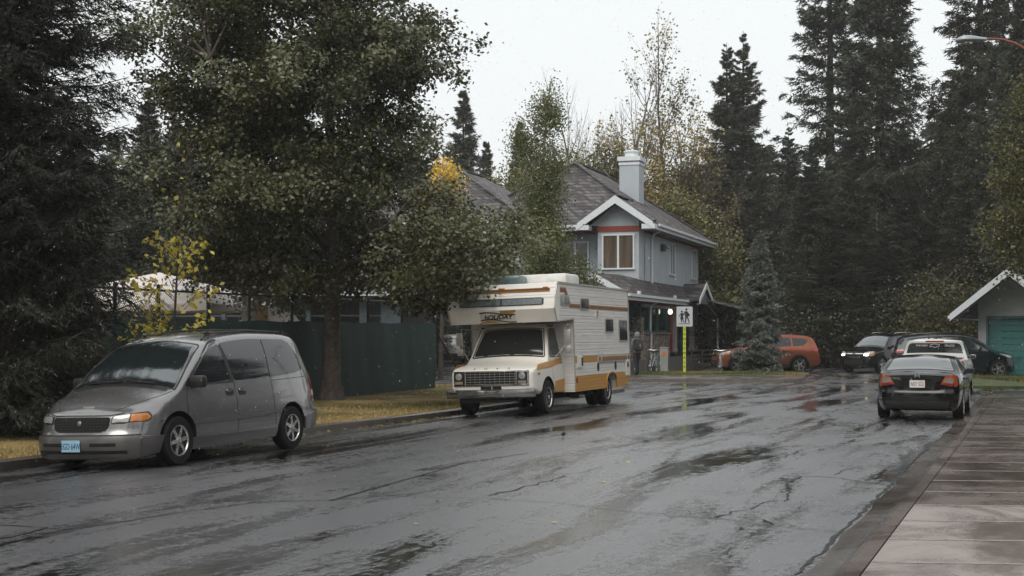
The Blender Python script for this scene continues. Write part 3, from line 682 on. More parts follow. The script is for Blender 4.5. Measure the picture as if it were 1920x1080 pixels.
# ------------------------------------------------------------------ the motorhome
def build_motorhome():
    root = empty('motorhome', (-.446, 30.93, 0), heading(20), R(-1.9)); root.location.z = -.02
    tag(root, 'cream and mustard motorhome with a cabover bunk standing on the left of the wet road', 'motorhome')
    cream = paint('cream_paint', (.82, .78, .70), 0, .35, damt=.4, dz=.5, coat=.3)
    must = paint('mustard_paint', (.52, .235, .012), 0, .4, damt=.6, dz=.35, coat=.2)
    brown = mat('brown_stripe', (.20, .075, .022), .5)
    dgold = mat('gold_stripe', (.40, .20, .03), .5)
    # aluminium siding, grooves every 15 cm
    def siding(name, col, dirt=.3):
        m, t, b = new_mat(name); setp(b, rough=.42, coat=.15)
        tc = t.nodes.new('ShaderNodeTexCoord'); sx = t.nodes.new('ShaderNodeSeparateXYZ'); t.links.new(tc.outputs['Object'], sx.inputs[0])
        z = mul(t, sx.outputs[2], 1/.155); fr = t.nodes.new('ShaderNodeMath'); fr.operation = 'FRACT'; t.links.new(z, fr.inputs[0])
        v = coords(t, (1, 1, .25)); n = noise(t, v, 4, 5, .65)
        prof = ramp(t, [(0, 0), (.10, 1), (.45, .75), (.52, .55), (.58, .75), (.9, 1), (1, 0)], fr.outputs[0])
        v2 = coords(t, (.6, .6, 6)); n2 = noise(t, v2, 2.2, 5, .6)
        c = ramp(t, [(.25, [x*.86 for x in col]), (.5, col), (.8, [min(1, x*1.08) for x in col])], n2)
        mx = t.nodes.new('ShaderNodeMixRGB'); mx.inputs[2].default_value = (.20, .16, .11, 1); t.links.new(c, mx.inputs[1])
        t.links.new(mul(t, ramp(t, [(0, 1), (.12, 0), (.9, 0), (1, .8)], fr.outputs[0]), mul(t, n, .20)), mx.inputs[0])
        t.links.new(mx.outputs[0], b.inputs['Base Color']); bump(t, b, prof, .7, .010)
        return m
    sid = siding('cream_siding', (.78, .75, .70)); sidm = siding('mustard_siding', (.52, .235, .012))
    front_m = mat('cream_panel', (.80, .76, .69), .4, var=.08, vs=3)
    drip = mat('alloy_trim', (.45, .43, .40), .4, .5)
    W = 1.25; XF, XR, XC = .80, 6.9, 2.15; ZT, ZB = 2.90, .42
    # coach box: side profile extruded, lower part behind the cab, wheel cut-out
    wx, wz, wr = 5.15, .37, .37
    arch = [(wx+.44, ZB+.02)]+[(wx+math.cos(a)*.44, .46+max(0, math.sin(a))**.55*.34) for a in [math.pi*i/12 for i in range(1, 12)]]+[(wx-.44, ZB+.02)]
    prof = [(XF+.20, ZT), (XR-.03, ZT-.02), (XR, ZT-.06), (XR, .60), (XR-.55, ZB+.0)]+arch+[(XC, ZB+.02), (XC, 2.12), (XF+.13, 2.05), (XF, 2.33), (XF+.05, 2.60)]
    mb = MB(); mb.prism(prof, 'y', -W, W); body = mb.build('coach_body', sid, root)
    # overhanging front of the bunk, rounded
    mb = MB()
    pf = [(XF+.13, 2.045), (XF-.02, 2.335), (XF+.0, 2.40), (XF+.06, 2.62), (XF+.19, 2.86), (XF+.27, 2.915), (XF+.4, 2.918)]
    g = [[(x-.0+.0, y, z) for (x, z) in pf] for y in (-W-.012, W+.012)]
    n = len(pf); inner = [(x+.10, z-.05) for x, z in pf]
    mb.prism(pf+[(XF+.4, 2.80), (XF+.28, 2.08)], 'y', -W-.014, W+.014); mb.build('bunk_front', front_m, root, True, 20)
    mb = MB()
    for sg in (-1, 1):
        for a, b in zip(pf[:-1], pf[1:]): mb.bar((a[0]-.004, sg*(W+.012), a[1]), (b[0]-.004, sg*(W+.012), b[1]), .028, .03)
        mb.bar((XF+.3, sg*(W+.01), 2.915), (XR, sg*(W+.01), 2.895), .03, .04)
        mb.bar((XC, sg*(W+.006), 2.10), (XC, sg*(W+.006), .46), .02, .03)
        mb.bar((XR, sg*(W+.005), 2.9), (XR, sg*(W+.005), .62), .03, .03)
        mb.bar((XF+.13, sg*(W+.006), 2.05), (XC, sg*(W+.006), 2.115), .02, .03)
        mb.bar((XC, sg*(W+.004), 1.255), (XR, sg*(W+.004), 1.255), .012, .02)
    mb.build('edge_trim', drip, root)
    for sg in (-1, 1):
        y = sg*(W+.003)
        def band(nm, pts, mt, off=.004):
            m_ = MB(); m_.prism(pts, 'y', sg*(W-.01), sg*(W+off)); return m_.build(nm, mt, root)
        band('brown_stripe', [(1.12, 2.79), (1.62, 2.79), (1.98, 2.44), (6.88, 2.43), (6.88, 2.35), (1.90, 2.36), (1.56, 2.70), (1.12, 2.70)], brown)
        band('gold_stripe', [(1.12, 2.815), (1.66, 2.815), (2.0, 2.46), (6.88, 2.45), (6.88, 2.432), (1.985, 2.442), (1.63, 2.792), (1.12, 2.792)], dgold, .005)
        band('mustard_band', [(XC+.02, 1.10), (4.1, 1.10), (4.1, 1.25), (XC+.02, 1.25)], must)
        low = [(XC+.01, ZB+.02), (XC+.01, .80), (XR-.002, .80), (XR-.002, .60), (XR-.55, ZB+.002)]+arch
        m_ = MB(); m_.prism(low, 'y', sg*(W-.02), sg*(W+.004)); m_.build('lower_skirt', sidm, root)
        m_ = MB(); arcp = [(wx+math.cos(a)*.46, sg*(W+.012), .46+max(0, math.sin(a))**.55*.36) for a in [math.pi*i/16 for i in range(17)]]
        m_.tube([arcp[0][:2]+(.44,)]+arcp+[arcp[-1][:2]+(.44,)], .02, 8); m_.build('wheel_arch_trim', must, root, True)
        # windows
        for (x0, x1, z0, z1) in ((1.25, 1.85, 2.40, 2.64), (2.72, 3.38, 2.33, 2.61), (4.72, 5.42, 1.80, 2.15), (5.95, 6.72, 1.58, 2.13)):
            fr = MB(); fr.prism(rpoly([(x0, z0), (x1, z0), (x1, z1), (x0, z1)], .05), 'y', sg*(W-.01), sg*(W+.022)); fo = fr.build('window', drip, root)
            e = .028; gb = MB(); gb.prism(rpoly([(x0+e, z0+e), (x1-e, z0+e), (x1-e, z1-e), (x0+e, z1-e)], .04), 'y', sg*(W), sg*(W+.026)); gb.build('pane', M_GLASS, fo)
            gb = MB(); gb.box(((x0+x1)/2, sg*(W+.026), (z0+z1)/2), (.016, .006, z1-z0-.05)); gb.build('glazing_bar', M_BLACK, fo)
        # little openings and hatches
        mb = MB(); mb.box((4.05, sg*(W+.008), 2.25), (.17, .02, .15)); v_ = mb.build('vent', front_m, root)
        mb = MB(); [mb.box((4.05, sg*(W+.022), 2.21+k*.035), (.13, .01, .012)) for k in range(4)]; mb.build('louvre', M_SEAM, v_)
        mb = MB(); mb.box((2.52, sg*(W+.012), 1.12), (.36, .03, .28), None, 0, .012); h_ = mb.build('hatch', front_m, root)
        mb = MB(); mb.box((2.66, sg*(W+.03), 1.12), (.10, .02, .19), None, 0, .008); mb.build('hatch_latch', M_GLASS, h_)
        mb = MB(); mb.box((5.4, sg*(W+.014), 1.16), (2.75, .03, .17)); f_ = mb.build('fridge_vent', mat('vent_cream', (.52, .42, .33), .5), root)
        mb = MB(); mb.box((5.42, sg*(W+.031), 1.16), (2.2, .01, .10))
        for k in range(40): mb.box((4.35+k*.055, sg*(W+.038), 1.16), (.012, .008, .085))
        mb.build('vent_slot', mat('vent_slot', (.28, .16, .10), .6), f_)
        for xx in (4.1, 6.7):
            mb = MB(); mb.box((xx, sg*(W+.032), 1.16), (.09, .02, .08)); mb.build('marker_box', M_BLACK, f_)
        for xx in (4.02, 5.55):
            mb = MB(); mb.prism([(xx+.07*math.cos(a), .97+.105*math.sin(a)) for a in [2*math.pi*i/20 for i in range(20)]], 'y', sg*(W-.0), sg*(W+.016)); mb.build('oval_port', M_SEAM, root)
        mb = MB(); mb.box((6.62, sg*(W+.018), .90), (.36, .03, .42), None, 0, .012); h_ = mb.build('fuel_hatch', front_m, root)
        mb = MB(); mb.box((6.62, sg*(W+.036), .98), (.12, .012, .14)); mb.build('hatch_slot', M_SEAM, h_)
        mb = MB(); mb.box((2.28, sg*(W+.012), .70), (.07, .02, .12)); mb.build('side_marker', M_RED, root)
    # bunk window and lettering on the front
    n_up = Vector((-(2.62-2.40), 0, (.06))).normalized()
    def bf(y, t):          # point on the upper bunk face, t 0 at the break line, 1 near the top
        x = XF+.0+(.06)*t; z = 2.40+.22*t; return (x-.012, y, z)
    fw = MB(); rp = rpoly([(-1.0, .10), (1.0, .10), (1.0, .86), (-1.0, .86)], .12)
    vs = [bf(y, t) for y, t in rp]; k = len(vs); vs2 = [(x+.03, y, z) for x, y, z in vs]; fw.add(vs+vs2, [tuple(range(k)), tuple(range(2*k-1, k-1, -1))]+[(i, (i+1) % k, k+(i+1) % k, k+i) for i in range(k)])
    fo = fw.build('bunk_window', M_BLACK, root)
    for ya, yb in ((-.96, -.02), (.02, .96)):
        fw = MB(); rp = rpoly([(ya, .18), (yb, .18), (yb, .78), (ya, .78)], .06); vs = [(bf(y, t)[0]-.006, y, bf(y, t)[2]) for y, t in rp]; k = len(vs); vs2 = [(x+.02, y, z) for x, y, z in vs]
        fw.add(vs+vs2, [tuple(range(k)), tuple(range(2*k-1, k-1, -1))]+[(i, (i+1) % k, k+(i+1) % k, k+i) for i in range(k)]); fw.build('pane', mat('frosted_pane', (.16, .19, .19), .25, coat=.4), fo)
    mb = MB(); mb.bar((XF+.115, -1.12, 2.77), (XF+.115, 1.12, 2.77), .02, .05); mb.build('bunk_stripe', brown, root)
    mb = MB(); mb.bar((XF+.10, -1.12, 2.735), (XF+.10, 1.12, 2.735), .02, .022); mb.build('bunk_stripe', dgold, root)
    for yy in (-1.02, .0, 1.02):
        mb = MB(); mb.box((XF+.12, yy, 2.80), (.05, .12, .05), Matrix.Rotation(R(-28), 3, 'Y'), 0, .01); mb.build('marker_light', M_AMBER, root)
    # logo lies on the sloping lower face from (XF-.02, 2.335) to (XF+.13, 2.045)
    A, B = Vector((XF-.02, 0, 2.335)), Vector((XF+.13, 0, 2.045)); L_ = (B-A).length; dn = (B-A).normalized(); nn = Vector((-.29, 0, -.15)).normalized()
    ik = mat('logo_ink', (.02, .014, .01), .5); gd = mat('logo_gold', (.38, .22, .04), .5); lw = mat('logo_field', (.60, .58, .52), .5)
    def lf(u, v, off=.004):      # u to the viewer's right (local -y), v up the face, metres from the centre of the face
        p = A+dn*(L_*.52-v)+nn*off; return (p.x, -u+.10, p.z)
    logo = MB()
    def plate(mb_, pts, off, mi=0): mb_.add([lf(u, v, off) for u, v in pts], [tuple(range(len(pts)))], mi)
    w1 = [(-.42+.84*i/20, .095+.035*math.sin(math.pi*(1.2+1.5*i/20))*(-1)) for i in range(21)]
    w2 = [(-.42+.84*i/20, -.085+.04*math.sin(math.pi*(1.15+1.5*i/20))*(-1)) for i in range(21)]
    for i in range(20): plate(logo, [w2[i], w2[i+1], w1[i+1], w1[i]], .004)
    lo = logo.build('logo', lw, root)
    e = MB()
    for wv, s_ in ((w1, .022), (w2, .022)):
        for a, b in zip(wv[:-1], wv[1:]): plate(e, [(a[0], a[1]-s_), (b[0], b[1]-s_), (b[0], b[1]+s_*.4), (a[0], a[1]+s_*.4)], .007)
    for x_ in (): plate(e, [(x_-.0, w2[0 if x_ < 0 else 20][1]), (x_+.022, w2[0 if x_ < 0 else 20][1]), (x_+.04, w1[0 if x_ < 0 else 20][1]), (x_+.015, w1[0 if x_ < 0 else 20][1])], .0075)
    e.build('logo_swoosh', ik, lo)
    e = MB(); plate(e, [(.08, .095), (.20, .072), (.34, .075), (.45, .13), (.44, .165), (.06, .16)], .0055); plate(e, [(-.47, -.15), (-.40, -.105), (-.25, -.075), (-.05, -.10), (.12, -.135)], .0055); e.build('logo_accent', gd, lo)
    tilt = math.atan2(.15, .29)
    p = lf(0, .0, .011); text_part('lettering', 'hOLIDAY', .155, ik, lo, p, (R(90)-(-tilt), 0, R(-90)), .001, shear=.35, offset=.006, sx=1.05)
    # roof gear
    mb = MB(); mb.box((2.05, .22, 3.03), (.75, .72, .24), None, 0, .07); o_ = mb.build('roof_vent', mat('smoke_cover', (.10, .15, .16), .3, coat=.4), root, True)
    mb = MB(); mb.box((2.75, -.42, 3.04), (1.05, 1.35, .27), None, 0, .08); mb.build('roof_air_conditioner', mat('ac_white', (.74, .73, .70), .5), root, True)
    mb = MB(); mb.box((XR+.12, 0, .50), (.22, 2.2, .16), None, 0, .02); mb.build('rear_bumper', M_BLACK, root)
    # underbody
    mb = MB(); mb.box((3.4, 0, .50), (5.9, 1.5, .12)); mb.box((4.3, 0, .36), (.5, 1.9, .10)); mb.tube([(2.2, -.6, .33), (3.0, -.75, .34), (3.3, -.95, .30)], .05, 8); mb.box((3.0, .5, .40), (1.1, .5, .25), None, 0, .04); mb.build('chassis', M_WELL, root)
    # ---- cab
    S = Shell(2.5, ([0, .06, .3, .8, 2.5], [.90, .945, .975, .99, 1.0]),
              ([.4, .6, .8, 1.0, 1.15, 1.3, 1.6, 2.0, 2.1], [.02, .0, 0, .0, .03, .07, .13, .22, .26]),
              ([0, .05, .15, .6, 1.02, 1.18, 1.35, 1.62, 1.9, 2.5], [.98, 1.02, 1.055, 1.14, 1.20, 1.32, 1.58, 1.93, 2.05, 2.06]),
              ([0, .3, 1.0, 1.6, 2.5], [.02, .035, .05, .05, .05]), ([0, .5, 2.5], [.58, .46, .46]),
              ([.5, .7, 1.0, 1.1], [0, 0, .01, .05]), ([.4, 2.1], [0, 0]), pf=.10, pr=0, Lf=.5, Lr=.3, rc=.07)
    b_ = S.build(cream, root, {1.0: .385}, .455, 48); b_.name = 'cab_body'
    for sg in (-1, 1):
        f = S.side(sg)
        wheel(root, 1.0, sg*.89, .375, .375, .22, .215, sg, 'dually', M_CHROME)
        wheel(root, 5.15, sg*1.04, .375, .375, .22, .215, sg, 'steel', drip); wheel(root, 5.15, sg*.76, .375, .375, .22, .215, sg, 'steel', drip)
        mb = MB(); panel(mb, rpoly([(1.36, 1.30), (2.05, 1.30), (2.05, 1.92), (1.66, 1.92)], [.02, .03, .06, .12]), f, .007, .03, 10, 10); mb.build('side_window', M_GLASS, root, True)
        mb = MB(); ribbon(mb, rpoly([(1.31, 1.27), (2.09, 1.27), (2.09, 1.96), (1.62, 1.96)], .05), f, .03, .004, 4, closed=True); mb.build('window_seal', M_BLACK, root, True); mb = MB(); ribbon(mb, [(1.60, 1.3), (1.60, 1.8)], f, .02, .010); mb.build('vent_window_bar', M_BLACK, root, True)
        mb = MB(); ribbon(mb, [(1.24, 1.22), (1.42, .62), (1.46, .48)], f, .01, .002); ribbon(mb, [(2.12, 1.25), (2.12, .48)], f, .01, .002); ribbon(mb, [(.15, 1.0), (.5, 1.05), (1.2, 1.13)], f, .01, .002); mb.build('door_seam', M_SEAM, root, True)
        mb = MB(); panel(mb, [(.30, .985), (2.12, 1.07), (2.12, 1.25), (1.2, 1.155), (.30, 1.11)], f, .005, .02, 20, 4); mb.build('mustard_band', must, root, True)
        mb = MB(); panel(mb, [(1.48, .46), (2.14, .46), (2.14, .76), (1.47, .74)], f, .005, .02, 10, 4); mb.build('mustard_sill', must, root, True)
        mb = MB(); panel(mb, rpoly([(.32, .885), (.47, .885), (.47, .935), (.32, .935)], .01), f, .012, .02, 6, 4); mb.build('side_marker', M_AMBER, root)
        mb = MB(); panel(mb, rpoly([(1.92, 1.13), (2.06, 1.13), (2.06, 1.17), (1.92, 1.17)], .01), f, .035, .04, 6, 4); mb.build('door_handle', M_CHROME, root)
        mb = MB(); mb.box((1.52, sg*1.30, 1.72), (.06, .17, .30), None, 0, .02); mb.box((1.54, sg*1.30, 1.42), (.06, .16, .17), None, 0, .02); mr = mb.build('wing_mirror', drip, root, True)
        mb = MB(); mb.tube([(1.35, sg*1.0, 1.18), (1.50, sg*1.24, 1.50), (1.52, sg*1.26, 1.95), (1.62, sg*.85, 1.93)], .012, 6); mb.tube([(1.9, sg*.98, 1.2), (1.55, sg*1.24, 1.50)], .010, 6); mb.build('mirror_bracket', drip, mr)
        mb = MB(); mb.box((1.556, sg*1.30, 1.72), (.012, .14, .26)); mb.build('mirror_glass', M_GLASS, mr)
        # lamps: round headlight over square indicator in a dark surround
        x = S.front(sg*.72, .90, 0)[0]
        hb = MB(); panel(hb, rpoly([(.60, .70), (.87, .70), (.87, .985), (.60, .985)], .02), lambda y, z, o, sg=sg: S.front(sg*y, z, o), .03, .04, 8, 6); hd = hb.build('headlight', M_BLACK, root, True)
        hb = MB(); hb.lathe([(.075, 0), (.076, -.012), (.05, -.02), (.003, -.024)], (S.front(sg*.735, .88, .035)[0], sg*.735, .885), 'X', 24); hb.build('lamp_glass', mat('old_lens', (.36, .37, .37), .1, .3, coat=.8), hd, True)
        hb = MB(); hb.box((S.front(sg*.735, .75, .045)[0], sg*.735, .748), (.02, .19, .06), None, 0, .006); hb.build('indicator_lens', mat('smoked_lens', (.25, .2, .15), .15), hd)
        hb = MB(); ribbon(hb, rpoly([(.61, .71), (.86, .71), (.86, .975), (.61, .975)], .02), lambda y, z, o, sg=sg: S.front(sg*y, z, o), .014, .034, 3, closed=True); hb.build('lamp_bezel', M_CHROME, hd)
    mb = MB(); panel(mb, rpoly([(1.20, -.90), (1.60, -.86), (1.60, .86), (1.20, .90)], [.03, .07, .07, .03]), S.topf, .006, .03, 14, 20); ws = mb.build('windscreen', M_GLASS, root, True)
    mb = MB(); ribbon(mb, rpoly([(1.175, -.93), (1.63, -.89), (1.63, .89), (1.175, .93)], .05), S.topf, .03, .004, 6, closed=True); mb.build('seal', M_BLACK, ws, True)
    for y0, y1 in ((-.05, -.62), (.62, .08)):
        a = Vector(S.topf(1.17, y0, .03)); b = Vector(S.topf(1.20, y1, .03)); mb = MB(); mb.tube([a, (a+b)/2+Vector((0, 0, .03)), b], .009, 6); mb.build('wiper', M_BLACK, root)
    g = MB(); panel(g, rpoly([(-.585, .70), (.585, .70), (.585, .985), (-.585, .985)], .015), S.front, .006, .03, 14, 6); gr = g.build('grille', M_WELL, root, True)
    g = MB()
    for z in (.71, .765, .82, .875, .93, .978): ribbon(g, [(-.58, z), (.58, z)], S.front, .008, .034, 12)
    for k in range(-5, 6): ribbon(g, [(k*.115, .71), (k*.115, .975)], S.front, .006, .033, 4)
    g.build('grille_bar', mat('grille_grey', (.33, .32, .30), .4, .4), gr, True)
    g = MB(); panel(g, rpoly([(-.88, .685), (.88, .685), (.88, .70), (-.88, .70)], .002), S.front, .03, .03, 14, 2); panel(g, [(-.88, .985), (.88, .985), (.88, 1.0), (-.88, 1.0)], S.front, .03, .03, 14, 2); g.build('grille_frame', M_CHROME, gr, True)
    for ya, yb in ((-.22, -.01), (.01, .26)):
        g = MB(); panel(g, [(ya-.03, .60), (yb-.03, .60), (yb-.03, .665), (ya-.03, .665)], S.front, .006, .02, 6, 3); g.build('air_slot', M_WELL, root, True)
    for ch, yy in zip('FORD', (.40, .135, -.135, -.40)):
        p = S.topf(.10, yy/S.ye(.10), .004); text_part('hood_letter', ch, .06, mat('letter_dark', (.05, .045, .04), .5), root, (p[0]-.012, yy, p[2]-.0), (R(58), 0, R(-90)), .003, sx=1.5)
    # chrome bumper
    bp = MB(); rows = []
    for i in range(31):
        y = -1.02+2.04*i/30; q = abs(y)/1.02; x = -.13+.20*max(0, q-.72)**1.2*2.2; d = .02 if abs(y) < .16 else 0
        rows.append([(x+.06, y, .60), (x+.005, y, .585-d), (x, y, .56-d), (x-.012, y, .50), (x, y, .44+d*.4), (x+.02, y, .415+d*.4), (x+.07, y, .41)])
    bp.grid(rows); back = [[(r_[0][0]+.02, r_[0][1], r_[0][2]-.02), (r_[6][0]+.02, r_[6][1], r_[6][2]+.02)] for r_ in rows]; bp.grid(back)
    bu = bp.build('bumper', mat('worn_chrome', (.30, .30, .30), .18, .95, var=.1, vs=3), root, True, 60)
    bm_ = MB(); bm_.bar((.0, -.6, .5), (-.1, -.6, .5), .06, .1); bm_.bar((.0, .6, .5), (-.1, .6, .5), .06, .1); bm_.box((.05, 0, .36), (.2, 1.3, .08)); bm_.build('bumper_bracket', M_WELL, bu)
    return root
# ------------------------------------------------------------------ ground, road, kerbs
RA = R(20.5); RU = Vector((math.sin(RA), math.cos(RA), 0)); RV_ = Vector((math.cos(RA), -math.sin(RA), 0))
def UV(u, v, z=0): p = RU*u+RV_*v; return (p.x, p.y, z)
def toUV(x, y): return (x*RU.x+y*RU.y, x*RV_.x+y*RV_.y)
KERB = pchip([-30, 5, 14, 17, 20, 23, 27, 32, 50], [-15, -14, -13.35, -13.15, -12.97, -12.78, -12.55, -12.45, -12.4])
def road_z(u, v):
    kv = KERB(u)
    c = max(0, min(1.0, (-10.7-v)/(-10.7-kv))) if v < -10.7 else 0
    z = -.058*c*(1 if u < 44 else max(0, 1-(u-44)/5))
    return z
def wet_asphalt():
    m, t, b = new_mat('wet_asphalt'); setp(b, spec=.8, coat=1.0, coatr=.30)
    tc = t.nodes.new('ShaderNodeTexCoord')
    def mp(sc, rot=0, loc=(0, 0, 0)):
        n = t.nodes.new('ShaderNodeMapping'); n.inputs['Rotation'].default_value = (0, 0, rot); n.inputs['Scale'].default_value = sc; n.inputs['Location'].default_value = loc
        t.links.new(tc.outputs['Object'], n.inputs[0]); return n.outputs[0]
    rr = mp((1, 1, 1), RA)                 # x across the road, y along it
    def sc(vec, s_):
        n = t.nodes.new('ShaderNodeVectorMath'); n.operation = 'MULTIPLY'; n.inputs[1].default_value = s_; t.links.new(vec, n.inputs[0]); return n.outputs[0]
    pud = noise(t, sc(rr, (.60, .10, 1)), 1.7, 7, .66, .5)          # long wet hollows along the wheel tracks
    fine = noise(t, rr, 5.5, 5, .65)
    grain = noise(t, rr, 110, 3, .75); grit = noise(t, rr, 52, 5, .8)
    fine2 = noise(t, sc(rr, (1, .5, 1)), 17, 4, .7); comb = mul(t, mul(t, pud, mul(t, mul(t, fine, -.5, 'ADD'), .22), 'ADD'), mul(t, mul(t, fine2, -.5, 'ADD'), .30), 'ADD')
    wet = ramp(t, [(.487, 0), (.575, .97)], comb)                      # 1 = standing film
    # colour
    c = ramp(t, [(.36, (.020, .019, .020)), (.5, (.060, .058, .065)), (.62, (.17, .165, .175))], grit)
    mx = t.nodes.new('ShaderNodeMixRGB'); t.links.new(wet, mx.inputs[0]); t.links.new(c, mx.inputs[1]); mx.inputs[2].default_value = (.016, .014, .013, 1)
    t.links.new(mx.outputs[0], b.inputs['Base Color'])
    rgh = t.nodes.new('ShaderNodeMix'); rgh.data_type = 'FLOAT'; t.links.new(wet, rgh.inputs[0])
    dry = ramp(t, [(.35, .30), (.7, .46)], noise(t, sc(rr, (1, .4, 1)), .9, 5, .6))
    t.links.new(dry, rgh.inputs[2]); rgh.inputs[3].default_value = .10
    t.links.new(rgh.outputs[0], b.inputs['Roughness']); t.links.new(mul(t, rgh.outputs[0], .8), b.inputs['Coat Roughness'])
    inv = mul(t, mul(t, wet, -.93), 1.0, 'ADD')
    h = mul(t, mul(t, grain, mul(t, grit, .8), 'ADD'), inv)
    n1 = bump(t, b, h, .55, .006)
    n2 = bump(t, b, mul(t, noise(t, rr, 22, 4, .75), inv), .6, .012, n1); t.links.new(n2, b.inputs['Coat Normal'])
    return m
def concrete(name, col, wetness=.5, joint=True):
    m, t, b = new_mat(name); setp(b, spec=.55)
    v = coords(t, (1, 1, 1), (0, 0, RA)); n = t.nodes.new('ShaderNodeVectorMath'); n.operation = 'MULTIPLY'; n.inputs[1].default_value = (.8, .55, 1); t.links.new(v, n.inputs[0])
    big = noise(t, n.outputs[0], .8, 7, .68, .8); sm = noise(t, v, 34, 5, .75)
    cc = ramp(t, [(.34, [x*.55 for x in col]), (.47, [x*.85 for x in col]), (.62, col)], big)
    mx = t.nodes.new('ShaderNodeMixRGB'); mx.blend_type = 'MULTIPLY'; mx.inputs[0].default_value = .6; t.links.new(cc, mx.inputs[1]); t.links.new(ramp(t, [(.3, .55), (.7, 1.0)], sm), mx.inputs[2])
    t.links.new(mx.outputs[0], b.inputs['Base Color'])
    t.links.new(ramp(t, [(.40, .12), (.62, .12+.4*(1-wetness)+.1)], big), b.inputs['Roughness'])
    bump(t, b, sm, .25, .006); return m
def strip(mb, pl, pr, mi=0):
    mb.grid([pl, pr], mi)
def build_ground():
    asph = wet_asphalt()
    conc = concrete('kerb_concrete', (.12, .105, .09), .5); slabm = concrete('slab_concrete', (.115, .080, .060), .6)
    # far ground
    mb = MB(); mb.add([(-900, -300, -.35), (900, -300, -.35), (900, 1600, -.35), (-900, 1600, -.35)], [(0, 1, 2, 3)])
    tag(mb.build('ground', mat('forest_soil', (.045, .04, .025), .95, var=.4, vs=.3)), kind='structure')
    us = [-30+i*1.0 for i in range(0, 126)]
    vs_ = [-60, -40, -25, -16, -14, -13, -12.5, -12, -11.5, -11, -10.7, -10, -6, -2, -1.67, 2, 10, 25, 45]
    mb = MB(); mb.grid([[UV(u, max(v, KERB(u)-.3) if (v < -11 and u < 44) else v, road_z(u, max(v, KERB(u)-.3) if (v < -11 and u < 44) else v)) for v in vs_] for u in us])
    tag(mb.build('road', asph, smooth=True, fixn=False), kind='structure')
    # left kerb and verge
    mb = MB(); prof = [(.0, -.10), (.015, .055), (-.02, .075), (-.15, .078), (-.17, .03)]
    ku = [-30+i*.8 for i in range(93)]; ku = [u for u in ku if u < 43.0]+[43.2]
    rows = [[UV(u, KERB(u)+dv, z) for dv, z in prof] for u in ku]
    for k in range(1, 8):      # rounded end at the driveway
        a = k/7*math.pi/2; rc = 1.2
        rows.append([UV(43.2+math.sin(a)*(rc+dv), KERB(43)-rc+math.cos(a)*(rc+dv), z) for dv, z in prof])
    rows.append([UV(43.2+1.2+dv, -30, z) for dv, z in prof])
    mb.grid(rows); tag(mb.build('kerb', conc, smooth=True), kind='structure')
    grass_m, t, b = new_mat('verge_turf'); setp(b, rough=.9)
    v = coords(t); 
    c1 = ramp(t, [(.30, (.07, .07, .018)), (.46, (.16, .125, .035)), (.60, (.36, .24, .085))], noise(t, v, .55, 6, .65))
    mx = t.nodes.new('ShaderNodeMixRGB'); mx.blend_type = 'MULTIPLY'; mx.inputs[0].default_value = .8; t.links.new(c1, mx.inputs[1]); t.links.new(ramp(t, [(.25, .4), (.75, 1.2)], noise(t, v, 22, 4, .7)), mx.inputs[2])
    t.links.new(mx.outputs[0], b.inputs['Base Color']); bump(t, b, noise(t, v, 45, 4, .7), .9, .03)
    mb = MB(); vv = [.17, .5, 1, 2, 3, 4.5, 6, 8, 11, 16, 25, 60]
    rnd = random.Random(3)
    rows = []
    for u in [-30+i*.8 for i in range(93)]+[44.2]:
        if u > 44.2: continue
        rows.append([UV(u, KERB(min(u, 43))-dv-(max(0, u-43.2)**2*.8 if dv < 1 else 0), .045 if dv < .3 else .05+.02*math.sin(u*.7+dv)+.03*min(1, dv/3)) for dv in vv])
    mb.grid(rows); tag(mb.build('verge', grass_m, smooth=True), kind='structure')
    # gutter pan, rolled kerb and slab on the right
    mb = MB(); g = []
    for u in [-12+i*.5 for i in range(117)]:
        if u > 45.8: continue
        j = .02*math.sin(u*2.3)+.015*math.sin(u*5.1+1)
        g.append([UV(u, -1.67+j, .004), UV(u, -1.60, .008), UV(u, -1.47, .006), UV(u, -1.44, .016), UV(u, -1.415, .045), UV(u, -1.37, .055)])
    mb.grid(g); tag(mb.build('gutter', concrete('gutter_concrete', (.085, .07, .06), .8), smooth=True), kind='structure')
    mb = MB(); mb.grid([[UV(u, -1.37, .055), UV(u, -1.245, .058)] for u in (-12, 10, 20, 30, 46)]); tag(mb.build('kerb_top', slabm), kind='structure')
    # slabs: bays between transverse joints
    s0 = 3.40; du = 1.2; sk = .27       # joints run nearly square to the view
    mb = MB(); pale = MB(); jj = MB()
    def sl(v): return -(v+1.245)*(-sk)
    for k in range(-14, 34):
        d0 = 11.6+1.2*k; u0 = d0/math.cos(RA)-.0; u1 = u0+du/math.cos(RA)
        A = [UV(u0+sl(-1.23)+.012, -1.232, .058), UV(u0+sl(16)+.012, 16, .058), UV(u1+sl(16)-.012, 16, .058), UV(u1+sl(-1.23)-.012, -1.232, .058)]
        if u1 > 45.5: break
        n = 10; rows = []
        for i in range(n+1):
            q = i/n; rows.append([tuple(Vector(A[0]).lerp(Vector(A[1]), q)), tuple(Vector(A[3]).lerp(Vector(A[2]), q))])
        (pale if d0 < 13.7 else mb).grid(rows)
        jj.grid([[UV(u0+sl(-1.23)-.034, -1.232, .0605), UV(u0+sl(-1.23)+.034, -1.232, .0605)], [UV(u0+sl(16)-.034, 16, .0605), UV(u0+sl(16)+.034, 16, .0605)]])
    tag(mb.build('pavement', slabm), kind='structure')
    tag(pale.build('pavement', concrete('pale_concrete', (.36, .305, .27), .4)), kind='structure')
    tag(jj.build('pavement_joint', mat('wet_joint_sky_tint', (.30, .28, .26), .3, spec=.8)), kind='structure')  # pale colour paints in the sky mirrored by water along the joints
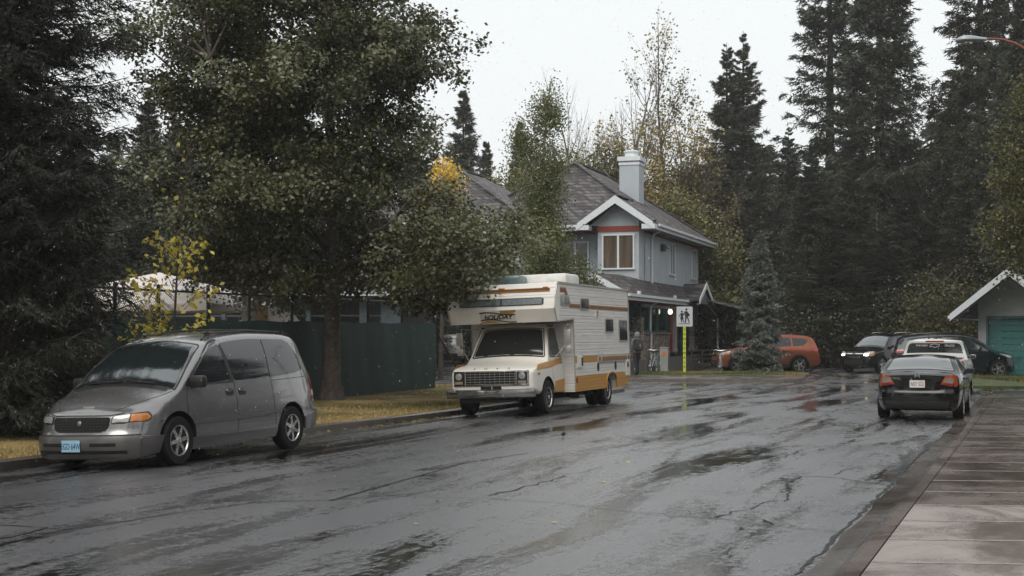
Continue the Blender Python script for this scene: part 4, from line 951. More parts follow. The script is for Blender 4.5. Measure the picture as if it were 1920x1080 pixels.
    mb = MB(); mb.add([UV(-12, -1.37, .048), UV(-12, 16, .048), UV(46.2, 16, .048), UV(46.2, -1.37, .048)], [(0, 1, 2, 3)]); tag(mb.build('pavement_bed', M_WELL), kind='structure')
    # lawn by the garage
    lawn = mat('lawn', (.055, .07, .02), .9, var=.5, vs=4, bmp=.8, bs=40)
    mb = MB(); mb.sheet([(14.6, 46.5, .09), (40, 40, .09), (40, 57.3, .12), (19.0, 57.0, .10), (17.3, 53.5, .09)], .12); tag(mb.build('lawn', lawn), kind='structure')
    # island: pavement, kerb, grass
    far_c = concrete('path_concrete', (.20, .17, .15), .6)
    isl = [(-2, 53.6), (3.0, 53.3), (9.0, 52.0), (9.9, 51.7), (10.5, 52.1), (11.7, 56.5), (12.9, 61.5), (12.5, 62.0), (4, 61.2), (-2, 61.5)]
    mb = MB(); mb.sheet([(x, y, .115) for x, y in isl], .2); tag(mb.build('pavement', far_c), kind='structure')
    mb = MB(); mb.sheet([(2.0, 57.6, .135), (9.9, 57.0, .135), (11.2, 58.2, .135), (12.4, 61.2, .135), (4, 60.6, .135), (2.0, 60.6, .135)], .05); tag(mb.build('lawn', lawn), kind='structure')
    # far kerb and woodland floor
    mb = MB(); mb.tube([(10, 79, .06), (20, 77, .06), (34, 72, .06), (60, 60, .06)], .10, 4); tag(mb.build('kerb', conc), kind='structure')
    mb = MB(); pts = [(9.5, 79.3), (20, 77.2), (34, 72.2), (80, 55), (200, 80), (200, 400), (-200, 400), (-200, 96), (-20, 96), (3.5, 96)]
    mb.add([(x, y, .10) for x, y in pts], [tuple(range(len(pts)))]); tag(mb.build('forest_floor', mat('forest_soil', (.045, .04, .025), .95)), kind='structure')
    # cracks and tar lines
    cr = mat('road_crack', (.008, .008, .008), .5, spec=.3)
    def crack(pts, wd=.018, jit=.03, seed=0):
        r_ = random.Random(seed); q = []
        W_ = [Vector(G(*p)) for p in pts]
        for a, b in zip(W_[:-1], W_[1:]):
            n = max(2, int((b-a).length/.14))
            for k in range(n): q.append(a.lerp(b, k/n)+Vector((r_.uniform(-jit, jit), r_.uniform(-jit, jit))))
        q.append(W_[-1]); L_, R_ = [], []
        for i, p in enumerate(q):
            d = (q[min(i+1, len(q)-1)]-q[max(i-1, 0)]).normalized(); n_ = Vector((-d.y, d.x))*wd*r_.uniform(.3, 1.1)/2
            u_, v_ = toUV(p.x, p.y); z = road_z(u_, v_)+.005
            L_.append((p.x+n_.x, p.y+n_.y, z)); R_.append((p.x-n_.x, p.y-n_.y, z))
        m_ = MB(); m_.grid([L_, R_]); tag(m_.build('road_crack', cr), kind='structure')
    crack([(620, 939), (770, 897), (870, 868), (990, 850)], .05, .012, 1)
    crack([(190, 985), (330, 962), (480, 942), (620, 938), (790, 925)], .03, .015, 2)
    crack([(1343, 970), (1400, 955), (1440, 940), (1470, 940), (1480, 925), (1475, 905), (1500, 893), (1560, 895), (1680, 912)], .03, .04, 3)
    crack([(920, 929), (980, 915), (1050, 895), (1055, 892)], .04, .05, 4)
    crack([(1020, 891), (1080, 888), (1130, 876)], .02, .03, 5)
    crack([(1440, 865), (1480, 853), (1505, 844)], .035, .04, 6)
    crack([(1565, 890), (1590, 880), (1640, 874), (1715, 873)], .025, .03, 7)
    crack([(850, 816), (980, 821), (1300, 833), (1560, 838)], .02, .01, 8)
    crack([(1200, 964), (1340, 972), (1480, 990), (1600, 1000)], .02, .02, 9)
    crack([(0, 1012), (90, 990), (0, 985)], .03, .03, 10)
    crack([(1490, 1079), (1530, 1045), (1545, 1032), (1575, 999), (1620, 957), (1669, 912), (1717, 860), (1762, 824), (1790, 800)], .05, .02, 11)
    crack([(1430, 980), (1436, 975), (1452, 984)], .03, .03, 12)
    crack([(700, 930), (900, 934), (1060, 945), (1180, 960), (1300, 965)], .015, .02, 13)
    # grass blades on the verge
    rg = np.random.default_rng(5)
    def blades(n, usamp, h, name, tones, label, zf):
        u, dv = usamp(rg, n); kv = np.array([KERB(min(x, 43)) for x in u]) if zf == 'k' else 0
        if zf == 'k': x = u*RU.x+(kv-dv)*RV_.x; y = u*RU.y+(kv-dv)*RV_.y; z = np.full(n, .05)
        else: x, y = u, dv; z = np.full(n, zf)
        hh = h*rg.uniform(.5, 1.3, n); a = rg.uniform(0, 6.28, n); wv = hh*.14+.003; lean = rg.normal(0, .45, (n, 2))*hh[:, None]
        B0 = np.stack([x-np.cos(a)*wv, y-np.sin(a)*wv, z], 1); B1 = np.stack([x+np.cos(a)*wv, y+np.sin(a)*wv, z], 1); T = np.stack([x+lean[:, 0], y+lean[:, 1], z+hh], 1)
        V = np.stack([B0, B1, T], 1).reshape(-1, 3)
        m_, t_, b_ = new_mat(name+'_mat'); setp(b_, rough=.6)
        at = t_.nodes.new('ShaderNodeAttribute'); at.attribute_name = 'tone'; t_.links.new(ramp(t_, tones, at.outputs['Fac']), b_.inputs['Base Color'])
        f = .5+.28*np.sin(x*1.1+1.3*np.sin(y*.8))+.22*np.sin(y*.9+x*.5)+rg.normal(0, .17, n)
        if zf == 'k': f += np.clip((3.0-dv)/3.0, -.5, .8)*.35
        o = np_mesh(name, V, 3, m_, None, np.clip(f, 0, 1)); tag(o, label, 'grass', kind='stuff')
    blades(90000, lambda r_, n: (r_.uniform(14, 43.5, n), .2+11*r_.random(n)**1.6), .05, 'grass', [(.1, (.05, .07, .014)), (.4, (.19, .155, .035)), (.8, (.44, .32, .13))], 'short autumn grass on the verge left of the road', 'k')
    blades(16000, lambda r_, n: (r_.uniform(2.6, 12.0, n), r_.uniform(57.8, 60.9, n)), .07, 'grass', [(.1, (.03, .06, .012)), (.6, (.10, .12, .02)), (.9, (.25, .2, .05))], 'green grass strip around the crosswalk sign', .13)
    blades(14000, lambda r_, n: (r_.uniform(17.6, 24, n), r_.uniform(47, 57, n)), .07, 'grass', [(.1, (.03, .055, .012)), (.7, (.09, .10, .02)), (.95, (.2, .16, .05))], 'mown green grass before the garage', .10)
    # fallen leaves
    pts = []; r_ = random.Random(8)
    for _ in range(420): u = r_.uniform(14, 43); pts.append((*UV(u, KERB(u)-r_.uniform(.2, 8), .10)[:2], .105))
    for _ in range(230):
        u = r_.triangular(17, 41, 27); v = KERB(u)+.03+r_.expovariate(1/.10); pts.append((*UV(u, v)[:2], road_z(u, v)+.012))
    for _ in range(90): pts.append((*UV(r_.uniform(41, 45.5), -1.62+r_.uniform(0, .45))[:2], .03))
    for _ in range(50): u = r_.uniform(12, 42); v = r_.uniform(-12, -1.7); pts.append((*UV(u, v)[:2], road_z(u, v)+.01))
    for _ in range(120): pts.append((r_.uniform(2.6, 12), r_.uniform(57.5, 61), .16))
    V = []
    for x, y, z in pts:
        a = r_.uniform(0, 6.3); s_ = r_.uniform(.025, .05); c, d = math.cos(a)*s_, math.sin(a)*s_; k = r_.uniform(0, .5)*s_
        V += [(x-c, y-d, z), (x+d*.6, y-c*.6, z+k), (x+c, y+d, z+k*.5), (x-d*.6, y+c*.6, z+.3*k)]
    lm, t, b = new_mat('fallen_leaf'); setp(b, rough=.4); at = t.nodes.new('ShaderNodeAttribute'); at.attribute_name = 'tone'
    t.links.new(ramp(t, [(0, (.12, .06, .02)), (.4, (.40, .27, .04)), (1, (.55, .42, .08))], at.outputs['Fac']), b.inputs['Base Color'])
    o = np_mesh('fallen_leaves', np.array(V), 4, lm, None, np.array([r_.random() for _ in pts])); tag(o, 'yellow fallen leaves scattered on verge and gutter', 'leaves', kind='stuff')
# ------------------------------------------------------------------ house, garage, fence and what stands behind it
def shingles(name, col):
    m, t, b = new_mat(name); setp(b, rough=.62, spec=.4)
    tc = t.nodes.new('ShaderNodeTexCoord'); sx = t.nodes.new('ShaderNodeSeparateXYZ'); t.links.new(tc.outputs['Object'], sx.inputs[0])
    row = mul(t, sx.outputs[2], 1/.175); fl = t.nodes.new('ShaderNodeMath'); fl.operation = 'FLOOR'; t.links.new(row, fl.inputs[0])
    fr = t.nodes.new('ShaderNodeMath'); fr.operation = 'FRACT'; t.links.new(row, fr.inputs[0])
    cb = t.nodes.new('ShaderNodeCombineXYZ'); t.links.new(mul(t, mul(t, sx.outputs[0], sx.outputs[1], 'ADD'), 5.0), cb.inputs[0]); t.links.new(mul(t, fl.outputs[0], 7.31), cb.inputs[1])
    wn = t.nodes.new('ShaderNodeTexWhiteNoise'); wn.noise_dimensions = '2D'
    sn = t.nodes.new('ShaderNodeVectorMath'); sn.operation = 'FLOOR'; t.links.new(cb.outputs[0], sn.inputs[0]); t.links.new(sn.outputs[0], wn.inputs['Vector'])
    big = noise(t, coords(t), .7, 5, .6)
    tone = mul(t, mul(t, wn.outputs[0], .55), mul(t, big, .5), 'ADD')
    c = ramp(t, [(.15, [x*.4 for x in col]), (.5, col), (.8, [min(1, x*2.3) for x in col])], tone)
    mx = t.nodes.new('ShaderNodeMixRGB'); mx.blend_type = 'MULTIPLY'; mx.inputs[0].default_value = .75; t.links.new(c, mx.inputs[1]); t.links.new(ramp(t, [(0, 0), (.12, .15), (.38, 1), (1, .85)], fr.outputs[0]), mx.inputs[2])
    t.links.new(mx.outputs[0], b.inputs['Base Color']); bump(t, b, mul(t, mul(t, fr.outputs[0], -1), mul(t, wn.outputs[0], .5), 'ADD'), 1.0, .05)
    return m
def stone_mat():
    m, t, b = new_mat('river_stone'); setp(b, rough=.65); v = coords(t)
    vo = node(t, 'TexVoronoi', Scale=4.2); vo.feature = 'DISTANCE_TO_EDGE'; t.links.new(v, vo.inputs['Vector'])
    vc = node(t, 'TexVoronoi', Scale=4.2); t.links.new(v, vc.inputs['Vector']); hs = t.nodes.new('ShaderNodeSeparateColor'); t.links.new(vc.outputs['Color'], hs.inputs[0])
    c = ramp(t, [(.1, (.16, .12, .09)), (.4, (.34, .27, .21)), (.7, (.20, .18, .16)), (.95, (.42, .36, .30))], hs.outputs[0])
    mx = t.nodes.new('ShaderNodeMixRGB'); t.links.new(ramp(t, [(.02, 0), (.07, 1)], vo.outputs['Distance']), mx.inputs[0]); mx.inputs[1].default_value = (.05, .04, .035, 1); t.links.new(c, mx.inputs[2])
    t.links.new(mx.outputs[0], b.inputs['Base Color']); bump(t, b, ramp(t, [(0, 0), (.2, 1)], vo.outputs['Distance']), 1, .06); return m
def quadroof(mb, pts, th=.14, mi=0): mb.sheet(pts, th, mi)
def build_house():
    H = empty('house', (5.89, 66, 0), R(-18)); tag(H, 'two storey grey stucco house with shingled hip roof, bay gable and tall chimney', 'house')
    stucco = mat('stucco', (.42, .455, .48), .8, var=.10, vs=1.2, bmp=.35, bs=30)
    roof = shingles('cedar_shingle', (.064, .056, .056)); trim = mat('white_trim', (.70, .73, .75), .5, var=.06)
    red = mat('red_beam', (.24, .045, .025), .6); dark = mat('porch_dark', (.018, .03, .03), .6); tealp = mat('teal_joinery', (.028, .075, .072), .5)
    soff = mat('soffit', (.16, .165, .17), .7); stone = stone_mat()
    # walls
    mb = MB()
    mb.box((-.985, .65, 5.55), (1.97, 1.3, 3.2)); mb.box((-4.5, 8.0, 5.0), (9.0, 13.9, 3.9)); mb.prism([(-2.4, 6.83), (.45, 6.83), (-.985, 7.92)], 'y', .05, .9)
    mb.box((-9.3, 2.0, 5.3), (8.8, 9.5, 3.2)); mb.box((-6.6, 3.6, 2.0), (3.4, 6.5, 3.6)); mb.build('wall', stucco, H)
    mb = MB(); mb.box((-.985, .02, 6.67), (2.05, .12, .26)); mb.box((-3.4, 1.02, 6.66), (2.8, .1, .24)); mb.box((-6.3, -2.82, 6.66), (2.6, .1, .24)); mb.box((.04, 8, 6.66), (.1, 13.6, .22)); mb.build('red_beam', red, H)
    # main hip roof
    e, zt = 6.98, 10.45; A = (.72, -.0, e); B = (.72, 16.2, e); C_ = (-9.6, 16.2, e); D = (-9.6, .2, e); R0, R1 = (-4.42, 4.87, zt), (-4.42, 11.2, zt)
    mb = MB(); top = [A, B, C_, D, R0, R1]
    mb.add(top+[(x, y, z-.16) for x, y, z in top[:4]], [(0, 1, 5, 4), (1, 2, 5), (2, 3, 4, 5), (3, 0, 4), (9, 8, 7, 6), (0, 6, 7, 1), (1, 7, 8, 2), (2, 8, 9, 3), (3, 9, 6, 0)])
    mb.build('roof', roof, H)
    mb = MB()
    for a, b in ((A, R0), (B, R1), (R0, R1), (D, R0)): mb.bar((a[0], a[1], a[2]+.03), (b[0], b[1], b[2]+.03), .26, .07)
    mb.build('ridge_cap', roof, H)
    # left wing hip roof, standing forward
    w = [(-4.4, -3.5, 6.98), (-4.4, 9, 6.98), (-14.2, 9, 6.98), (-14.2, -3.5, 6.98)]; r0, r1 = (-9.3, 1.3, 9.85), (-9.3, 4.5, 9.85)
    mb = MB(); top = w+[r0, r1]; mb.add(top+[(x, y, z-.16) for x, y, z in w], [(0, 1, 5, 4), (1, 2, 5), (2, 3, 4, 5), (3, 0, 4), (9, 8, 7, 6), (0, 6, 7, 1), (1, 7, 8, 2), (2, 8, 9, 3), (3, 9, 6, 0)]); mb.build('wing_roof', roof, H)
    mb = MB()
    for a, b in ((w[0], r0), (r0, r1), (w[3], r0)): mb.bar((a[0], a[1], a[2]+.03), (b[0], b[1], b[2]+.03), .26, .07)
    mb.build('ridge_cap', roof, H)
    # bay gable
    ap = (-.985, 8.16); L_, R_ = (-2.80, 6.90), (.80, 6.90)
    mb = MB(); mb.sheet([(ap[0], -.60, ap[1]), (R_[0], -.60, R_[1]), (R_[0], 2.2, R_[1]), (ap[0], 2.6, ap[1])], .1); mb.sheet([(ap[0], -.60, ap[1]), (L_[0], -.60, L_[1]), (L_[0], 2.2, L_[1]), (ap[0], 2.6, ap[1])], .1); mb.build('gable_roof', roof, H)
    mb = MB(); mb.bar((ap[0], -.6, ap[1]+.04), (ap[0], 2.6, ap[1]+.04), .26, .06); mb.build('ridge_cap', roof, H)
    def rake(a, b, y, wd, nm, m_, th=.05):
        q = MB(); d = (Vector((b[0], b[1]))-Vector((a[0], a[1]))).normalized(); q.prism([(a[0], a[1]+.02), (b[0], b[1]+.02), (b[0], b[1]-wd*.95), (a[0], a[1]-wd*1.18)], 'y', y-th, y); return q.build(nm, m_, H)
    rake(ap, L_, -.62, .30, 'rake_board', trim); rake(ap, R_, -.62, .30, 'rake_board', trim)
    for x_ in (-2.55, .58): mb = MB(); mb.box((x_, -.35, 6.72), (.62, .6, .22)); mb.build('eave_return', trim, H)
    mb = MB(); mb.sheet([(ap[0], -.58, ap[1]-.13), (R_[0], -.58, R_[1]-.13), (R_[0], .6, R_[1]-.13), (ap[0], .6, ap[1]-.13)], .03); mb.sheet([(ap[0], -.58, ap[1]-.13), (L_[0], -.58, L_[1]-.13), (L_[0], .6, L_[1]-.13), (ap[0], .6, ap[1]-.13)], .03); mb.build('gable_soffit', soff, H)
    # eaves: soffit, fascia, gutter
    def eave(pts, nm='gutter'):
        for a, b in zip(pts[:-1], pts[1:]):
            a, b = Vector(a), Vector(b); q = MB(); q.bar(a-Vector((0, 0, .16)), b-Vector((0, 0, .16)), .05, .26); q.build('fascia', trim, H)
            d = (b-a).normalized(); n = d.cross(Vector((0, 0, 1)))*.08
            q = MB(); q.bar(a+n-Vector((0, 0, .07)), b+n-Vector((0, 0, .07)), .13, .12); q.build(nm, trim, H)
    eave([(.76, 16.2, 6.92), (.76, .5, 6.92)][::-1]); eave([(-9.6, .16, 6.92), (-2.95, .16, 6.92)]); eave([(-14.2, -3.54, 6.92), (-4.4, -3.54, 6.92)]); eave([(-4.36, -3.5, 6.92), (-4.36, .1, 6.92)])
    mb = MB(); mb.box((.36, 8.3, 6.68), (.72, 15.8, .05)); mb.box((-6, .58, 6.70), (7.0, .85, .05)); mb.box((-9.3, -3.1, 6.70), (9.6, .8, .05)); mb.build('soffit', soff, H)
    # chimney
    mb = MB(); mb.box((-1.96, 6.9, 8.95), (1.02, 1.15, 3.4)); ch = mb.build('chimney', mat('chimney_stucco', (.46, .50, .53), .8, var=.08, vs=1.5, bmp=.3, bs=30), H)
    mb = MB(); mb.box((-1.96, 6.9, 10.72), (1.20, 1.33, .22)); mb.box((-1.96, 6.9, 10.46), (1.1, 1.23, .12)); mb.build('chimney_cap', trim, ch)
    mb = MB(); mb.lathe([(.36, 10.83), (.36, 11.08), (.42, 11.10), (.42, 11.16), (.30, 11.2), (.02, 11.22)], (-1.96, 6.9, 0), 'Z', 20); mb.build('flue', trim, ch, True)
    mb = MB(); mb.box((-1.96, 6.9, 8.75), (1.5, 1.6, .08), Matrix.Rotation(R(33), 3, 'Y')); mb.build('flashing', roof, ch)
    # windows
    warm, t, b = new_mat('curtained_window'); setp(b, rough=.12, coat=.5); v = coords(t, (3, 3, .4)); t.links.new(ramp(t, [(.3, (.06, .047, .034)), (.7, (.16, .122, .085))], noise(t, v, 1.2, 3)), b.inputs['Base Color'])
    def win(cx, cy, cz, wd, ht, face, gl, mull=1, fr=.07):
        """face 'f' looks to -y, 'r' looks to +x"""
        q = MB()
        def bx(u, vv, du, dv, dep, off, mb_):
            if face == 'f': mb_.box((cx+u, cy-off, cz+vv), (du, dep, dv))
            else: mb_.box((cx+off, cy+u, cz+vv), (dep, du, dv))
        bx(0, ht/2, wd+2*fr, fr, .10, .02, q); bx(0, -ht/2, wd+2*fr, fr, .12, .03, q); bx(-wd/2, 0, fr, ht-fr, .10, .02, q); bx(wd/2, 0, fr, ht-fr, .10, .02, q)
        for k in range(mull): bx(-wd/2+wd*(k+1)/(mull+1), 0, fr*1.3, ht-fr, .09, .02, q)
        w_ = q.build('window', trim, H); q = MB(); bx(0, 0, wd, ht, .03, .005, q); q.build('pane', gl, w_); return w_
    win(-.98, -.01, 5.60, 1.48, 1.58, 'f', warm)
    win(-3.35, 1.04, 5.55, 1.3, 1.2, 'f', M_GLASS); win(-6.4, -2.76, 5.3, 1.4, 1.4, 'f', M_GLASS); win(-9.5, -2.76, 5.3, 1.4, 1.4, 'f', M_GLASS)
    win(.01, 7.5, 5.6, 1.1, 1.6, 'r', M_GLASS); win(.01, 13.4, 5.6, 1.1, 1.6, 'r', M_GLASS)
    mb = MB(); mb.tube([(.85, 1.5, 6.8), (.72, 1.8, 6.72), (.2, 2.35, 6.55), (.08, 2.45, 6.3), (.08, 2.45, 4.2)], .05, 8); mb.build('downpipe', trim, H, True)
    mb = MB(); mb.box((.1, 5.0, 6.05), (.22, .5, .35), None, 0, .04); mb.tube([(.1, 5.0, 6.2), (.3, 5.3, 6.0)], .03); mb.build('floodlight', mat('dark_lamp', (.05, .05, .05), .6), H)
    # lower storey
    mb = MB(); mb.box((-3.2, 5.55, .29), (6.8, 19.1, .58)); mb.build('plinth', mat('plinth_grey', (.13, .115, .105), .8, var=.2, vs=2), H)
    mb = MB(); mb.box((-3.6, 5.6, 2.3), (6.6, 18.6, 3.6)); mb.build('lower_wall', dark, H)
    mb = MB(); mb.box((-.27, 1.85, 1.17), (.36, 11.2, 1.2)); mb.box((-.12, .1, 1.55), (.55, .55, 2.0)); mb.box((-.1, -3.7, 1.7), (.5, .5, 2.2)); mb.build('stone_wall', stone, H)
    mb = MB(); mb.box((-.24, 1.85, 1.80), (.46, 11.3, .07)); mb.build('stone_coping', mat('coping', (.20, .17, .14), .7), H)
    for k in range(5):
        y0 = -3.3+k*2.15; q = MB()
        for yy in (y0, y0+2.0): q.box((-.27, yy, 2.55), (.12, .09, 1.42))
        q.box((-.27, y0+1, 1.88), (.12, 2.0, .09)); q.box((-.27, y0+1, 3.22), (.12, 2.0, .09)); w_ = q.build('window', tealp, H)
        q = MB(); q.box((-.29, y0+1, 2.55), (.03, 1.95, 1.3)); q.build('pane', mat('teal_pane', (.012, .04, .042), .08, coat=.5), w_)
    mb = MB(); mb.box((-.05, -1.0, 3.35), (.3, 7, .32)); mb.box((-.05, 7, 3.35), (.3, 8.8, .32)); mb.build('porch_beam', red, H)
    pm = mat('porch_post', (.38, .31, .31), .6)
    for y0, m_, wd in ((8.6, pm, .30), (8.0, red, .12), (13.6, pm, .28), (14.6, pm, .20), (.45, tealp, .2), (10.9, tealp, .16)):
        q = MB(); q.box((-.12, y0, 2.15), (wd, wd, 2.7)); 
        if m_ is pm: q.box((-.12, y0, .92), (wd+.08, wd+.08, .14)); q.box((-.12, y0, 3.15), (wd+.06, wd+.06, .1))
        q.build('porch_post', m_, H)
    q = MB(); q.box((-.29, 9.9, 1.75), (.06, 1.0, 2.2)); dr = q.build('door', tealp, H); q = MB(); q.box((-.25, 9.9, 2.0), (.03, .6, 1.2)); q.build('door_glass', M_GLASS, dr)
    mb = MB(); mb.tube([(.50, 2.6, 3.45), (.42, 2.5, 3.32), (.12, 2.25, 3.15), (.06, 2.2, 3.0), (.06, 2.2, 1.95), (.03, 2.5, 1.8), (.03, 2.5, .6)], .045, 8); mb.build('downpipe', trim, H, True)
    mb = MB(); mb.tube([(.9, 12.6, 3.4), (1.2, 14.2, 2.75), (1.2, 14.3, 2.6), (1.2, 14.3, 1.0)], .05, 8); mb.build('downpipe', trim, H, True)
    # ramp rails in the dark bed
    mb = MB()
    for z in (1.0, .75, .5, .25): mb.bar((.9, 8.2, z*.9), (3.2, 14.5, z), .04, .04)
    for k in range(7): mb.bar((.9+k*.38, 8.2+k*1.05, .1), (.9+k*.38, 8.2+k*1.05, .98), .05, .05)
    mb.build('ramp_rail', mat('weathered_wood', (.07, .05, .045), .8), H)
    # porch roofs
    mb = MB()
    mb.sheet([(.50, -4.6, 3.60), (.50, 11.8, 3.60), (-.02, 11.8, 4.32), (-.02, -.02, 4.32), (-.97, -.02, 4.55), (-.97, -4.6, 4.43)], .10)
    mb.sheet([(-.97, -4.6, 4.43), (-.97, -.02, 4.43), (-2.4, -.02, 3.60), (-2.4, -4.6, 3.60)], .10)
    mb.sheet([(-2.2, -.02, 4.0), (-2.2, .9, 4.1), (-8, .9, 4.1), (-8, -.02, 3.7)], .1); mb.build('porch_roof', roof, H)
    rake((-.97, 4.43), (-2.45, 3.57), -4.62, .24, 'rake_board', trim); rake((-.97, 4.43), (.54, 3.57), -4.62, .24, 'rake_board', trim)
    mb = MB(); mb.prism([(-2.2, 3.6), (.3, 3.6), (-.97, 4.32)], 'y', -4.4, -4.2); pg = mb.build('gable_wall', trim, H)
    mb = MB(); mb.prism([(-1.55, 3.62), (-.4, 3.62), (-.97, 3.98)], 'y', -4.42, -4.35); mb.build('gable_window', M_GLASS, pg)
    eave([(.52, -4.6, 3.55), (.52, 9.6, 3.55)])
    # small side entrance gable and the lean-to beyond
    mb = MB(); mb.sheet([(1.2, 8.8, 3.55), (1.2, 10.8, 4.45), (-.3, 10.8, 4.45), (-.3, 8.8, 3.55)], .08); mb.sheet([(1.2, 12.8, 3.55), (1.2, 10.8, 4.45), (-.3, 10.8, 4.45), (-.3, 12.8, 3.55)], .08); mb.sheet([(3.0, 11.6, 3.15), (3.0, 16.5, 3.15), (.0, 16.5, 3.9), (.0, 11.6, 3.9)], .08); mb.build('entrance_roof', roof, H)
    mb = MB()
    for y0, y1 in ((8.75, 10.8), (12.85, 10.8)): mb.prism([(y0, 3.58), (y1, 4.5), (y1, 4.22), (y0, 3.34)], 'x', 1.2, 1.25)
    mb.build('rake_board', trim, H)
    mb = MB(); mb.prism([(9.0, 3.35), (12.6, 3.35), (10.8, 4.2)], 'x', 1.0, 1.1); mb.build('gable_wall', soff, H)
    # lit globe under the eave
    gl, t, b = new_mat('lit_globe'); b.inputs['Emission Color'].default_value = (1, .97, .75, 1); b.inputs['Emission Strength'].default_value = 1.6
    mb = MB(); mb.lathe([(.005, -.14), (.07, -.125), (.11, -.07), (.12, 0), (.11, .07), (.07, .125), (.005, .14)], (.05, 6.9, 2.90), 'Z', 20); g = mb.build('porch_globe', gl, H, True); mb = MB(); mb.tube([(.05, 6.9, 3.09), (.05, 6.9, 3.3)], .02); mb.build('globe_stem', M_BLACK, g)
    for y0 in (-2.4, 5.6): mb = MB(); mb.box((.56, y0, 3.62), (.12, .32, .14), None, 0, .02); mb.build('gutter_clip', trim, H)
    return H
def build_garage():
    H = empty('garage', (19.9, 57.0, 0), R(-25)); tag(H, 'small grey garage with white gable boards and a teal overhead door', 'garage')
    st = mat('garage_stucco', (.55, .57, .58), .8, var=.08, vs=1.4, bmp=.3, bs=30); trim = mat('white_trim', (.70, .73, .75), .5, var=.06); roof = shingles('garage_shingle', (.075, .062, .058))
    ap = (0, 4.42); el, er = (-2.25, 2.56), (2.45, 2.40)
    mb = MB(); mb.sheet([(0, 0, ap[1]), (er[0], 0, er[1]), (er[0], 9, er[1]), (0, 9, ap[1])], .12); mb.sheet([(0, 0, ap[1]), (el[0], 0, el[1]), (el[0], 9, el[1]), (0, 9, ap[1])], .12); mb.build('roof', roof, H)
    mb = MB(); mb.bar((0, 0, ap[1]+.04), (0, 9, ap[1]+.04), .25, .06); mb.build('ridge_cap', roof, H)
    for e in (el, er):
        q = MB(); q.prism([(ap[0], ap[1]+.03), (e[0]*1.01, e[1]+.02), (e[0]*1.01, e[1]-.26), (ap[0], ap[1]-.31)], 'y', -.08, -.01); q.build('rake_board', trim, H)
        q = MB(); q.sheet([(0, .02, ap[1]-.15), (e[0]*.99, .02, e[1]-.15), (e[0]*.99, 1.6, e[1]-.15), (0, 1.6, ap[1]-.15)], .03); q.build('soffit', mat('garage_soffit', (.36, .36, .37), .7), H)
    q = MB(); q.bar((el[0]-.05, 0, el[1]-.1), (el[0]-.05, 9, el[1]-.1), .12, .12); q.build('gutter', trim, H)
    mb = MB(); mb.prism([(-1.35, .0), (-1.02, .0), (-1.02, 2.52), (1.44, 2.52), (1.44, 0), (1.9, 0), (1.9, 2.72), (0, 4.2), (-1.35, 3.10)], 'y', 1.5, 1.7); mb.box((-1.27, 5.2, 1.4), (.16, 7.0, 2.8)); mb.box((1.82, 5.2, 1.3), (.16, 7, 2.6)); mb.build('wall', st, H)
    tl = mat('teal_door', (.06, .235, .225), .45, var=.1); tf = mat('teal_frame', (.05, .14, .14), .5)
    mb = MB(); mb.box((-.985, 1.6, 1.25), (.09, .26, 2.5)); mb.box((1.40, 1.6, 1.25), (.09, .26, 2.5)); mb.box((.21, 1.6, 2.46), (2.3, .26, .1)); mb.build('door_frame', tf, H)
    mb = MB()
    for k in range(9): mb.box((.21, 1.68, .14+k*.265), (2.3, .05, .25), None, 0, .012)
    d = mb.build('garage_door', tl, H); mb = MB(); mb.tube([(.1, 1.63, .75), (.12, 1.58, .75), (.3, 1.58, .75), (.32, 1.63, .75)], .012); mb.build('handle', M_BLACK, d)
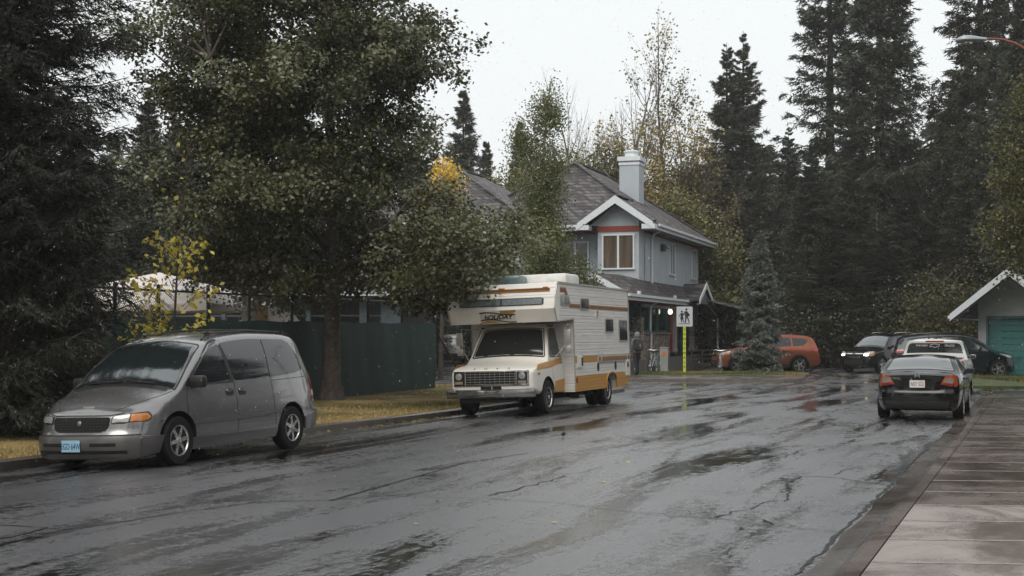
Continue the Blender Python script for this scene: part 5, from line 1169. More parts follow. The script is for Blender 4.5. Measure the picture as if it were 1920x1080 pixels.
def build_fence():
    P0 = Vector((-7.0, 32.0, 0)); D = Vector((.342, .94, 0)); N = Vector((.94, -.342, 0))
    def at(t, z=0, n=0): p = P0+D*t+N*n; return (p.x, p.y, z)
    F = empty('chain_link_fence', at(0)); F.location = (0, 0, 0); tag(F, 'black chain link fence with dark green privacy mesh along the verge', 'fence')
    blk = mat('black_steel', (.012, .012, .013), .4, .3); t0, t1 = -13.0, 13.3
    for t in (-12.5, -10.4, -8.3, -6.2, -3.2, -1.66, .3, 2.1, 4.2, 6.4, 8.6, 10.9, 13.3):
        mb = MB(); mb.tube([at(t, 0), at(t, 2.78)], .042, 10); mb.lathe([(.045, 2.78), (.04, 2.83), (.005, 2.86)], at(t), 'Z', 10); mb.build('post', blk, F, True)
    mb = MB(); mb.tube([at(t0, 2.72), at(t1, 2.72)], .024, 8); mb.build('top_rail', blk, F, True)
    # draped screen: gently billowing, seams and eyelets
    m, t, b = new_mat('privacy_mesh'); setp(b, rough=.75)
    v = coords(t, (1, 1, .4)); c = ramp(t, [(.3, (.007, .022, .018)), (.7, (.013, .042, .034))], noise(t, v, 1.3, 5, .6)); t.links.new(c, b.inputs['Base Color']); bump(t, b, noise(t, coords(t), 60, 2), .3, .01)
    rows = []; n = 160
    for i in range(n+1):
        tt = t0+(t1-t0)*i/n; ph = (tt*1.0 % 2.1)/2.1
        rows.append([at(tt, z, .05+.035*math.sin(ph*math.pi)*math.sin((z-.1)/2*math.pi)+.012*math.sin(tt*7+z*2)) for z in (.06, .3, .6, .9, 1.2, 1.5, 1.8, 2.0, 2.1+.015*math.sin(tt*3))])
    mb = MB(); mb.grid(rows); mb.build('privacy_mesh', m, F, True)
    # wire diamonds above the screen
    mb = MB(); z0, z1, st = 2.02, 2.72, .075; w_ = .0042
    k = t0
    while k < t1:
        for s in (1, -1):
            a = Vector(at(k, z0 if s > 0 else z1, .0)); e = Vector(at(k+.70, z1 if s > 0 else z0, .006*s)); mb.tube([a, e], w_, 3, cap=False)
        k += st
    mb.build('wire_mesh', mat('galv_wire', (.10, .10, .10), .5, .4), F, fixn=False)
    mb = MB(); mb.tube([at(t1, 2.0), at(t1+1.5, .15, .5)], .03, 8); mb.build('brace', blk, F, True)
    # white party tent behind
    cx, cy = -11.4, 46.0; W = 3.0
    T = empty('canopy_tent', (cx, cy, 0), R(-12)); tag(T, 'white peaked canopy tent behind the fence at far left', 'canopy')
    wm, t, b = new_mat('canopy_fabric'); setp(b, rough=.7); b.inputs['Base Color'].default_value = (.66, .60, .57, 1); bump(t, b, noise(t, coords(t), 2.5, 4), .4, .05)
    mb = MB(); g = []
    corners = [(-W, -W), (W, -W), (W, W), (-W, W)]
    for i in range(4):
        a, c = Vector(corners[i]), Vector(corners[(i+1) % 4]); rows = []
        for u in range(9):
            p = a.lerp(c, u/8); row = []
            for k in range(7): s = k/6; z = 2.72+.06*math.sin(u/8*math.pi)*-(1-s)+1.05*(s**.85); row.append((p.x*(1-s), p.y*(1-s), z))
            rows.append(row)
        mb.grid(rows)
    mb.build('canopy_top', wm, T, True)
    mb = MB()
    for i in range(4):
        a, c = Vector(corners[i]), Vector(corners[(i+1) % 4]); mb.grid([[(a.lerp(c, u/8).x, a.lerp(c, u/8).y, 2.72-.06*math.sin(u/8*math.pi)) for u in range(9)], [(a.lerp(c, u/8).x, a.lerp(c, u/8).y, 2.50-.04*abs(math.sin(u/8*math.pi*4))) for u in range(9)]])
    mb.build('valance', wm, T)
    for x, y in corners:
        mb = MB(); mb.box((x*.98, y*.98, 1.3), (.06, .06, 2.6)); mb.build('leg', mat('grey_steel', (.25, .25, .25), .4, .6), T)
    # timber shelter with blue grey posts
    S = empty('open_shelter', (-5.6, 50, 0), R(-8)); tag(S, 'low shelter with thin white roof edge and blue grey posts behind the fence', 'shelter')
    bp = mat('blue_post', (.16, .22, .26), .6)
    for x, wd in ((-7.5, .16), (-4.7, .14), (-1.6, .16), (.4, .28), (1.4, .75)):
        mb = MB(); mb.box((x, 0, 1.45), (wd, .16, 2.9)); mb.build('post', bp, S)
    mb = MB(); mb.box((-3.3, 2, 3.12), (10.2, 5, .16)); mb.build('roof_slab', mat('shelter_roof', (.06, .055, .05), .8), S)
    mb = MB(); mb.box((-3.3, -.56, 3.14), (10.3, .06, .07)); mb.build('roof_edge', mat('white_trim', (.56, .58, .60), .5), S)
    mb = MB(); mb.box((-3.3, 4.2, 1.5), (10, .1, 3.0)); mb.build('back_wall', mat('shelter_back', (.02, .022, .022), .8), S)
    mb = MB(); mb.box((-6.0, -.05, 2.75), (4.6, .16, .34)); mb.build('timber_beam', mat('brown_timber', (.12, .055, .03), .7), S)
    mb = MB(); mb.box((-3.3, 0, 2.42), (9.6, .05, .05)); mb.build('rail', bp, S)
    # pointed white tarp and two small boards
    T2 = MB(); T2.add([(-8.6, 42.6, 2.0), (-6.6, 42.3, 2.0), (-6.3, 43.2, 2.0), (-7.1, 42.6, 2.62), (-6.75, 42.7, 2.60)], [(0, 1, 3), (1, 4, 3), (1, 2, 4), (0, 3, 4, 2)])
    o = T2.build('tarp', wm); tag(o, 'pointed white tarpaulin showing over the green screen beside the tree trunk', 'tarpaulin')
    mb = MB(); mb.box((0, 0, 1.0), (1.5, .5, 2.0)); mb.box((0,0,2.02),(1.7,.7,.05)); 
    for lbl, px, col in (('white notice board with yellow square behind the fence mesh', 466, (.45, .44, .40)), ('yellow notice board behind the fence mesh right of the white one', 490, (.50, .27, .05))):
        x, y, z = P(px, 588, 40); b_ = MB(); b_.box((0, 0, 2.33), (.38, .03, .42), None, 0, .008); o = b_.build('notice_board', mat('board_%d' % px, col, .6)); o.location = (x, y, 0)
        tag(o, lbl, 'notice board')
        b_ = MB(); b_.tube([(0, .03, 0), (0, .03, 2.5)], .02); b_.build('post', M_BLACK, o)
        if px == 466: b_ = MB(); b_.box((.02, -.018, 2.37), (.2, .006, .2)); b_.build('printed_square', mat('ochre', (.4, .25, .06), .6), o)
# ------------------------------------------------------------------ trees
def leaf_mat(name, tones, rough=.45, trans=.25):
    if name in MC: return MC[name]
    m, t, b = new_mat(name); setp(b, rough=rough, spec=.5)
    at = t.nodes.new('ShaderNodeAttribute'); at.attribute_name = 'tone'
    c = ramp(t, tones, at.outputs['Fac']); t.links.new(c, b.inputs['Base Color'])
    if trans:
        tr = t.nodes.new('ShaderNodeBsdfTranslucent'); t.links.new(c, tr.inputs[0]); mx = t.nodes.new('ShaderNodeMixShader'); mx.inputs[0].default_value = trans
        out = [n for n in t.nodes if n.type == 'OUTPUT_MATERIAL'][0]
        t.links.new(b.outputs[0], mx.inputs[1]); t.links.new(tr.outputs[0], mx.inputs[2]); t.links.new(mx.outputs[0], out.inputs[0])
    MC[name] = m; return m
def nrm(a): return a/np.maximum(1e-9, np.linalg.norm(a, axis=-1, keepdims=True))
SPRUCE_TONES = [(.0, (.010, .013, .008)), (.45, (.030, .038, .020)), (.8, (.066, .078, .044)), (1, (.14, .155, .105))]
SPRUCE = leaf_mat('spruce_needles', SPRUCE_TONES, .5, 0)
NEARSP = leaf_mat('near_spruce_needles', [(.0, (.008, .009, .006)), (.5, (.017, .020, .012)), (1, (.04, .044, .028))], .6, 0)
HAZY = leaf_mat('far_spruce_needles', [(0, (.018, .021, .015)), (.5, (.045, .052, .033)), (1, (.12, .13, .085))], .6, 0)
BLUE = leaf_mat('blue_spruce_needles', [(0, (.045, .058, .045)), (.5, (.105, .125, .10)), (1, (.25, .28, .24))], .5, 0)
MOSSY = leaf_mat('mossy_spruce_needles', [(0, (.014, .016, .010)), (.5, (.034, .034, .016)), (1, (.075, .065, .028))], .5, 0)
def spruce_mesh(h, r, nb=360, K=16, q=6, leaf=.3, seed=0, z0=.04, sparse=0, droop=1.0, tops=1, gaps=.0, wid=.12):
    """returns needle triangles, tone and wood triangles"""
    g = np.random.default_rng(seed)
    zf = z0+(1-z0)*(g.random(nb)**.92)*.985
    nw = max(8, int(h*1.6)); zf = np.where(g.random(nb) < .7, (np.round(zf*nw)+g.normal(0, .38, nb))/nw, zf); zf = np.clip(zf, z0, .998)
    az = g.uniform(0, 2*np.pi, nb)
    prof = np.clip((1-zf), 0, 1)**(.80)*(1-.25*np.exp(-((zf-z0)/.10)))
    L = r*prof*g.uniform(.5, 1.12, nb)+.05
    if gaps:
        keep = g.random(nb) > gaps*(np.sin(az*2+zf*17+seed)*.5+.5); zf, az, L, prof = zf[keep], az[keep], L[keep], prof[keep]; nb = len(zf)
    el = R(28)*zf**2.0-R(20)*droop*(1-zf)*g.uniform(.3, 1.4, nb)
    off = np.zeros((nb, 3)); hh = np.full(nb, h)
    if tops == 2:
        s = np.where(g.random(nb) < .5, 1, -1); k = np.clip((zf-.35)/.3, 0, 1); off[:, 0] = s*.055*h*.45*k*1.0; hh = np.where(s > 0, h, h*.965); L = np.where(zf > .5, L*.85, L)
    d = np.stack([np.cos(az)*np.cos(el), np.sin(az)*np.cos(el), np.sin(el)], 1)
    def bp(t):      # t (nb,K)
        p = d[:, None, :]*(L[:, None]*t)[..., None]
        p[..., 2] += -.10*L[:, None]*np.sin(t*np.pi)*droop+.10*L[:, None]*t**3
        p[..., 2] += (zf*hh)[:, None]; return p+off[:, None, :]
    t = g.random((nb, K))**.75*.9+.10
    if sparse: t = np.clip(t, .12, 1)
    P_ = bp(t); side = np.where(g.random((nb, K)) < .5, 1, -1)*g.uniform(.5, 1.35, (nb, K))
    side = np.where(t > .93, side*.3, side)
    ca, sa = np.cos(side), np.sin(side)
    sx = d[:, None, 0]*ca-d[:, None, 1]*sa; sy = d[:, None, 0]*sa+d[:, None, 1]*ca
    sd_ = nrm(np.stack([sx, sy, d[:, None, 2]-g.uniform(.0, .55, (nb, K))*droop], -1))
    ls = L[:, None]*(.14+.32*(1-t))*g.uniform(.6, 1.2, (nb, K))+leaf*.45*np.clip(.35+prof*1.6, 0, 1)[:, None]; ls = np.minimum(ls, 1.3)
    tone_s = g.random((nb, K))*.55+g.random((nb, 1))*.35+.10*t
    s = g.random((nb, K, q)); pos = P_[:, :, None, :]+sd_[:, :, None, :]*(ls[..., None]*s)[..., None]; pos[..., 2] -= .12*(ls[..., None]*s)**2
    nd = nrm(sd_[:, :, None, :]*g.uniform(.5, 1.1, (nb, K, q, 1))+g.normal(0, .42, (nb, K, q, 3))+np.array([0, 0, -.10]))
    lf = leaf*np.clip(.4+prof*1.6, 0, 1)[:, None, None, None]; ll = lf*g.uniform(.55, 1.25, (nb, K, q, 1)); wv = nrm(np.cross(nd, g.normal(0, 1, (nb, K, q, 3))))*lf*wid*g.uniform(.7, 1.3, (nb, K, q, 1))
    V = np.stack([pos-wv, pos+wv, pos+nd*ll], -2).reshape(-1, 3)
    tone = np.clip(np.repeat(tone_s[..., None], q, -1)+g.normal(0, .12, (nb, K, q)), 0, 1).reshape(-1)
    # wood: one thin prism of two triangles pairs per bough
    ts = np.linspace(0, 1, 5); bw = bp(np.tile(ts, (nb, 1))); rad = (.012+.010*L)[:, None]*(1-ts*.85)
    up = np.array([0, 0, 1.0]); sidev = nrm(np.cross(d, up))[:, None, :]*rad[..., None]; upv = up*rad[..., None]
    quads = []
    for k in range(4):
        for va in (sidev, upv):
            a0, a1 = bw[:, k]-va[:, k], bw[:, k]+va[:, k]; b0, b1 = bw[:, k+1]-va[:, k+1], bw[:, k+1]+va[:, k+1]
            quads.append(np.stack([a0, a1, b1, b0], 1))
    Wd = np.concatenate(quads).reshape(-1, 3)
    return V, tone, Wd
def make_spruce(name, label, x, y, h, r, group=None, mat_=None, z=0, rz=0, cat='tree', **k):
    root = empty(name, (x, y, z), rz); tag(root, label, cat, group)
    V, tone, Wd = spruce_mesh(h, r, **k)
    np_mesh('crown', V, 3, mat_ or SPRUCE, root, tone); np_mesh('branches', Wd, 4, M_DARKBARK, root)
    mb = MB(); tr = .014*h+.04
    if k.get('tops', 1) == 2:
        mb.tube([(0, 0, 0), (0, 0, h*.35), (.055*h*.45, 0, h*.65), (.055*h*.45, 0, h)], [tr, tr*.7, tr*.4, .015], 8); mb.tube([(0, 0, h*.35), (-.055*h*.45, 0, h*.65), (-.055*h*.45, 0, h*.965)], [tr*.6, tr*.4, .015], 8)
    else: mb.tube([(0, 0, -.2), (0, 0, h*.3), (.05, 0, h*.7), (0, 0, h*.995)], [tr, tr*.75, tr*.35, .012], 10)
    mb.build('trunk', M_DARKBARK, root, True); return root
def place(proto, label, x, y, s=1.0, sz=None, rz=0, group=None, z=0):
    c = copy_tree(proto); c.location = (x, y, z); c.scale = (s, s, sz or s); c.rotation_euler = (0, 0, rz); c['label'] = label
    if group: c['group'] = group
    return c
def leaves_np(P_, size, g, tone, droopy=.4, outw=None, aspect=.72):
    n = len(P_); ax = nrm(g.normal(0, 1, (n, 3))*np.array([1, 1, .6])+np.array([0, 0, -droopy])); nn = g.normal(0, .8, (n, 3))+np.array([0, 0, .75])
    if outw is not None: nn = nn+outw*.5
    sv = nrm(np.cross(ax, nn)); up = nrm(np.cross(sv, ax)); s = (size*g.uniform(.6, 1.25, n))[:, None]
    V = np.stack([P_, P_+ax*s*.42+sv*s*aspect*.5+up*s*.06, P_+ax*s, P_+ax*s*.42-sv*s*aspect*.5+up*s*.06], 1).reshape(-1, 3)
    return V
def broad_tree(name, label, x, y, trunk, blobs, nclu, per, leaf, rclu, mat_, seed=0, group=None, z=0, droopy=.4, limbs=14, barkm=None, shell=.35, tr=.3, twig=.012, drop=0., noise_amt=.5, cat='tree', boughs=0, brad=(.75, .4), extra=(), zmin=0):
    """trunk: list of points (local). blobs: (centre, radii). Limbs reach into the blobs, twigs carry leaf clusters."""
    g = np.random.default_rng(seed); rnd = random.Random(seed)
    root = empty(name, (x, y, z)); tag(root, label, cat, group)
    vol = np.array([b[1][0]*b[1][1]*b[1][2] for b in blobs])**.62; vol = vol/vol.sum()
    C_ = []; OW = []; BN = []
    while len(C_) < nclu:
        k = g.choice(len(blobs), p=vol); c, rr = np.array(blobs[k][0]), np.array(blobs[k][1])
        dd = nrm(g.normal(0, 1, 3)); rad = (shell+(1-shell)*g.random())**.6 if g.random() < .8 else g.random()
        lump = 1+noise_amt*.35*(math.sin(dd[0]*5+seed)+math.sin(dd[1]*6+dd[2]*4+seed*2)+math.sin(dd[2]*7+k))/1.6
        p = c+dd*rr*rad*lump
        if p[2] < .4: continue
        if noise_amt and (math.sin(p[0]*1.7+seed)+math.sin(p[1]*1.9+p[2]*1.3)+math.sin(p[2]*2.3+p[0]*.8)) < -1.55: continue
        C_.append(p); OW.append(dd)
    C_ = np.array(C_); OW = np.array(OW)
    if boughs:
        c0 = C_[:boughs]; w0 = OW[:boughs]; c0[:len(extra)] = np.array(extra).reshape(-1, 3) if len(extra) else c0[:0]; CB = c0; per_b = nclu//boughs; bn = nrm(g.normal(0, .6, (len(c0), 3))+w0*.8+np.array([0, 0, .5])); bt = g.random(len(c0))**1.3; bt[:len(extra)] *= .45
        ax_ = nrm(w0*np.array([1, 1, .3])+g.normal(0, .25, w0.shape)); a_ = g.normal(0, 1, (len(c0), per_b, 1))*brad[0]; C_ = (c0[:, None, :]+ax_[:, None, :]*a_+g.normal(0, brad[1], (len(c0), per_b, 3))*np.array([1, 1, .7])-np.abs(a_)*np.array([0, 0, .25])).reshape(-1, 3)
        lo_ = C_[:, 2] < zmin; C_[lo_, 2] = zmin+g.random(int(lo_.sum()))*.7
        OW = np.repeat(w0, per_b, 0); BN = np.repeat(bn, per_b, 0); BT = np.repeat(bt, per_b)
    mb = MB(); tp = [Vector(p) for p in trunk]; n = len(tp)
    rs = [tr*(1-.8*i/(n-1))*(1.35 if i == 0 else 1) for i in range(n)]; mb.tube(tp, rs, 12)
    LP = []
    for i in range(limbs):
        k = i % len(blobs) if i < len(blobs)*2 else int(g.choice(len(blobs), p=vol)); c, rr = Vector(blobs[k][0]), Vector(blobs[k][1])
        tgt = c+Vector((rnd.uniform(-.8, .8)*rr.x, rnd.uniform(-.8, .8)*rr.y, rnd.uniform(-.5, .8)*rr.z))
        s = rnd.uniform(.3, .97); zt = min(max(tgt.z-(tgt-Vector((tp[0].x, tp[0].y, tgt.z))).length*.6, tp[0].z+(tp[-1].z-tp[0].z)*.28), tp[-1].z*.98)
        a = tp[-1]
        for u, v in zip(tp[:-1], tp[1:]):
            if u.z <= zt <= v.z: a = u.lerp(v, (zt-u.z)/max(.01, v.z-u.z))
        mid = a.lerp(tgt, .5)+Vector((rnd.uniform(-.3, .3), rnd.uniform(-.3, .3), .12*(tgt-a).length)); pts = []
        for q in range(7): t_ = q/6; pts.append(a*(1-t_)**2+mid*2*t_*(1-t_)+tgt*t_*t_+Vector((rnd.gauss(0, .05), rnd.gauss(0, .05), rnd.gauss(0, .05)))*(t_*(1-t_)*4))
        r0 = tr*.32*(1-.4*s); mb.tube(pts, [r0*(1-.82*q/6)+.008 for q in range(7)], 6); LP += pts
    if boughs:
        base_ = np.array([tuple(p) for p in LP])
        for c in CB:
            dd = np.linalg.norm(base_-c, axis=1)+np.where(base_[:, 2] > c[2]+.2, 1.0, 0); a = Vector(base_[int(dd.argmin())]); b = Vector(c)+(Vector(c)-a)*.12; m_ = a.lerp(b, .5)+Vector((rnd.gauss(0, .08), rnd.gauss(0, .08), .14*(b-a).length)); pts = [a*(1-q)**2+m_*2*q*(1-q)+b*q*q for q in (0, .2, .4, .6, .8, 1)]
            mb.tube(pts, [.035, .03, .025, .02, .015, .009], 5); LP += pts
    mb.build('trunk', barkm or M_BARK, root, True, 60)
    LPa = np.array([tuple(p) for p in LP+[tp[-1]]]); tw = MB()
    for p in C_:
        dd = np.linalg.norm(LPa-p, axis=1)+np.where(LPa[:, 2] > p[2]+.3, 1.5, 0); j = int(dd.argmin()); a = Vector(LPa[j]); b = Vector(p); m_ = a.lerp(b, .55)+Vector((0, 0, .1*(b-a).length))
        tw.tube([a, m_, b], [twig*1.3, twig, twig*.5], 3, cap=False)
    tw.build('branches', barkm or M_BARK, root, fixn=False)
    cen = np.repeat(C_, per, 0); ow = np.repeat(OW, per, 0); nl = len(cen)
    off = g.normal(0, 1, (nl, 3))*rclu*np.array([1, 1, .8]); off[:, 2] -= drop*g.random(nl)
    tone = np.clip(np.repeat(g.random(len(C_)), per)*.55+g.random(nl)*.5-.02, 0, 1)
    if boughs: tone = np.clip(np.repeat(BT, per)*.62+g.random(nl)*.42-.03, 0, 1); ow = np.repeat(BN, per, 0)*3.2
    V = leaves_np(cen+off, leaf, g, tone, droopy, ow)
    np_mesh('crown', V, 4, mat_, root, tone); return root
def bare_tree(name, label, x, y, h, seed, spread=.32, leafm=None, nleaf=0, leaf=.12, depth=5, r0=.14, group=None, narrow=1.0, bark=None):
    rnd = random.Random(seed); g = np.random.default_rng(seed); root = empty(name, (x, y, 0)); tag(root, label, 'tree', group); mb = MB(); tips = []
    def grow(p, d, L, r, k):
        n = 4; pts = [p]; q = p; dd = d.copy()
        for i in range(n): dd = (dd+Vector((rnd.gauss(0, .07), rnd.gauss(0, .07), .045))).normalized(); q = q+dd*L/n; pts.append(q)
        mb.tube(pts, [r*(1-.45*i/n) for i in range(n+1)], 5 if k < 2 else 3, cap=False)
        if k >= depth: tips.extend(pts[1:]); return
        if k >= 2: tips.extend(pts[2:])
        m = (9 if k == 0 else 5 if k < 3 else 3)
        for i in range(m):
            f = rnd.uniform(.25, 1) if k == 0 else rnd.uniform(.15, 1); a = pts[min(n-1, int(f*n))].lerp(pts[min(n, int(f*n)+1)], f*n % 1)
            az = rnd.uniform(0, 6.28); sp = rnd.uniform(.45, .95)*(1-.25*f)*narrow
            e = dd.orthogonal().normalized(); e = Matrix.Rotation(az, 3, dd)@e; nd = (dd*math.cos(sp)+e*math.sin(sp)).normalized()
            grow(a, nd, L*rnd.uniform(.38, .6)*(1.15-.5*f if k == 0 else 1), r*(.5-.18*f), k+1)
        grow(pts[-1], dd, L*.5, r*.5, k+1)
    grow(Vector((0, 0, 0)), Vector((rnd.gauss(0, .03), rnd.gauss(0, .03), 1)).normalized(), h*.54, r0, 0)
    mb.build('trunk', bark or M_BARK, root, fixn=False)
    if nleaf:
        T = np.array([tuple(p) for p in tips]); T = T[T[:, 2] > h*.2]; idx = g.integers(0, len(T), nleaf); V = leaves_np(T[idx]+g.normal(0, .22, (nleaf, 3)), leaf, g, None); np_mesh('crown', V, 4, leafm, root, np.clip(g.random(nleaf)*.7+.3*np.sin(T[idx, 2]), 0, 1))
    return root
def X(px, d): return (px-960)/FPX*d
def H_(py, d): return CAMH+(HORY-py)/FPX*d
def build_trees():
    # near spruce, left
    make_spruce('spruce_tree', 'dark dense spruce filling the left edge of the picture behind the minivan', -8.75, 24.6, 18.5, 2.85, mat_=NEARSP, nb=1250, K=36, q=18, leaf=.11, wid=.09, seed=2, z0=.015, droop=.8, rz=.4)
    # the big broadleaf over the fence
    linden = leaf_mat('grey_green_leaf', [(0, (.032, .036, .013)), (.35, (.075, .080, .028)), (.6, (.13, .135, .058)), (.82, (.23, .245, .14)), (.97, (.34, .36, .25)), (1, (.34, .26, .04))], .38, .18)
    bx, by = X(622, 36.6), 36.6
    blobs = [((-.9, 0, 8.4), (3.3, 3.3, 3.4)), ((-2.5, -.2, 6.0), (2.3, 2.5, 2.5)), ((.4, -.6, 4.9), (2.9, 2.7, 1.9)), ((2.6, -1.6, 3.6), (2.2, 1.9, 1.35)), ((.5, -.4, 6.8), (1.4, 2.0, 1.9)), ((3.0, -1.5, 3.7), (1.4, 1.4, .85)), ((-3.3, .2, 9.2), (1.8, 2.0, 2.6)), ((1.2, 0, 9.6), (1.7, 2.0, 2.8)), ((-1.6, .6, 3.9), (2.3, 2.2, 1.3)), ((-.8, 0, 12), (2.8, 3, 2.0)), ((3.1, -2.8, 3.5), (1.2, 1.5, .85)), ((3.2, -4.7, 3.5), (.6, .7, .6))]
    bark = mat('ridged_bark', (.085, .068, .058), .85, bmp=1, bs=9, var=.45, vs=7)
    broad_tree('poplar_tree', 'large spreading poplar with grey green leaves whose crown hangs over the motorhome bunk', bx, by, [(0, 0, -.05), (-.02, 0, .5), (0, 0, 1.6), (.05, 0, 3.2), (0, 0, 5.5), (-.1, 0, 8.5), (0, 0, 12)], blobs, 3000, 80, .115, .19, linden, seed=11, boughs=250, brad=(.50, .30), zmin=2.45, extra=[(3.3, -4.7, 3.4), (3.5, -5.1, 3.1), (3.1, -4.9, 3.6), (3.0, -4.1, 4.0), (3.65, -4.9, 3.0)], limbs=40, barkm=bark, tr=.30, shell=.3)
    broad_tree('linden_tree', 'darker linden behind the fence between the white canopy and the big poplar', X(480, 43), 43, [(0, 0, 0), (0, 0, 2), (.1, 0, 4), (0, 0, 7)], [((0, 0, 5.2), (2.6, 2.3, 2.2)), ((-1.2, 0, 6.9), (1.9, 1.8, 2.3)), ((.3, 0, 3.1), (1.2, 1.1, 1.2))], 420, 60, .11, .36, leaf_mat('dark_leaf', [(0, (.016, .02, .010)), (.6, (.04, .046, .02)), (1, (.08, .08, .03))], .45, .15), seed=5, limbs=14, tr=.2)
    # yellow sapling
    yel = leaf_mat('yellow_leaf', [(0, (.35, .27, .03)), (.4, (.62, .50, .06)), (1, (.80, .68, .14))], .4, .3)
    rt = empty('sapling', (X(324, 27.0), 27.0, 0)); tag(rt, 'thin sapling with bright yellow leaves behind the minivan roof', 'sapling')
    rnd = random.Random(4); g = np.random.default_rng(4); mb = MB(); tips = []
    st = [Vector((-.03, 0, 0)), Vector((0, 0, 1.2)), Vector((.05, 0, 2.4)), Vector((.12, 0, 3.6)), Vector((.25, 0, 4.7)), Vector((.28, 0, 5.6))]; mb.tube(st, [.035, .03, .025, .017, .01, .005], 6)
    for i in range(46):
        zz = rnd.uniform(.9, 5.3) if i > 26 else rnd.uniform(1.2, 3.3); k = min(4, int(zz/1.15)); a = st[k].lerp(st[k+1], min(1, max(0, (zz-st[k].z)/(st[k+1].z-st[k].z)))); az = rnd.uniform(0, 6.28); L = rnd.uniform(.45, 1.15)*(1-.09*zz)
        if zz < 2.6 and rnd.random() < .6: az = rnd.uniform(2.4, 4.0)
        e = Vector((math.cos(az), math.sin(az), 0)); pts = [a, a+e*L*.5+Vector((0, 0, L*.42)), a+e*L+Vector((0, 0, L*.62))]; mb.tube(pts, [.009, .006, .003], 4, cap=False); tips += [pts[1].lerp(pts[2], q/5) for q in range(6)]+[pts[0].lerp(pts[1], .7)]
    mb.build('trunk', M_BARK, rt, fixn=False)
    T = np.array([tuple(p) for p in tips]); T2 = T[(T[:, 2] < 3.7)]; idx = g.integers(0, len(T2), 600); ia = g.integers(0, len(T), 34); Pn = np.concatenate([T2[idx], T[ia]])+g.normal(0, .08, (634, 3)); np_mesh('crown', leaves_np(Pn, .12, g, None, .9), 4, yel, rt, g.random(634))
    # yellow tree by the house and the birches
    broad_tree('aspen_tree', 'small aspen with bright golden leaves beside the house roof', X(826, 56), 56, [(0, 0, 0), (.1, 0, 4), (0, 0, 7.5)], [((.15, 0, 7.6), (.62, .6, 1.0)), ((-.2, 0, 6.9), (.8, .6, .75))], 150, 46, .11, .20, leaf_mat('gold_leaf', [(0, (.55, .36, .04)), (.5, (.80, .56, .09)), (1, (.88, .70, .20))], .5, .3), seed=6, limbs=8, tr=.08)
    bl = leaf_mat('birch_leaf', [(0, (.05, .065, .018)), (.4, (.10, .125, .035)), (.8, (.17, .18, .055)), (1, (.32, .27, .06))], .5, .3)
    bb = mat('birch_bark', (.30, .26, .21), .7, var=.3, vs=5)
    broad_tree('birch_tree', 'slender weeping birch with yellow green leaves before the shingled roof', X(1016, 52.5), 52.5, [(0, 0, 0), (.05, 0, 3), (-.05, 0, 6), (.1, 0, 9), (.3, 0, 11)], [((-.05, 0, 5.2), (1.25, 1.1, 2.0)), ((.05, 0, 7.8), (1.05, .9, 1.9)), ((.25, 0, 10.1), (.55, .5, 1.25)), ((-.75, 0, 9.2), (.35, .35, .9)), ((0, 0, 3.4), (1.5, 1.2, 1.3))], 560, 62, .085, .24, bl, seed=7, limbs=26, barkm=bb, tr=.13, drop=.5, droopy=1.2, shell=.2)
    broad_tree('birch_tree', 'low bushy birch between the slender birch and the bay window', X(1082, 54), 54, [(0, 0, 0), (0, 0, 2.4), (.1, 0, 4.3)], [((0, 0, 3.7), (.95, .9, 1.2)), ((-.7, 0, 3.1), (.9, .8, 1.1))], 190, 60, .085, .24, bl, seed=9, limbs=12, barkm=bb, tr=.07, drop=.3, droopy=1.)
    # conifers on the skyline, right to left; each with its own label
    A = make_spruce('spruce_tree', 'tall open spruce left of the pair above the dark SUVs', X(1556, 88), 88, 29.5, 5.3, mat_=SPRUCE, nb=380, K=34, q=9, leaf=.30, seed=21, z0=.03, gaps=.4, rz=1)
    B = make_spruce('spruce_tree', 'broad dense spruce right of the open tall one', X(1650, 84), 84, 29.5, 4.7, mat_=SPRUCE, nb=680, K=30, q=8, leaf=.32, seed=22, z0=.03, gaps=.15, rz=2)
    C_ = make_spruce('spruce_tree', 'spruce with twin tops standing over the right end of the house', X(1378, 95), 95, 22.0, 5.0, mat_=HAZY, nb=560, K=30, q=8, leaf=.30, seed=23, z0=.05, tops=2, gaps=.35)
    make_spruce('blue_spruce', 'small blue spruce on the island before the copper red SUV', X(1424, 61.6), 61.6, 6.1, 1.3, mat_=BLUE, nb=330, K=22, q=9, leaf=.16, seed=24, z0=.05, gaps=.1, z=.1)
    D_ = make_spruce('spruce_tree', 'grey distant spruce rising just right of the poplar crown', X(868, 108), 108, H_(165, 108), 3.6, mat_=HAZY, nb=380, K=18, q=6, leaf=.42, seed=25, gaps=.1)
    E = make_spruce('spruce_tree', 'mossy spruce with open boughs left of the lamp head', X(1838, 82), 82, 30, 5.2, mat_=MOSSY, nb=460, K=30, q=8, leaf=.34, seed=26, gaps=.4, rz=1.2)
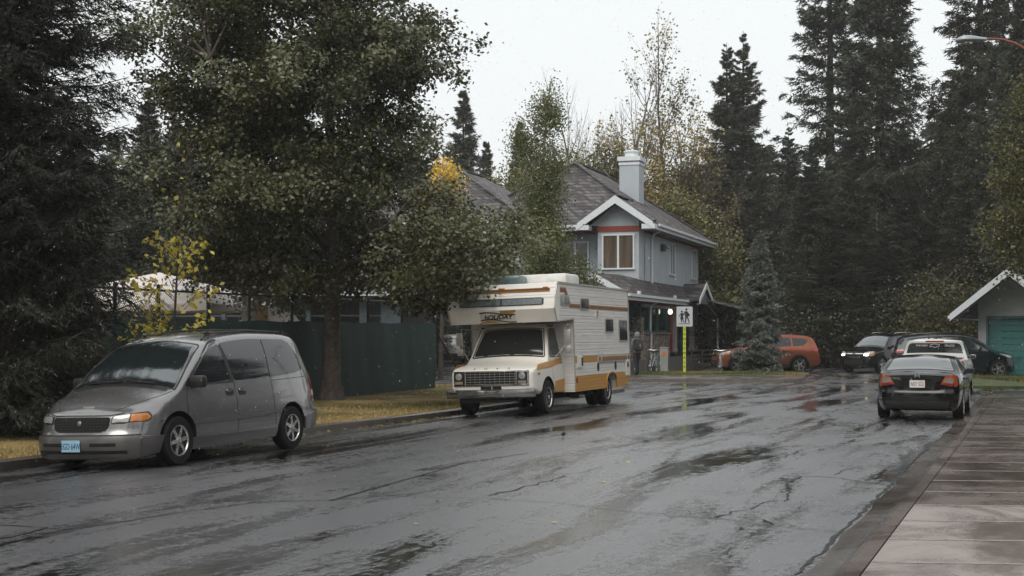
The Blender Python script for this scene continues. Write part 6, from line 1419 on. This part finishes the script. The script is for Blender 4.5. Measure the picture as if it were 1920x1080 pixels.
    sp = [(A, 1478, 90, 235, .95, 'mid height spruce right of the twin topped one'), (B, 1432, 92, 330, .95, 'short dark spruce behind the blue spruce'), (B, 1335, 97, 372, .9, 'dark spruce just behind the house eave'),
          (B, 1522, 80, 270, 1.0, 'dense spruce at the foot of the tall open one'), (A, 1600, 79, 300, 1.1, 'spruce standing before the pair of tallest ones'), (B, 1698, 81, 320, 1.0, 'spruce filling the gap right of the broad dense one'),
          (B, 1772, 88, 205, .95, 'grey tipped spruce left of the street lamp head'), (A, 1880, 78, -60, .95, 'tall spruce behind the lamp arm'), (B, 1925, 72, -100, .95, 'spruce on the right edge of the picture'), (E, 1745, 80, 420, 1.2, 'low mossy spruce above the dark SUV roof'),
          (E, 1815, 75, 330, 1.15, 'mossy spruce left of the garage gable'), (B, 1860, 74, 260, 1.0, 'dark spruce behind the garage roof'), (D_, 912, 100, 262, .9, 'grey distant spruce second right of the poplar crown'), (D_, 975, 106, 225, .8, 'distant spruce behind the top of the birch'),
          (B, 278, 56, 160, .75, 'dark spruce showing between the near spruce and poplar'), (A, 150, 60, 300, 1.0, 'tall spruce behind the left edge spruce'), (B, 330, 62, 215, 1.1, 'dark spruce above the white canopy tent'), (E, 420, 70, 160, 1.1, 'mossy spruce behind the darker linden'),
          (B, 560, 74, 230, 1.1, 'spruce behind the poplar trunk'), (E, 690, 76, 260, 1.1, 'spruce behind the green screen'), (B, 780, 84, 250, 1.0, 'dark spruce behind the golden aspen'), (D_, 1050, 110, 300, .9, 'distant spruce above the main roof ridge'), (B, 1240, 100, 430, 1.2, 'dark spruce behind the chimney'), (B, 1395, 84, 450, 1.1, 'low spruce left of the blue spruce tip'), (E, 1560, 76, 430, 1.2, 'low mossy spruce above the black SUV'), (B, 1655, 77, 450, 1.2, 'low dark spruce behind the parked pickup')]
    for k, (pr, px, d, ty, wf, lb) in enumerate(sp):
        hh = H_(ty, d); base = {A: 29.5, B: 29.5, E: 30, D_: H_(165, 108)}[pr]; s = hh/base
        place(pr, lb, X(px, d), d, max(s, .55)*wf*(1.15 if s < .6 else 1), s, rz=k*1.7, group='spruces on the skyline')
    # ochre and bare deciduous trees behind the house
    och = leaf_mat('ochre_leaf', [(0, (.12, .105, .04)), (.4, (.25, .205, .075)), (.75, (.38, .27, .09)), (1, (.50, .42, .16))], .5, .3)
    olv = leaf_mat('olive_leaf', [(0, (.06, .066, .022)), (.5, (.14, .145, .045)), (1, (.30, .26, .08))], .5, .25)
    gb = mat('grey_twig', (.10, .085, .078), .8)
    bare_tree('bare_tree', 'bare grey tree spreading behind the chimney', X(1188, 95), 95, H_(72, 95), 31, r0=.24, depth=4, bark=gb)
    bare_tree('bare_tree', 'slim bare tree left of the larger bare one', X(1098, 100), 100, H_(128, 100), 32, r0=.18, narrow=.7, depth=4, bark=gb)
    bare_tree('autumn_tree', 'tall thin autumn tree with sparse rust leaves right of the chimney', X(1262, 93), 93, H_(48, 93), 33, r0=.2, narrow=.8, depth=4, leafm=och, nleaf=7000, leaf=.2, bark=gb)
    bare_tree('autumn_tree', 'thin autumn tree with rust leaves left of the chimney', X(1150, 90), 90, H_(150, 90), 34, r0=.16, narrow=.7, depth=4, leafm=och, nleaf=3000, leaf=.2, bark=gb)
    bare_tree('autumn_tree', 'ochre tree beside the twin topped spruce', X(1315, 92), 92, H_(170, 92), 35, r0=.16, narrow=.8, depth=4, leafm=och, nleaf=4500, leaf=.2, bark=gb)
    for k, (px, d, ty, wd, m_, lb) in enumerate([(1120, 88, 235, 2.2, olv, 'olive leafed tree left behind the chimney'), (1075, 92, 270, 2.0, olv, 'olive tree over the main roof ridge'), (1215, 86, 300, 2.4, och, 'ochre leafed tree right behind the chimney'), (1275, 84, 330, 2.4, olv, 'olive tree over the right roof slope'), (1320, 82, 400, 2.0, olv, 'bushy tree behind the right eave'), (960, 95, 280, 1.9, olv, 'greyish tree above the left wing roof'), (905, 92, 320, 1.9, olv, 'low grey green tree beside the golden aspen'), (1000, 98, 250, 1.6, olv, 'tree peeping over the birch crown')]):
        h = H_(ty, d); broad_tree('broadleaf_tree', lb, X(px, d), d, [(0, 0, 0), (0, 0, h*.5), (0, 0, h*.9)], [((0, 0, h*.72), (wd, wd, h*.26)), ((.3, 0, h*.42), (wd*1.2, wd, h*.26))], 200, 50, .19, .48, m_, seed=50+k, limbs=10, tr=.13, group='broadleaf trees behind the house')
    # right edge, yellow green
    yg = leaf_mat('yellow_green_leaf', [(0, (.035, .042, .010)), (.45, (.085, .085, .018)), (.85, (.17, .15, .03)), (1, (.24, .22, .06))], .42, .3)
    broad_tree('maple_tree', 'yellow green maple leaning in from the right edge above the garage', X(1955, 50), 50, [(0, 0, 0), (0, 0, 3), (-.2, 0, 6), (-.2, 0, 11)], [((-.5, 0, 7.8), (1.35, 1.4, 1.8)), ((-.7, -.3, 5.3), (1.5, 1.3, 1.3)), ((.2, 0, 10.3), (1.1, 1.2, 1.3))], 300, 55, .12, .32, yg, seed=71, limbs=16, tr=.17)
    for k, (px, d, ty, lb) in enumerate([(1790, 70, 470, 'low yellow green tree left of the garage eave'), (1560, 74.5, 545, 'dark bush behind the black SUV'), (1500, 78, 520, 'bush right of the blue spruce'), (1690, 74, 540, 'bush above the dark SUV roof'), (1345, 80, 560, 'dark shrub at the right corner of the house')]):
        h = H_(ty, d); broad_tree('bush', lb, X(px, d), d, [(0, 0, 0), (0, 0, h*.6)], [((0, 0, h*.55), (2.0, 1.2, h*.45)), ((1.2, 0, h*.35), (1.6, 1.2, h*.35)), ((-1.2, 0, h*.35), (1.6, 1.2, h*.35))], 170, 50, .14, .36, leaf_mat('dull_olive_leaf', [(0, (.04, .042, .014)), (.6, (.09, .088, .028)), (1, (.17, .15, .045))]) if k == 0 else leaf_mat('dark_leaf', [(0, (.016, .02, .010)), (.6, (.04, .046, .02)), (1, (.08, .08, .03))], .45, .15), seed=80+k, limbs=8, tr=.06, cat='bush')
    # the wood beyond: too many to count
    g = np.random.default_rng(99); Vs, Ts = [], []
    protos = [spruce_mesh(1.0*20, 3.4, nb=170, K=14, q=5, leaf=.8, seed=200+k, z0=.02)[:2] for k in range(4)]
    def wood(name, spots, label, mm):
        Vs, Ts = [], []
        for x, y, s in spots:
            v, t_ = protos[int(g.integers(4))]; a = g.uniform(0, 6.28); c, s_ = math.cos(a), math.sin(a)
            Vs.append(np.stack([(v[:, 0]*c-v[:, 1]*s_)*s*1.15+x, (v[:, 0]*s_+v[:, 1]*c)*s*1.15+y, v[:, 2]*s], 1)); Ts.append(t_)
        o = np_mesh(name, np.concatenate(Vs), 3, mm, None, np.concatenate(Ts)); tag(o, label, 'woodland', kind='stuff')
    sp = []
    for k in range(46): d = g.uniform(104, 132); px = 1280+k*16+g.uniform(-10, 10); ty = g.uniform(230, 400) if px < 1740 else g.uniform(150, 330); sp.append((X(px, d), d, H_(ty, d)/20))
    for k in range(40): d = g.uniform(92, 120); px = -60+k*25+g.uniform(-10, 10); sp.append((X(px, d), d, H_(g.uniform(250, 330), d)/20))
    for k in range(16): d = g.uniform(120, 150); px = 820+k*36+g.uniform(-10, 10); sp.append((X(px, d), d, H_(g.uniform(330, 390), d)/20))
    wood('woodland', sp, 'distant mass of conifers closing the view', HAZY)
    sp = [(x+g.uniform(-2, 2), y+g.uniform(-2, 2), g.uniform(.8, 1.08)) for x, y in [(28, -4), (24, -14), (14, -20), (4, -24), (-8, -24), (-20, -20), (-28, -10), (-27, 4), (-25, 14), (32, 6), (34, 16), (-16, -28), (22, 4), (27, 12), (-21, 22), (36, 26), (18, -9), (23.5, 36), (26, 41), (21.5, 31), (22.5, 27), (28, 44), (31, 36), (27, 31), (33, 42), (24, -2), (9, -16), (-2, -18), (-14, -22), (20, -18), (0, -27), (10, -27), (30, 22), (38, 34), (-24, -16)]]
    wood('woodland', sp, 'dark conifers round the photographer mirrored in windows and wet road', SPRUCE)
    # undergrowth at the foot of the wood
    n = 26000; px = g.uniform(1290, 1990, n); d = g.uniform(80, 92, n); zz = g.random(n)**1.6*(1.6+.9*np.sin(px*.05)+.6*np.sin(px*.013)); P_ = np.stack([(px-960)/FPX*d, d, zz+.1], 1)
    o = np_mesh('undergrowth', leaves_np(P_, .32, g, None), 4, leaf_mat('dark_leaf', [(0, (.016, .02, .010)), (1, (.08, .08, .03))]), None, g.random(n)); tag(o, 'dark low undergrowth along the foot of the wood', 'undergrowth', kind='stuff')
    n = 16000; t_ = g.uniform(-14, 12, n); nn = -g.uniform(.6, 5, n); hh = g.random(n)*(1.5+.5*np.sin(t_)); P_ = np.stack([-7+.342*t_+.94*nn, 32+.94*t_-.342*nn, hh], 1)
    o = np_mesh('undergrowth', leaves_np(P_, .14, g, None), 4, leaf_mat('dark_leaf', [(0, (.016, .02, .010)), (1, (.08, .08, .03))]), None, g.random(n)); tag(o, 'dark shrubs growing behind the chain link fence', 'undergrowth', kind='stuff')
# ------------------------------------------------------------------ street furniture, person, bird, bicycles, snow, haze
def skin(name, verts, edges, radii, m, parent=None, lvl=2, loc=(0, 0, 0)):
    me = bpy.data.meshes.new(name); me.from_pydata(verts, edges, []); o = bpy.data.objects.new(name, me); COL.objects.link(o)
    sk = o.modifiers.new('s', 'SKIN'); sk.branch_smoothing = .6
    for i, v in enumerate(me.skin_vertices[0].data): v.radius = radii[i] if isinstance(radii[i], tuple) else (radii[i], radii[i]); v.use_root = (i == 0)
    ss = o.modifiers.new('d', 'SUBSURF'); ss.levels = ss.render_levels = lvl
    bpy.context.view_layer.update(); dg = bpy.context.evaluated_depsgraph_get(); nm = bpy.data.meshes.new_from_object(o.evaluated_get(dg)); bpy.data.objects.remove(o)
    nm.materials.clear()
    for x in (m if isinstance(m, list) else [m]): nm.materials.append(x)
    nm.polygons.foreach_set('use_smooth', [True]*len(nm.polygons)); o = bpy.data.objects.new(name, nm); COL.objects.link(o)
    if parent is not None: o.parent = parent
    o.location = loc; return o
def build_person():
    x, y = X(1194, 57.5), 57.5; root = empty('person', (x, y, .115), R(200)); tag(root, 'person in grey hooded top and dark trousers walking with a dark backpack behind the motorhome', 'person')
    jm = mat('grey_jacket', (.13, .14, .16), .8); tm = mat('dark_trousers', (.016, .018, .022), .8); sk_ = mat('skin', (.35, .2, .14), .5); bm_ = mat('backpack_cloth', (.03, .034, .028), .7)
    # facing -y locally; walking
    V = [(0, 0, .93), (0, .0, 1.08), (0, .015, 1.28), (0, .03, 1.44), (0, .01, 1.53), (0, -.01, 1.61), (0, -.015, 1.70),
         (.19, .02, 1.42), (.25, .07, 1.16), (.24, -.02, .93), (.24, -.05, .86), (-.19, .02, 1.42), (-.25, -.02, 1.16), (-.23, -.16, .97), (-.23, -.21, .92),
         (.09, 0, .88), (.10, .06, .50), (.10, .20, .10), (.10, .10, .03), (-.09, 0, .88), (-.10, -.14, .50), (-.10, -.10, .09), (-.10, -.24, .04)]
    E = [(0, 1), (1, 2), (2, 3), (3, 4), (4, 5), (5, 6), (3, 7), (7, 8), (8, 9), (9, 10), (3, 11), (11, 12), (12, 13), (13, 14), (0, 15), (15, 16), (16, 17), (17, 18), (0, 19), (19, 20), (20, 21), (21, 22)]
    Rr = [(.15, .11), (.14, .10), (.16, .11), (.14, .09), .055, .075, .085, .065, .048, .036, .03, .065, .048, .036, .03, .095, .062, .042, .04, .095, .062, .042, .04]
    b = skin('body', V, E, Rr, [jm, tm, sk_], root)
    for p in b.data.polygons:
        z = p.center.z; p.material_index = 1 if (z < .90 and abs(p.center.x) < .19) else (2 if (z < .91 and abs(p.center.x) > .19) or (z > 1.57 and p.center.y < -.03) else 0)
    hd = skin('hood', [(0, .02, 1.50), (0, .03, 1.60), (0, .02, 1.70), (0, .0, 1.745)], [(0, 1), (1, 2), (2, 3)], [(.11, .09), (.115, .105), (.11, .10), (.05, .05)], mat('grey_hood', (.22, .24, .27), .85), root)
    bp = MB(); bp.box((0, .19, 1.22), (.32, .18, .48), Matrix.Rotation(R(4), 3, 'X'), 0, .06); bp.box((0, .29, 1.14), (.24, .06, .24), None, 0, .025); pk = bp.build('backpack', bm_, root, True)
    for s in (-1, 1):
        st = MB(); st.tube([(s*.11, .12, 1.43), (s*.13, .0, 1.49), (s*.13, -.10, 1.38), (s*.14, -.06, 1.15), (s*.13, .1, 1.05)], .02, 6); st.build('strap', bm_, pk, True)
    bp = MB(); bp.box((0, .325, 1.20), (.06, .01, .08)); bp.build('badge', mat('tan_badge', (.35, .2, .1), .6), pk)
    for s, yy, zz in ((1, .12, .03), (-1, -.18, .035)):
        f = skin('shoe', [(s*.10, yy+.06, zz+.02), (s*.10, yy-.05, zz), (s*.10, yy-.15, zz-.01)], [(0, 1), (1, 2)], [(.045, .045), (.05, .04), (.04, .03)], M_BLACK, root)
        for k in range(5):
            pass
    for s, hx, hy, hz in ((1, .24, -.055, .84), (-1, -.23, -.215, .905)):
        for k in range(5):
            L = (.05, .075, .08, .075, .06)[k]; a = (-.55 if k == 0 else 0); yy = -.03+.016*k
            skin('finger', [(hx, hy+yy*.6, hz), (hx-s*.01, hy+yy+(a*.05), hz-L*.5), (hx-s*.025, hy+yy+(a*.06), hz-L)], [(0, 1), (1, 2)], [.010, .009, .007], sk_, b, 1)
def build_bicycle(label, x, y, z, rz, frame_m, first=None, basket=False):
    root = empty('bicycle', (x, y, z), rz); tag(root, label, 'bicycle', 'bicycles standing near the porch')
    for px_ in (-.52, .52):
        mb = MB(); n = 40; mb.tube([(px_+.33*math.cos(a), 0, .345+.33*math.sin(a)) for a in [2*math.pi*i/n for i in range(n+1)]], .018, 6); wh = mb.build('wheel', M_TYRE, root, True)
        mb = MB(); mb.tube([(px_+.305*math.cos(a), 0, .345+.305*math.sin(a)) for a in [2*math.pi*i/n for i in range(n+1)]], .012, 6); [mb.tube([(px_, .02*(-1)**k, .345), (px_+.3*math.cos(k*.35), 0, .345+.3*math.sin(k*.35))], .0025, 3) for k in range(18)]; mb.lathe([(.02, -.05), (.02, .05)], (px_, 0, .345), 'Y', 10); mb.build('rim', M_CHROME, wh)
    mb = MB()
    for a, b, r_ in (((-.52, 0, .345), (-.12, 0, .30), .012), ((-.52, 0, .345), (-.22, 0, .82), .010), ((-.12, 0, .30), (-.24, 0, .90), .017), ((-.12, 0, .30), (.36, 0, .74), .019), ((-.21, 0, .80), (.36, 0, .84), .017), ((.34, 0, .90), (.38, 0, .70), .02)): mb.tube([a, b], r_, 8)
    for s in (-1, 1): mb.tube([(.38, s*.03, .70), (.46, s*.055, .5), (.52, s*.055, .345)], .012, 6)
    mb.build('frame', frame_m, root, True)
    mb = MB(); mb.tube([(.34, 0, .9), (.30, 0, 1.0)], .015); mb.tube([(.16, -.30, 1.02), (.28, -.22, 1.05), (.31, 0, 1.02), (.28, .22, 1.05), (.16, .30, 1.02)], .013, 8); mb.build('handlebar', M_CHROME, root, True)
    mb = MB(); mb.tube([(-.24, 0, .90), (-.25, 0, .97)], .014); mb.box((-.25, 0, .99), (.27, .14, .05), None, 0, .02); mb.build('saddle', M_BLACK, root, True)
    mb = MB(); mb.lathe([(.09, -.005), (.09, .005)], (-.12, .05, .30), 'Y', 20); mb.tube([(-.12, .06, .30), (-.02, .07, .19)], .01); mb.box((-.02, .12, .19), (.09, .09, .02)); mb.tube([(-.12, -.06, .30), (-.22, -.07, .41)], .01); mb.box((-.22, -.12, .41), (.09, .09, .02)); mb.build('crank', M_RIM, root)
    return root
def build_misc():
    # crosswalk sign: flat white plate with two black figures, on a yellow post with vertical letters
    sx_, sy = X(1283.5, 60), 60.0; S = empty('crosswalk_sign', (sx_, sy, .13), R(0)); tag(S, 'white square sign with two walking children on a yellow lettered post', 'sign')
    z = lambda py: H_(py, 60)-.13
    mb = MB(); mb.box((0, .03, z(612)/2), (.115, .05, z(612)), None, 0, .006); post = mb.build('post', mat('fluorescent_yellow', (.62, .72, .06), .45, var=.05), S)
    ink = mat('sign_ink', (.012, .012, .012), .5)
    for k, ch in enumerate('CROSSWALK'): text_part('letter', ch, .125, ink, post, (0, -.0015, z(618+8.75*k)), (R(90), 0, 0), .001, offset=.002)
    mb = MB(); W = .675; zc = z(593.5); mb.prism(rpoly([(-W/2, zc-.42), (W/2, zc-.42), (W/2, zc+.42), (-W/2, zc+.42)], .04), 'y', -.012, -.004); pn = mb.build('sign_panel', mat('sign_white', (.55, .58, .60), .45, var=.04), S)
    def fig(name, x0, z0, s, parts):
        m_ = MB()
        for kind, pts, r_ in parts:
            if kind == 'c': m_.prism([(x0+(pts[0]+r_*math.cos(a))*s, z0+(pts[1]+r_*math.sin(a))*s) for a in [2*math.pi*i/16 for i in range(16)]], 'y', -.0165, -.0135)
            else: m_.prism([(x0+u*s, z0+v*s) for u, v in pts], 'y', -.0165, -.0135)
        m_.build(name, ink, pn)
    def limb(a, b, w0, w1): d = Vector(b)-Vector(a); n = Vector((-d.y, d.x)).normalized(); a, b = Vector(a), Vector(b); return ('p', [tuple(a+n*w0), tuple(b+n*w1), tuple(b-n*w1), tuple(a-n*w0)], 0)
    fig('walking_figure', .075, zc-.27, .62, [('c', (0, .92), .075), ('p', [(-.10, .80), (.08, .80), (.11, .45), (-.08, .45)], 0), limb((-.02, .46), (-.07, .03), .055, .035), limb((.05, .46), (.20, .03), .05, .03), limb((-.08, .77), (-.22, .52), .035, .025), ('p', [(.08, .74), (.22, .60), (.24, .46), (.10, .46)], 0), limb((-.10, .035), (-.02, .035), .025, .025), limb((.16, .035), (.24, .035), .02, .02)])
    fig('walking_figure', -.115, zc-.27, .52, [('c', (0, .92), .08), ('p', [(-.09, .80), (.09, .80), (.10, .42), (-.10, .42)], 0), ('p', [(-.11, .44), (.12, .44), (.15, .30), (-.13, .30)], 0), limb((-.05, .34), (-.02, .03), .045, .03), limb((.05, .34), (.17, .03), .04, .03), limb((-.08, .76), (-.27, .50), .03, .022), limb((.08, .76), (.24, .62), .03, .022)])
    fig('ground_line', -.02, zc-.305, 1, [('p', [(-.23, -.012), (.25, -.012), (.25, .012), (-.23, .012)], 0)])
    # utility cabinet
    cx, cy = X(1245, 63), 63.0; Cb = empty('utility_cabinet', (cx, cy, .09), R(-6)); tag(Cb, 'pale grey utility cabinet with an orange round sticker', 'cabinet')
    h = H_(651, 63)-.12; gm = mat('cabinet_grey', (.30, .31, .29), .6, var=.12, vs=2)
    mb = MB(); mb.box((0, 0, h/2), (.36, .30, h), None, 0, .015); mb.build('housing', gm, Cb, True); mb = MB(); mb.box((0, 0, h+.015), (.41, .35, .045), None, 0, .01); mb.build('lid', gm, Cb)
    mb = MB(); mb.box((0, -.154, h/2), (.31, .012, h-.12), None, 0, .003); mb.box((.12, -.163, h*.5), (.02, .01, .1)); mb.build('door', gm, Cb)
    mb = MB(); mb.prism([(-.0+.085*math.cos(a), h*.76+.11*math.sin(a)) for a in [2*math.pi*i/20 for i in range(20)]], 'y', -.166, -.162); mb.build('sticker', mat('orange_sticker', (.60, .17, .03), .6), Cb)
    # bicycles
    wb = mat('bike_white', (.55, .60, .60), .35); tb = mat('bike_teal', (.25, .45, .45), .35)
    build_bicycle('white bicycle leaning between the stone wall and the utility cabinet', X(1224, 63.3), 63.3, .02, R(70), wb)
    build_bicycle('dark teal bicycle partly behind the utility cabinet', X(1236, 64.2), 64.2, .02, R(62), tb)
    build_bicycle('bicycle with pale fork standing at the front bumper of the red SUV', X(1350, 62.2), 62.2, .02, R(78), wb)
    build_person()
    # small bird on the road
    bx, by = G(1056, 822); root = empty('bird', (bx, by, 0), R(25)); tag(root, 'small dark bird standing on the wet road before the motorhome', 'bird')
    bm_ = mat('bird_feather', (.035, .026, .022), .7, var=.4, vs=30)
    skin('body', [(0, .0, .065), (0, -.02, .075), (0, .035, .060), (0, .075, .055), (0, -.032, .098), (0, -.035, .112)], [(0, 1), (0, 2), (2, 3), (1, 4), (4, 5)], [(.030, .028), (.028, .026), (.018, .015), (.007, .003), .015, .014], bm_, root)
    mb = MB(); mb.tube([(0, -.045, .112), (0, -.062, .108)], [.004, .001], 6); mb.build('beak', M_BLACK, root)
    for s in (-1, 1):
        mb = MB(); mb.tube([(s*.012, 0, .045), (s*.013, -.002, .02), (s*.013, 0, .002)], .0025, 5); [mb.tube([(s*.013, 0, .002), (s*.013+q*.008, -.018, .001)], .0018, 4) for q in (-1, 0, 1)]; mb.tube([(s*.013, 0, .002), (s*.013, .012, .001)], .0018, 4); mb.build('leg', M_BLACK, root)
        w_ = skin('wing', [(s*.026, -.015, .075), (s*.028, .02, .066), (s*.02, .055, .058)], [(0, 1), (1, 2)], [(.008, .014), (.008, .014), (.004, .006)], mat('bird_wing', (.06, .045, .035), .7), root, 1)
    # street lamp reaching in from the right
    d = 38.0; hx, hz = X(1792, d), H_(74, d); ax, az = X(1848, d), H_(73, d)
    L = empty('street_lamp', (15.6, d, .05)); tag(L, 'grey cobra head street lamp on a rust orange curved arm', 'street lamp')
    rm = mat('rust_arm', (.26, .085, .045), .55, var=.25, vs=3); hm = mat('lamp_grey', (.34, .37, .39), .4, .2)
    mb = MB(); rel = lambda p: (p[0]-15.6, 0, p[2]-.05)
    arm = [rel(P(1846, 72, d)), rel(P(1880, 74, d)), rel(P(1905, 82, d)), rel(P(1925, 94, d)), rel(P(1990, 150, d)), (-.12, 0, 8.2), (0, 0, 6.9)]; mb.tube(arm, [.03, .032, .035, .038, .045, .05, .055], 10); mb.build('arm', rm, L, True)
    mb = MB(); mb.lathe([(.10, 0), (.10, .5), (.085, .52), (.07, 8.3), (.02, 8.33)], (0, 0, 0), 'Z', 16); mb.build('pole', rm, L, True)
    x0, _, z0 = rel(P(1791, 76, d)); x1 = rel(P(1849, 73, d))[0]; n = 14; rows = []
    for i in range(n+1):
        t_ = i/n; xx = x0+(x1-x0)*t_; hgt = .125*(math.sin(min(1, t_*2.6+.06)*math.pi/2))*(1-.55*max(0, t_-.45)/.55); wv = .15*(math.sin(min(1, t_*3+.08)*math.pi/2))*(1-.5*max(0, t_-.5)/.5)
        rows.append([(xx, wv*math.cos(a), z0+.02+(hgt*math.sin(a) if math.sin(a) > 0 else .055*math.sin(a)*(1 if t_ < .8 else .6))) for a in [2*math.pi*k/16 for k in range(17)]])
    mb = MB(); mb.grid(rows); mb.add([r_ for r_ in rows[0][:-1]], [tuple(range(16))]); mb.build('lamp_head', hm, L, True)
    mb = MB(); mb.lathe([(.10, -.02), (.09, -.06), (.03, -.09), (.004, -.095)], (x0+.30, 0, z0-.02), 'Z', 16); mb.build('lamp_glass', M_LENS, L, True)
    # thin post by the fence end
    # wet snow falling
    g = np.random.default_rng(1); n = 5200; dd = 8+44*g.random(n)**.8; px = g.uniform(-80, 2000, n); py = g.uniform(-60, 1120, n)
    c = np.stack([(px-960)/FPX*dd, dd, CAMH+(HORY-py)/FPX*dd], 1); ok = c[:, 2] > .05; c = c[ok]; n = len(c)
    s = g.uniform(.0020, .0050, n)*(.5+dd[ok]/26); st = g.uniform(1.0, 2.2, n)
    O = np.array([[1, 0, 0], [0, 1, 0], [0, 0, 1], [-1, 0, 0], [0, -1, 0], [0, 0, -1]], float)
    F = [(0, 1, 2), (1, 3, 2), (3, 4, 2), (4, 0, 2), (1, 0, 5), (3, 1, 5), (4, 3, 5), (0, 4, 5)]
    V = []
    sl = np.stack([np.ones(n), np.ones(n), st], 1)*s[:, None]
    for f in F: V.append(np.stack([c+O[i]*sl+np.outer(O[i][2]*s*st*.35, [1, 0, 0]) for i in f], 1))
    V = np.concatenate(V, 0).reshape(-1, 3); sm, t, b = new_mat('wet_snow'); setp(b, rough=.5); b.inputs['Base Color'].default_value = (.8, .82, .85, 1); b.inputs['Alpha'].default_value = .42
    o = np_mesh('falling_snow', V, 3, sm, None); tag(o, 'fine wet snowflakes falling through the air', 'snow', kind='stuff')
def build_haze():
    mb = MB(); mb.box((0, 70, 14), (420, 260, 31)); o = mb.build('haze', mat('unused', (1, 1, 1))); m = bpy.data.materials.new('haze_air'); m.use_nodes = True; t = m.node_tree; t.nodes.clear()
    out = t.nodes.new('ShaderNodeOutputMaterial'); v = t.nodes.new('ShaderNodeVolumePrincipled'); v.inputs['Color'].default_value = (.88, .865, .85, 1); v.inputs['Density'].default_value = HAZE; v.inputs['Anisotropy'].default_value = .2
    t.links.new(v.outputs[0], out.inputs['Volume']); o.data.materials.clear(); o.data.materials.append(m); tag(o, 'thin grey drizzle haze hanging in the air', 'haze', kind='stuff')
HAZE = .0006
build_ground(); build_house(); build_garage(); build_fence()
build_minivan(); build_motorhome(); build_cars(); build_trees(); build_misc()
if HAZE: build_haze()
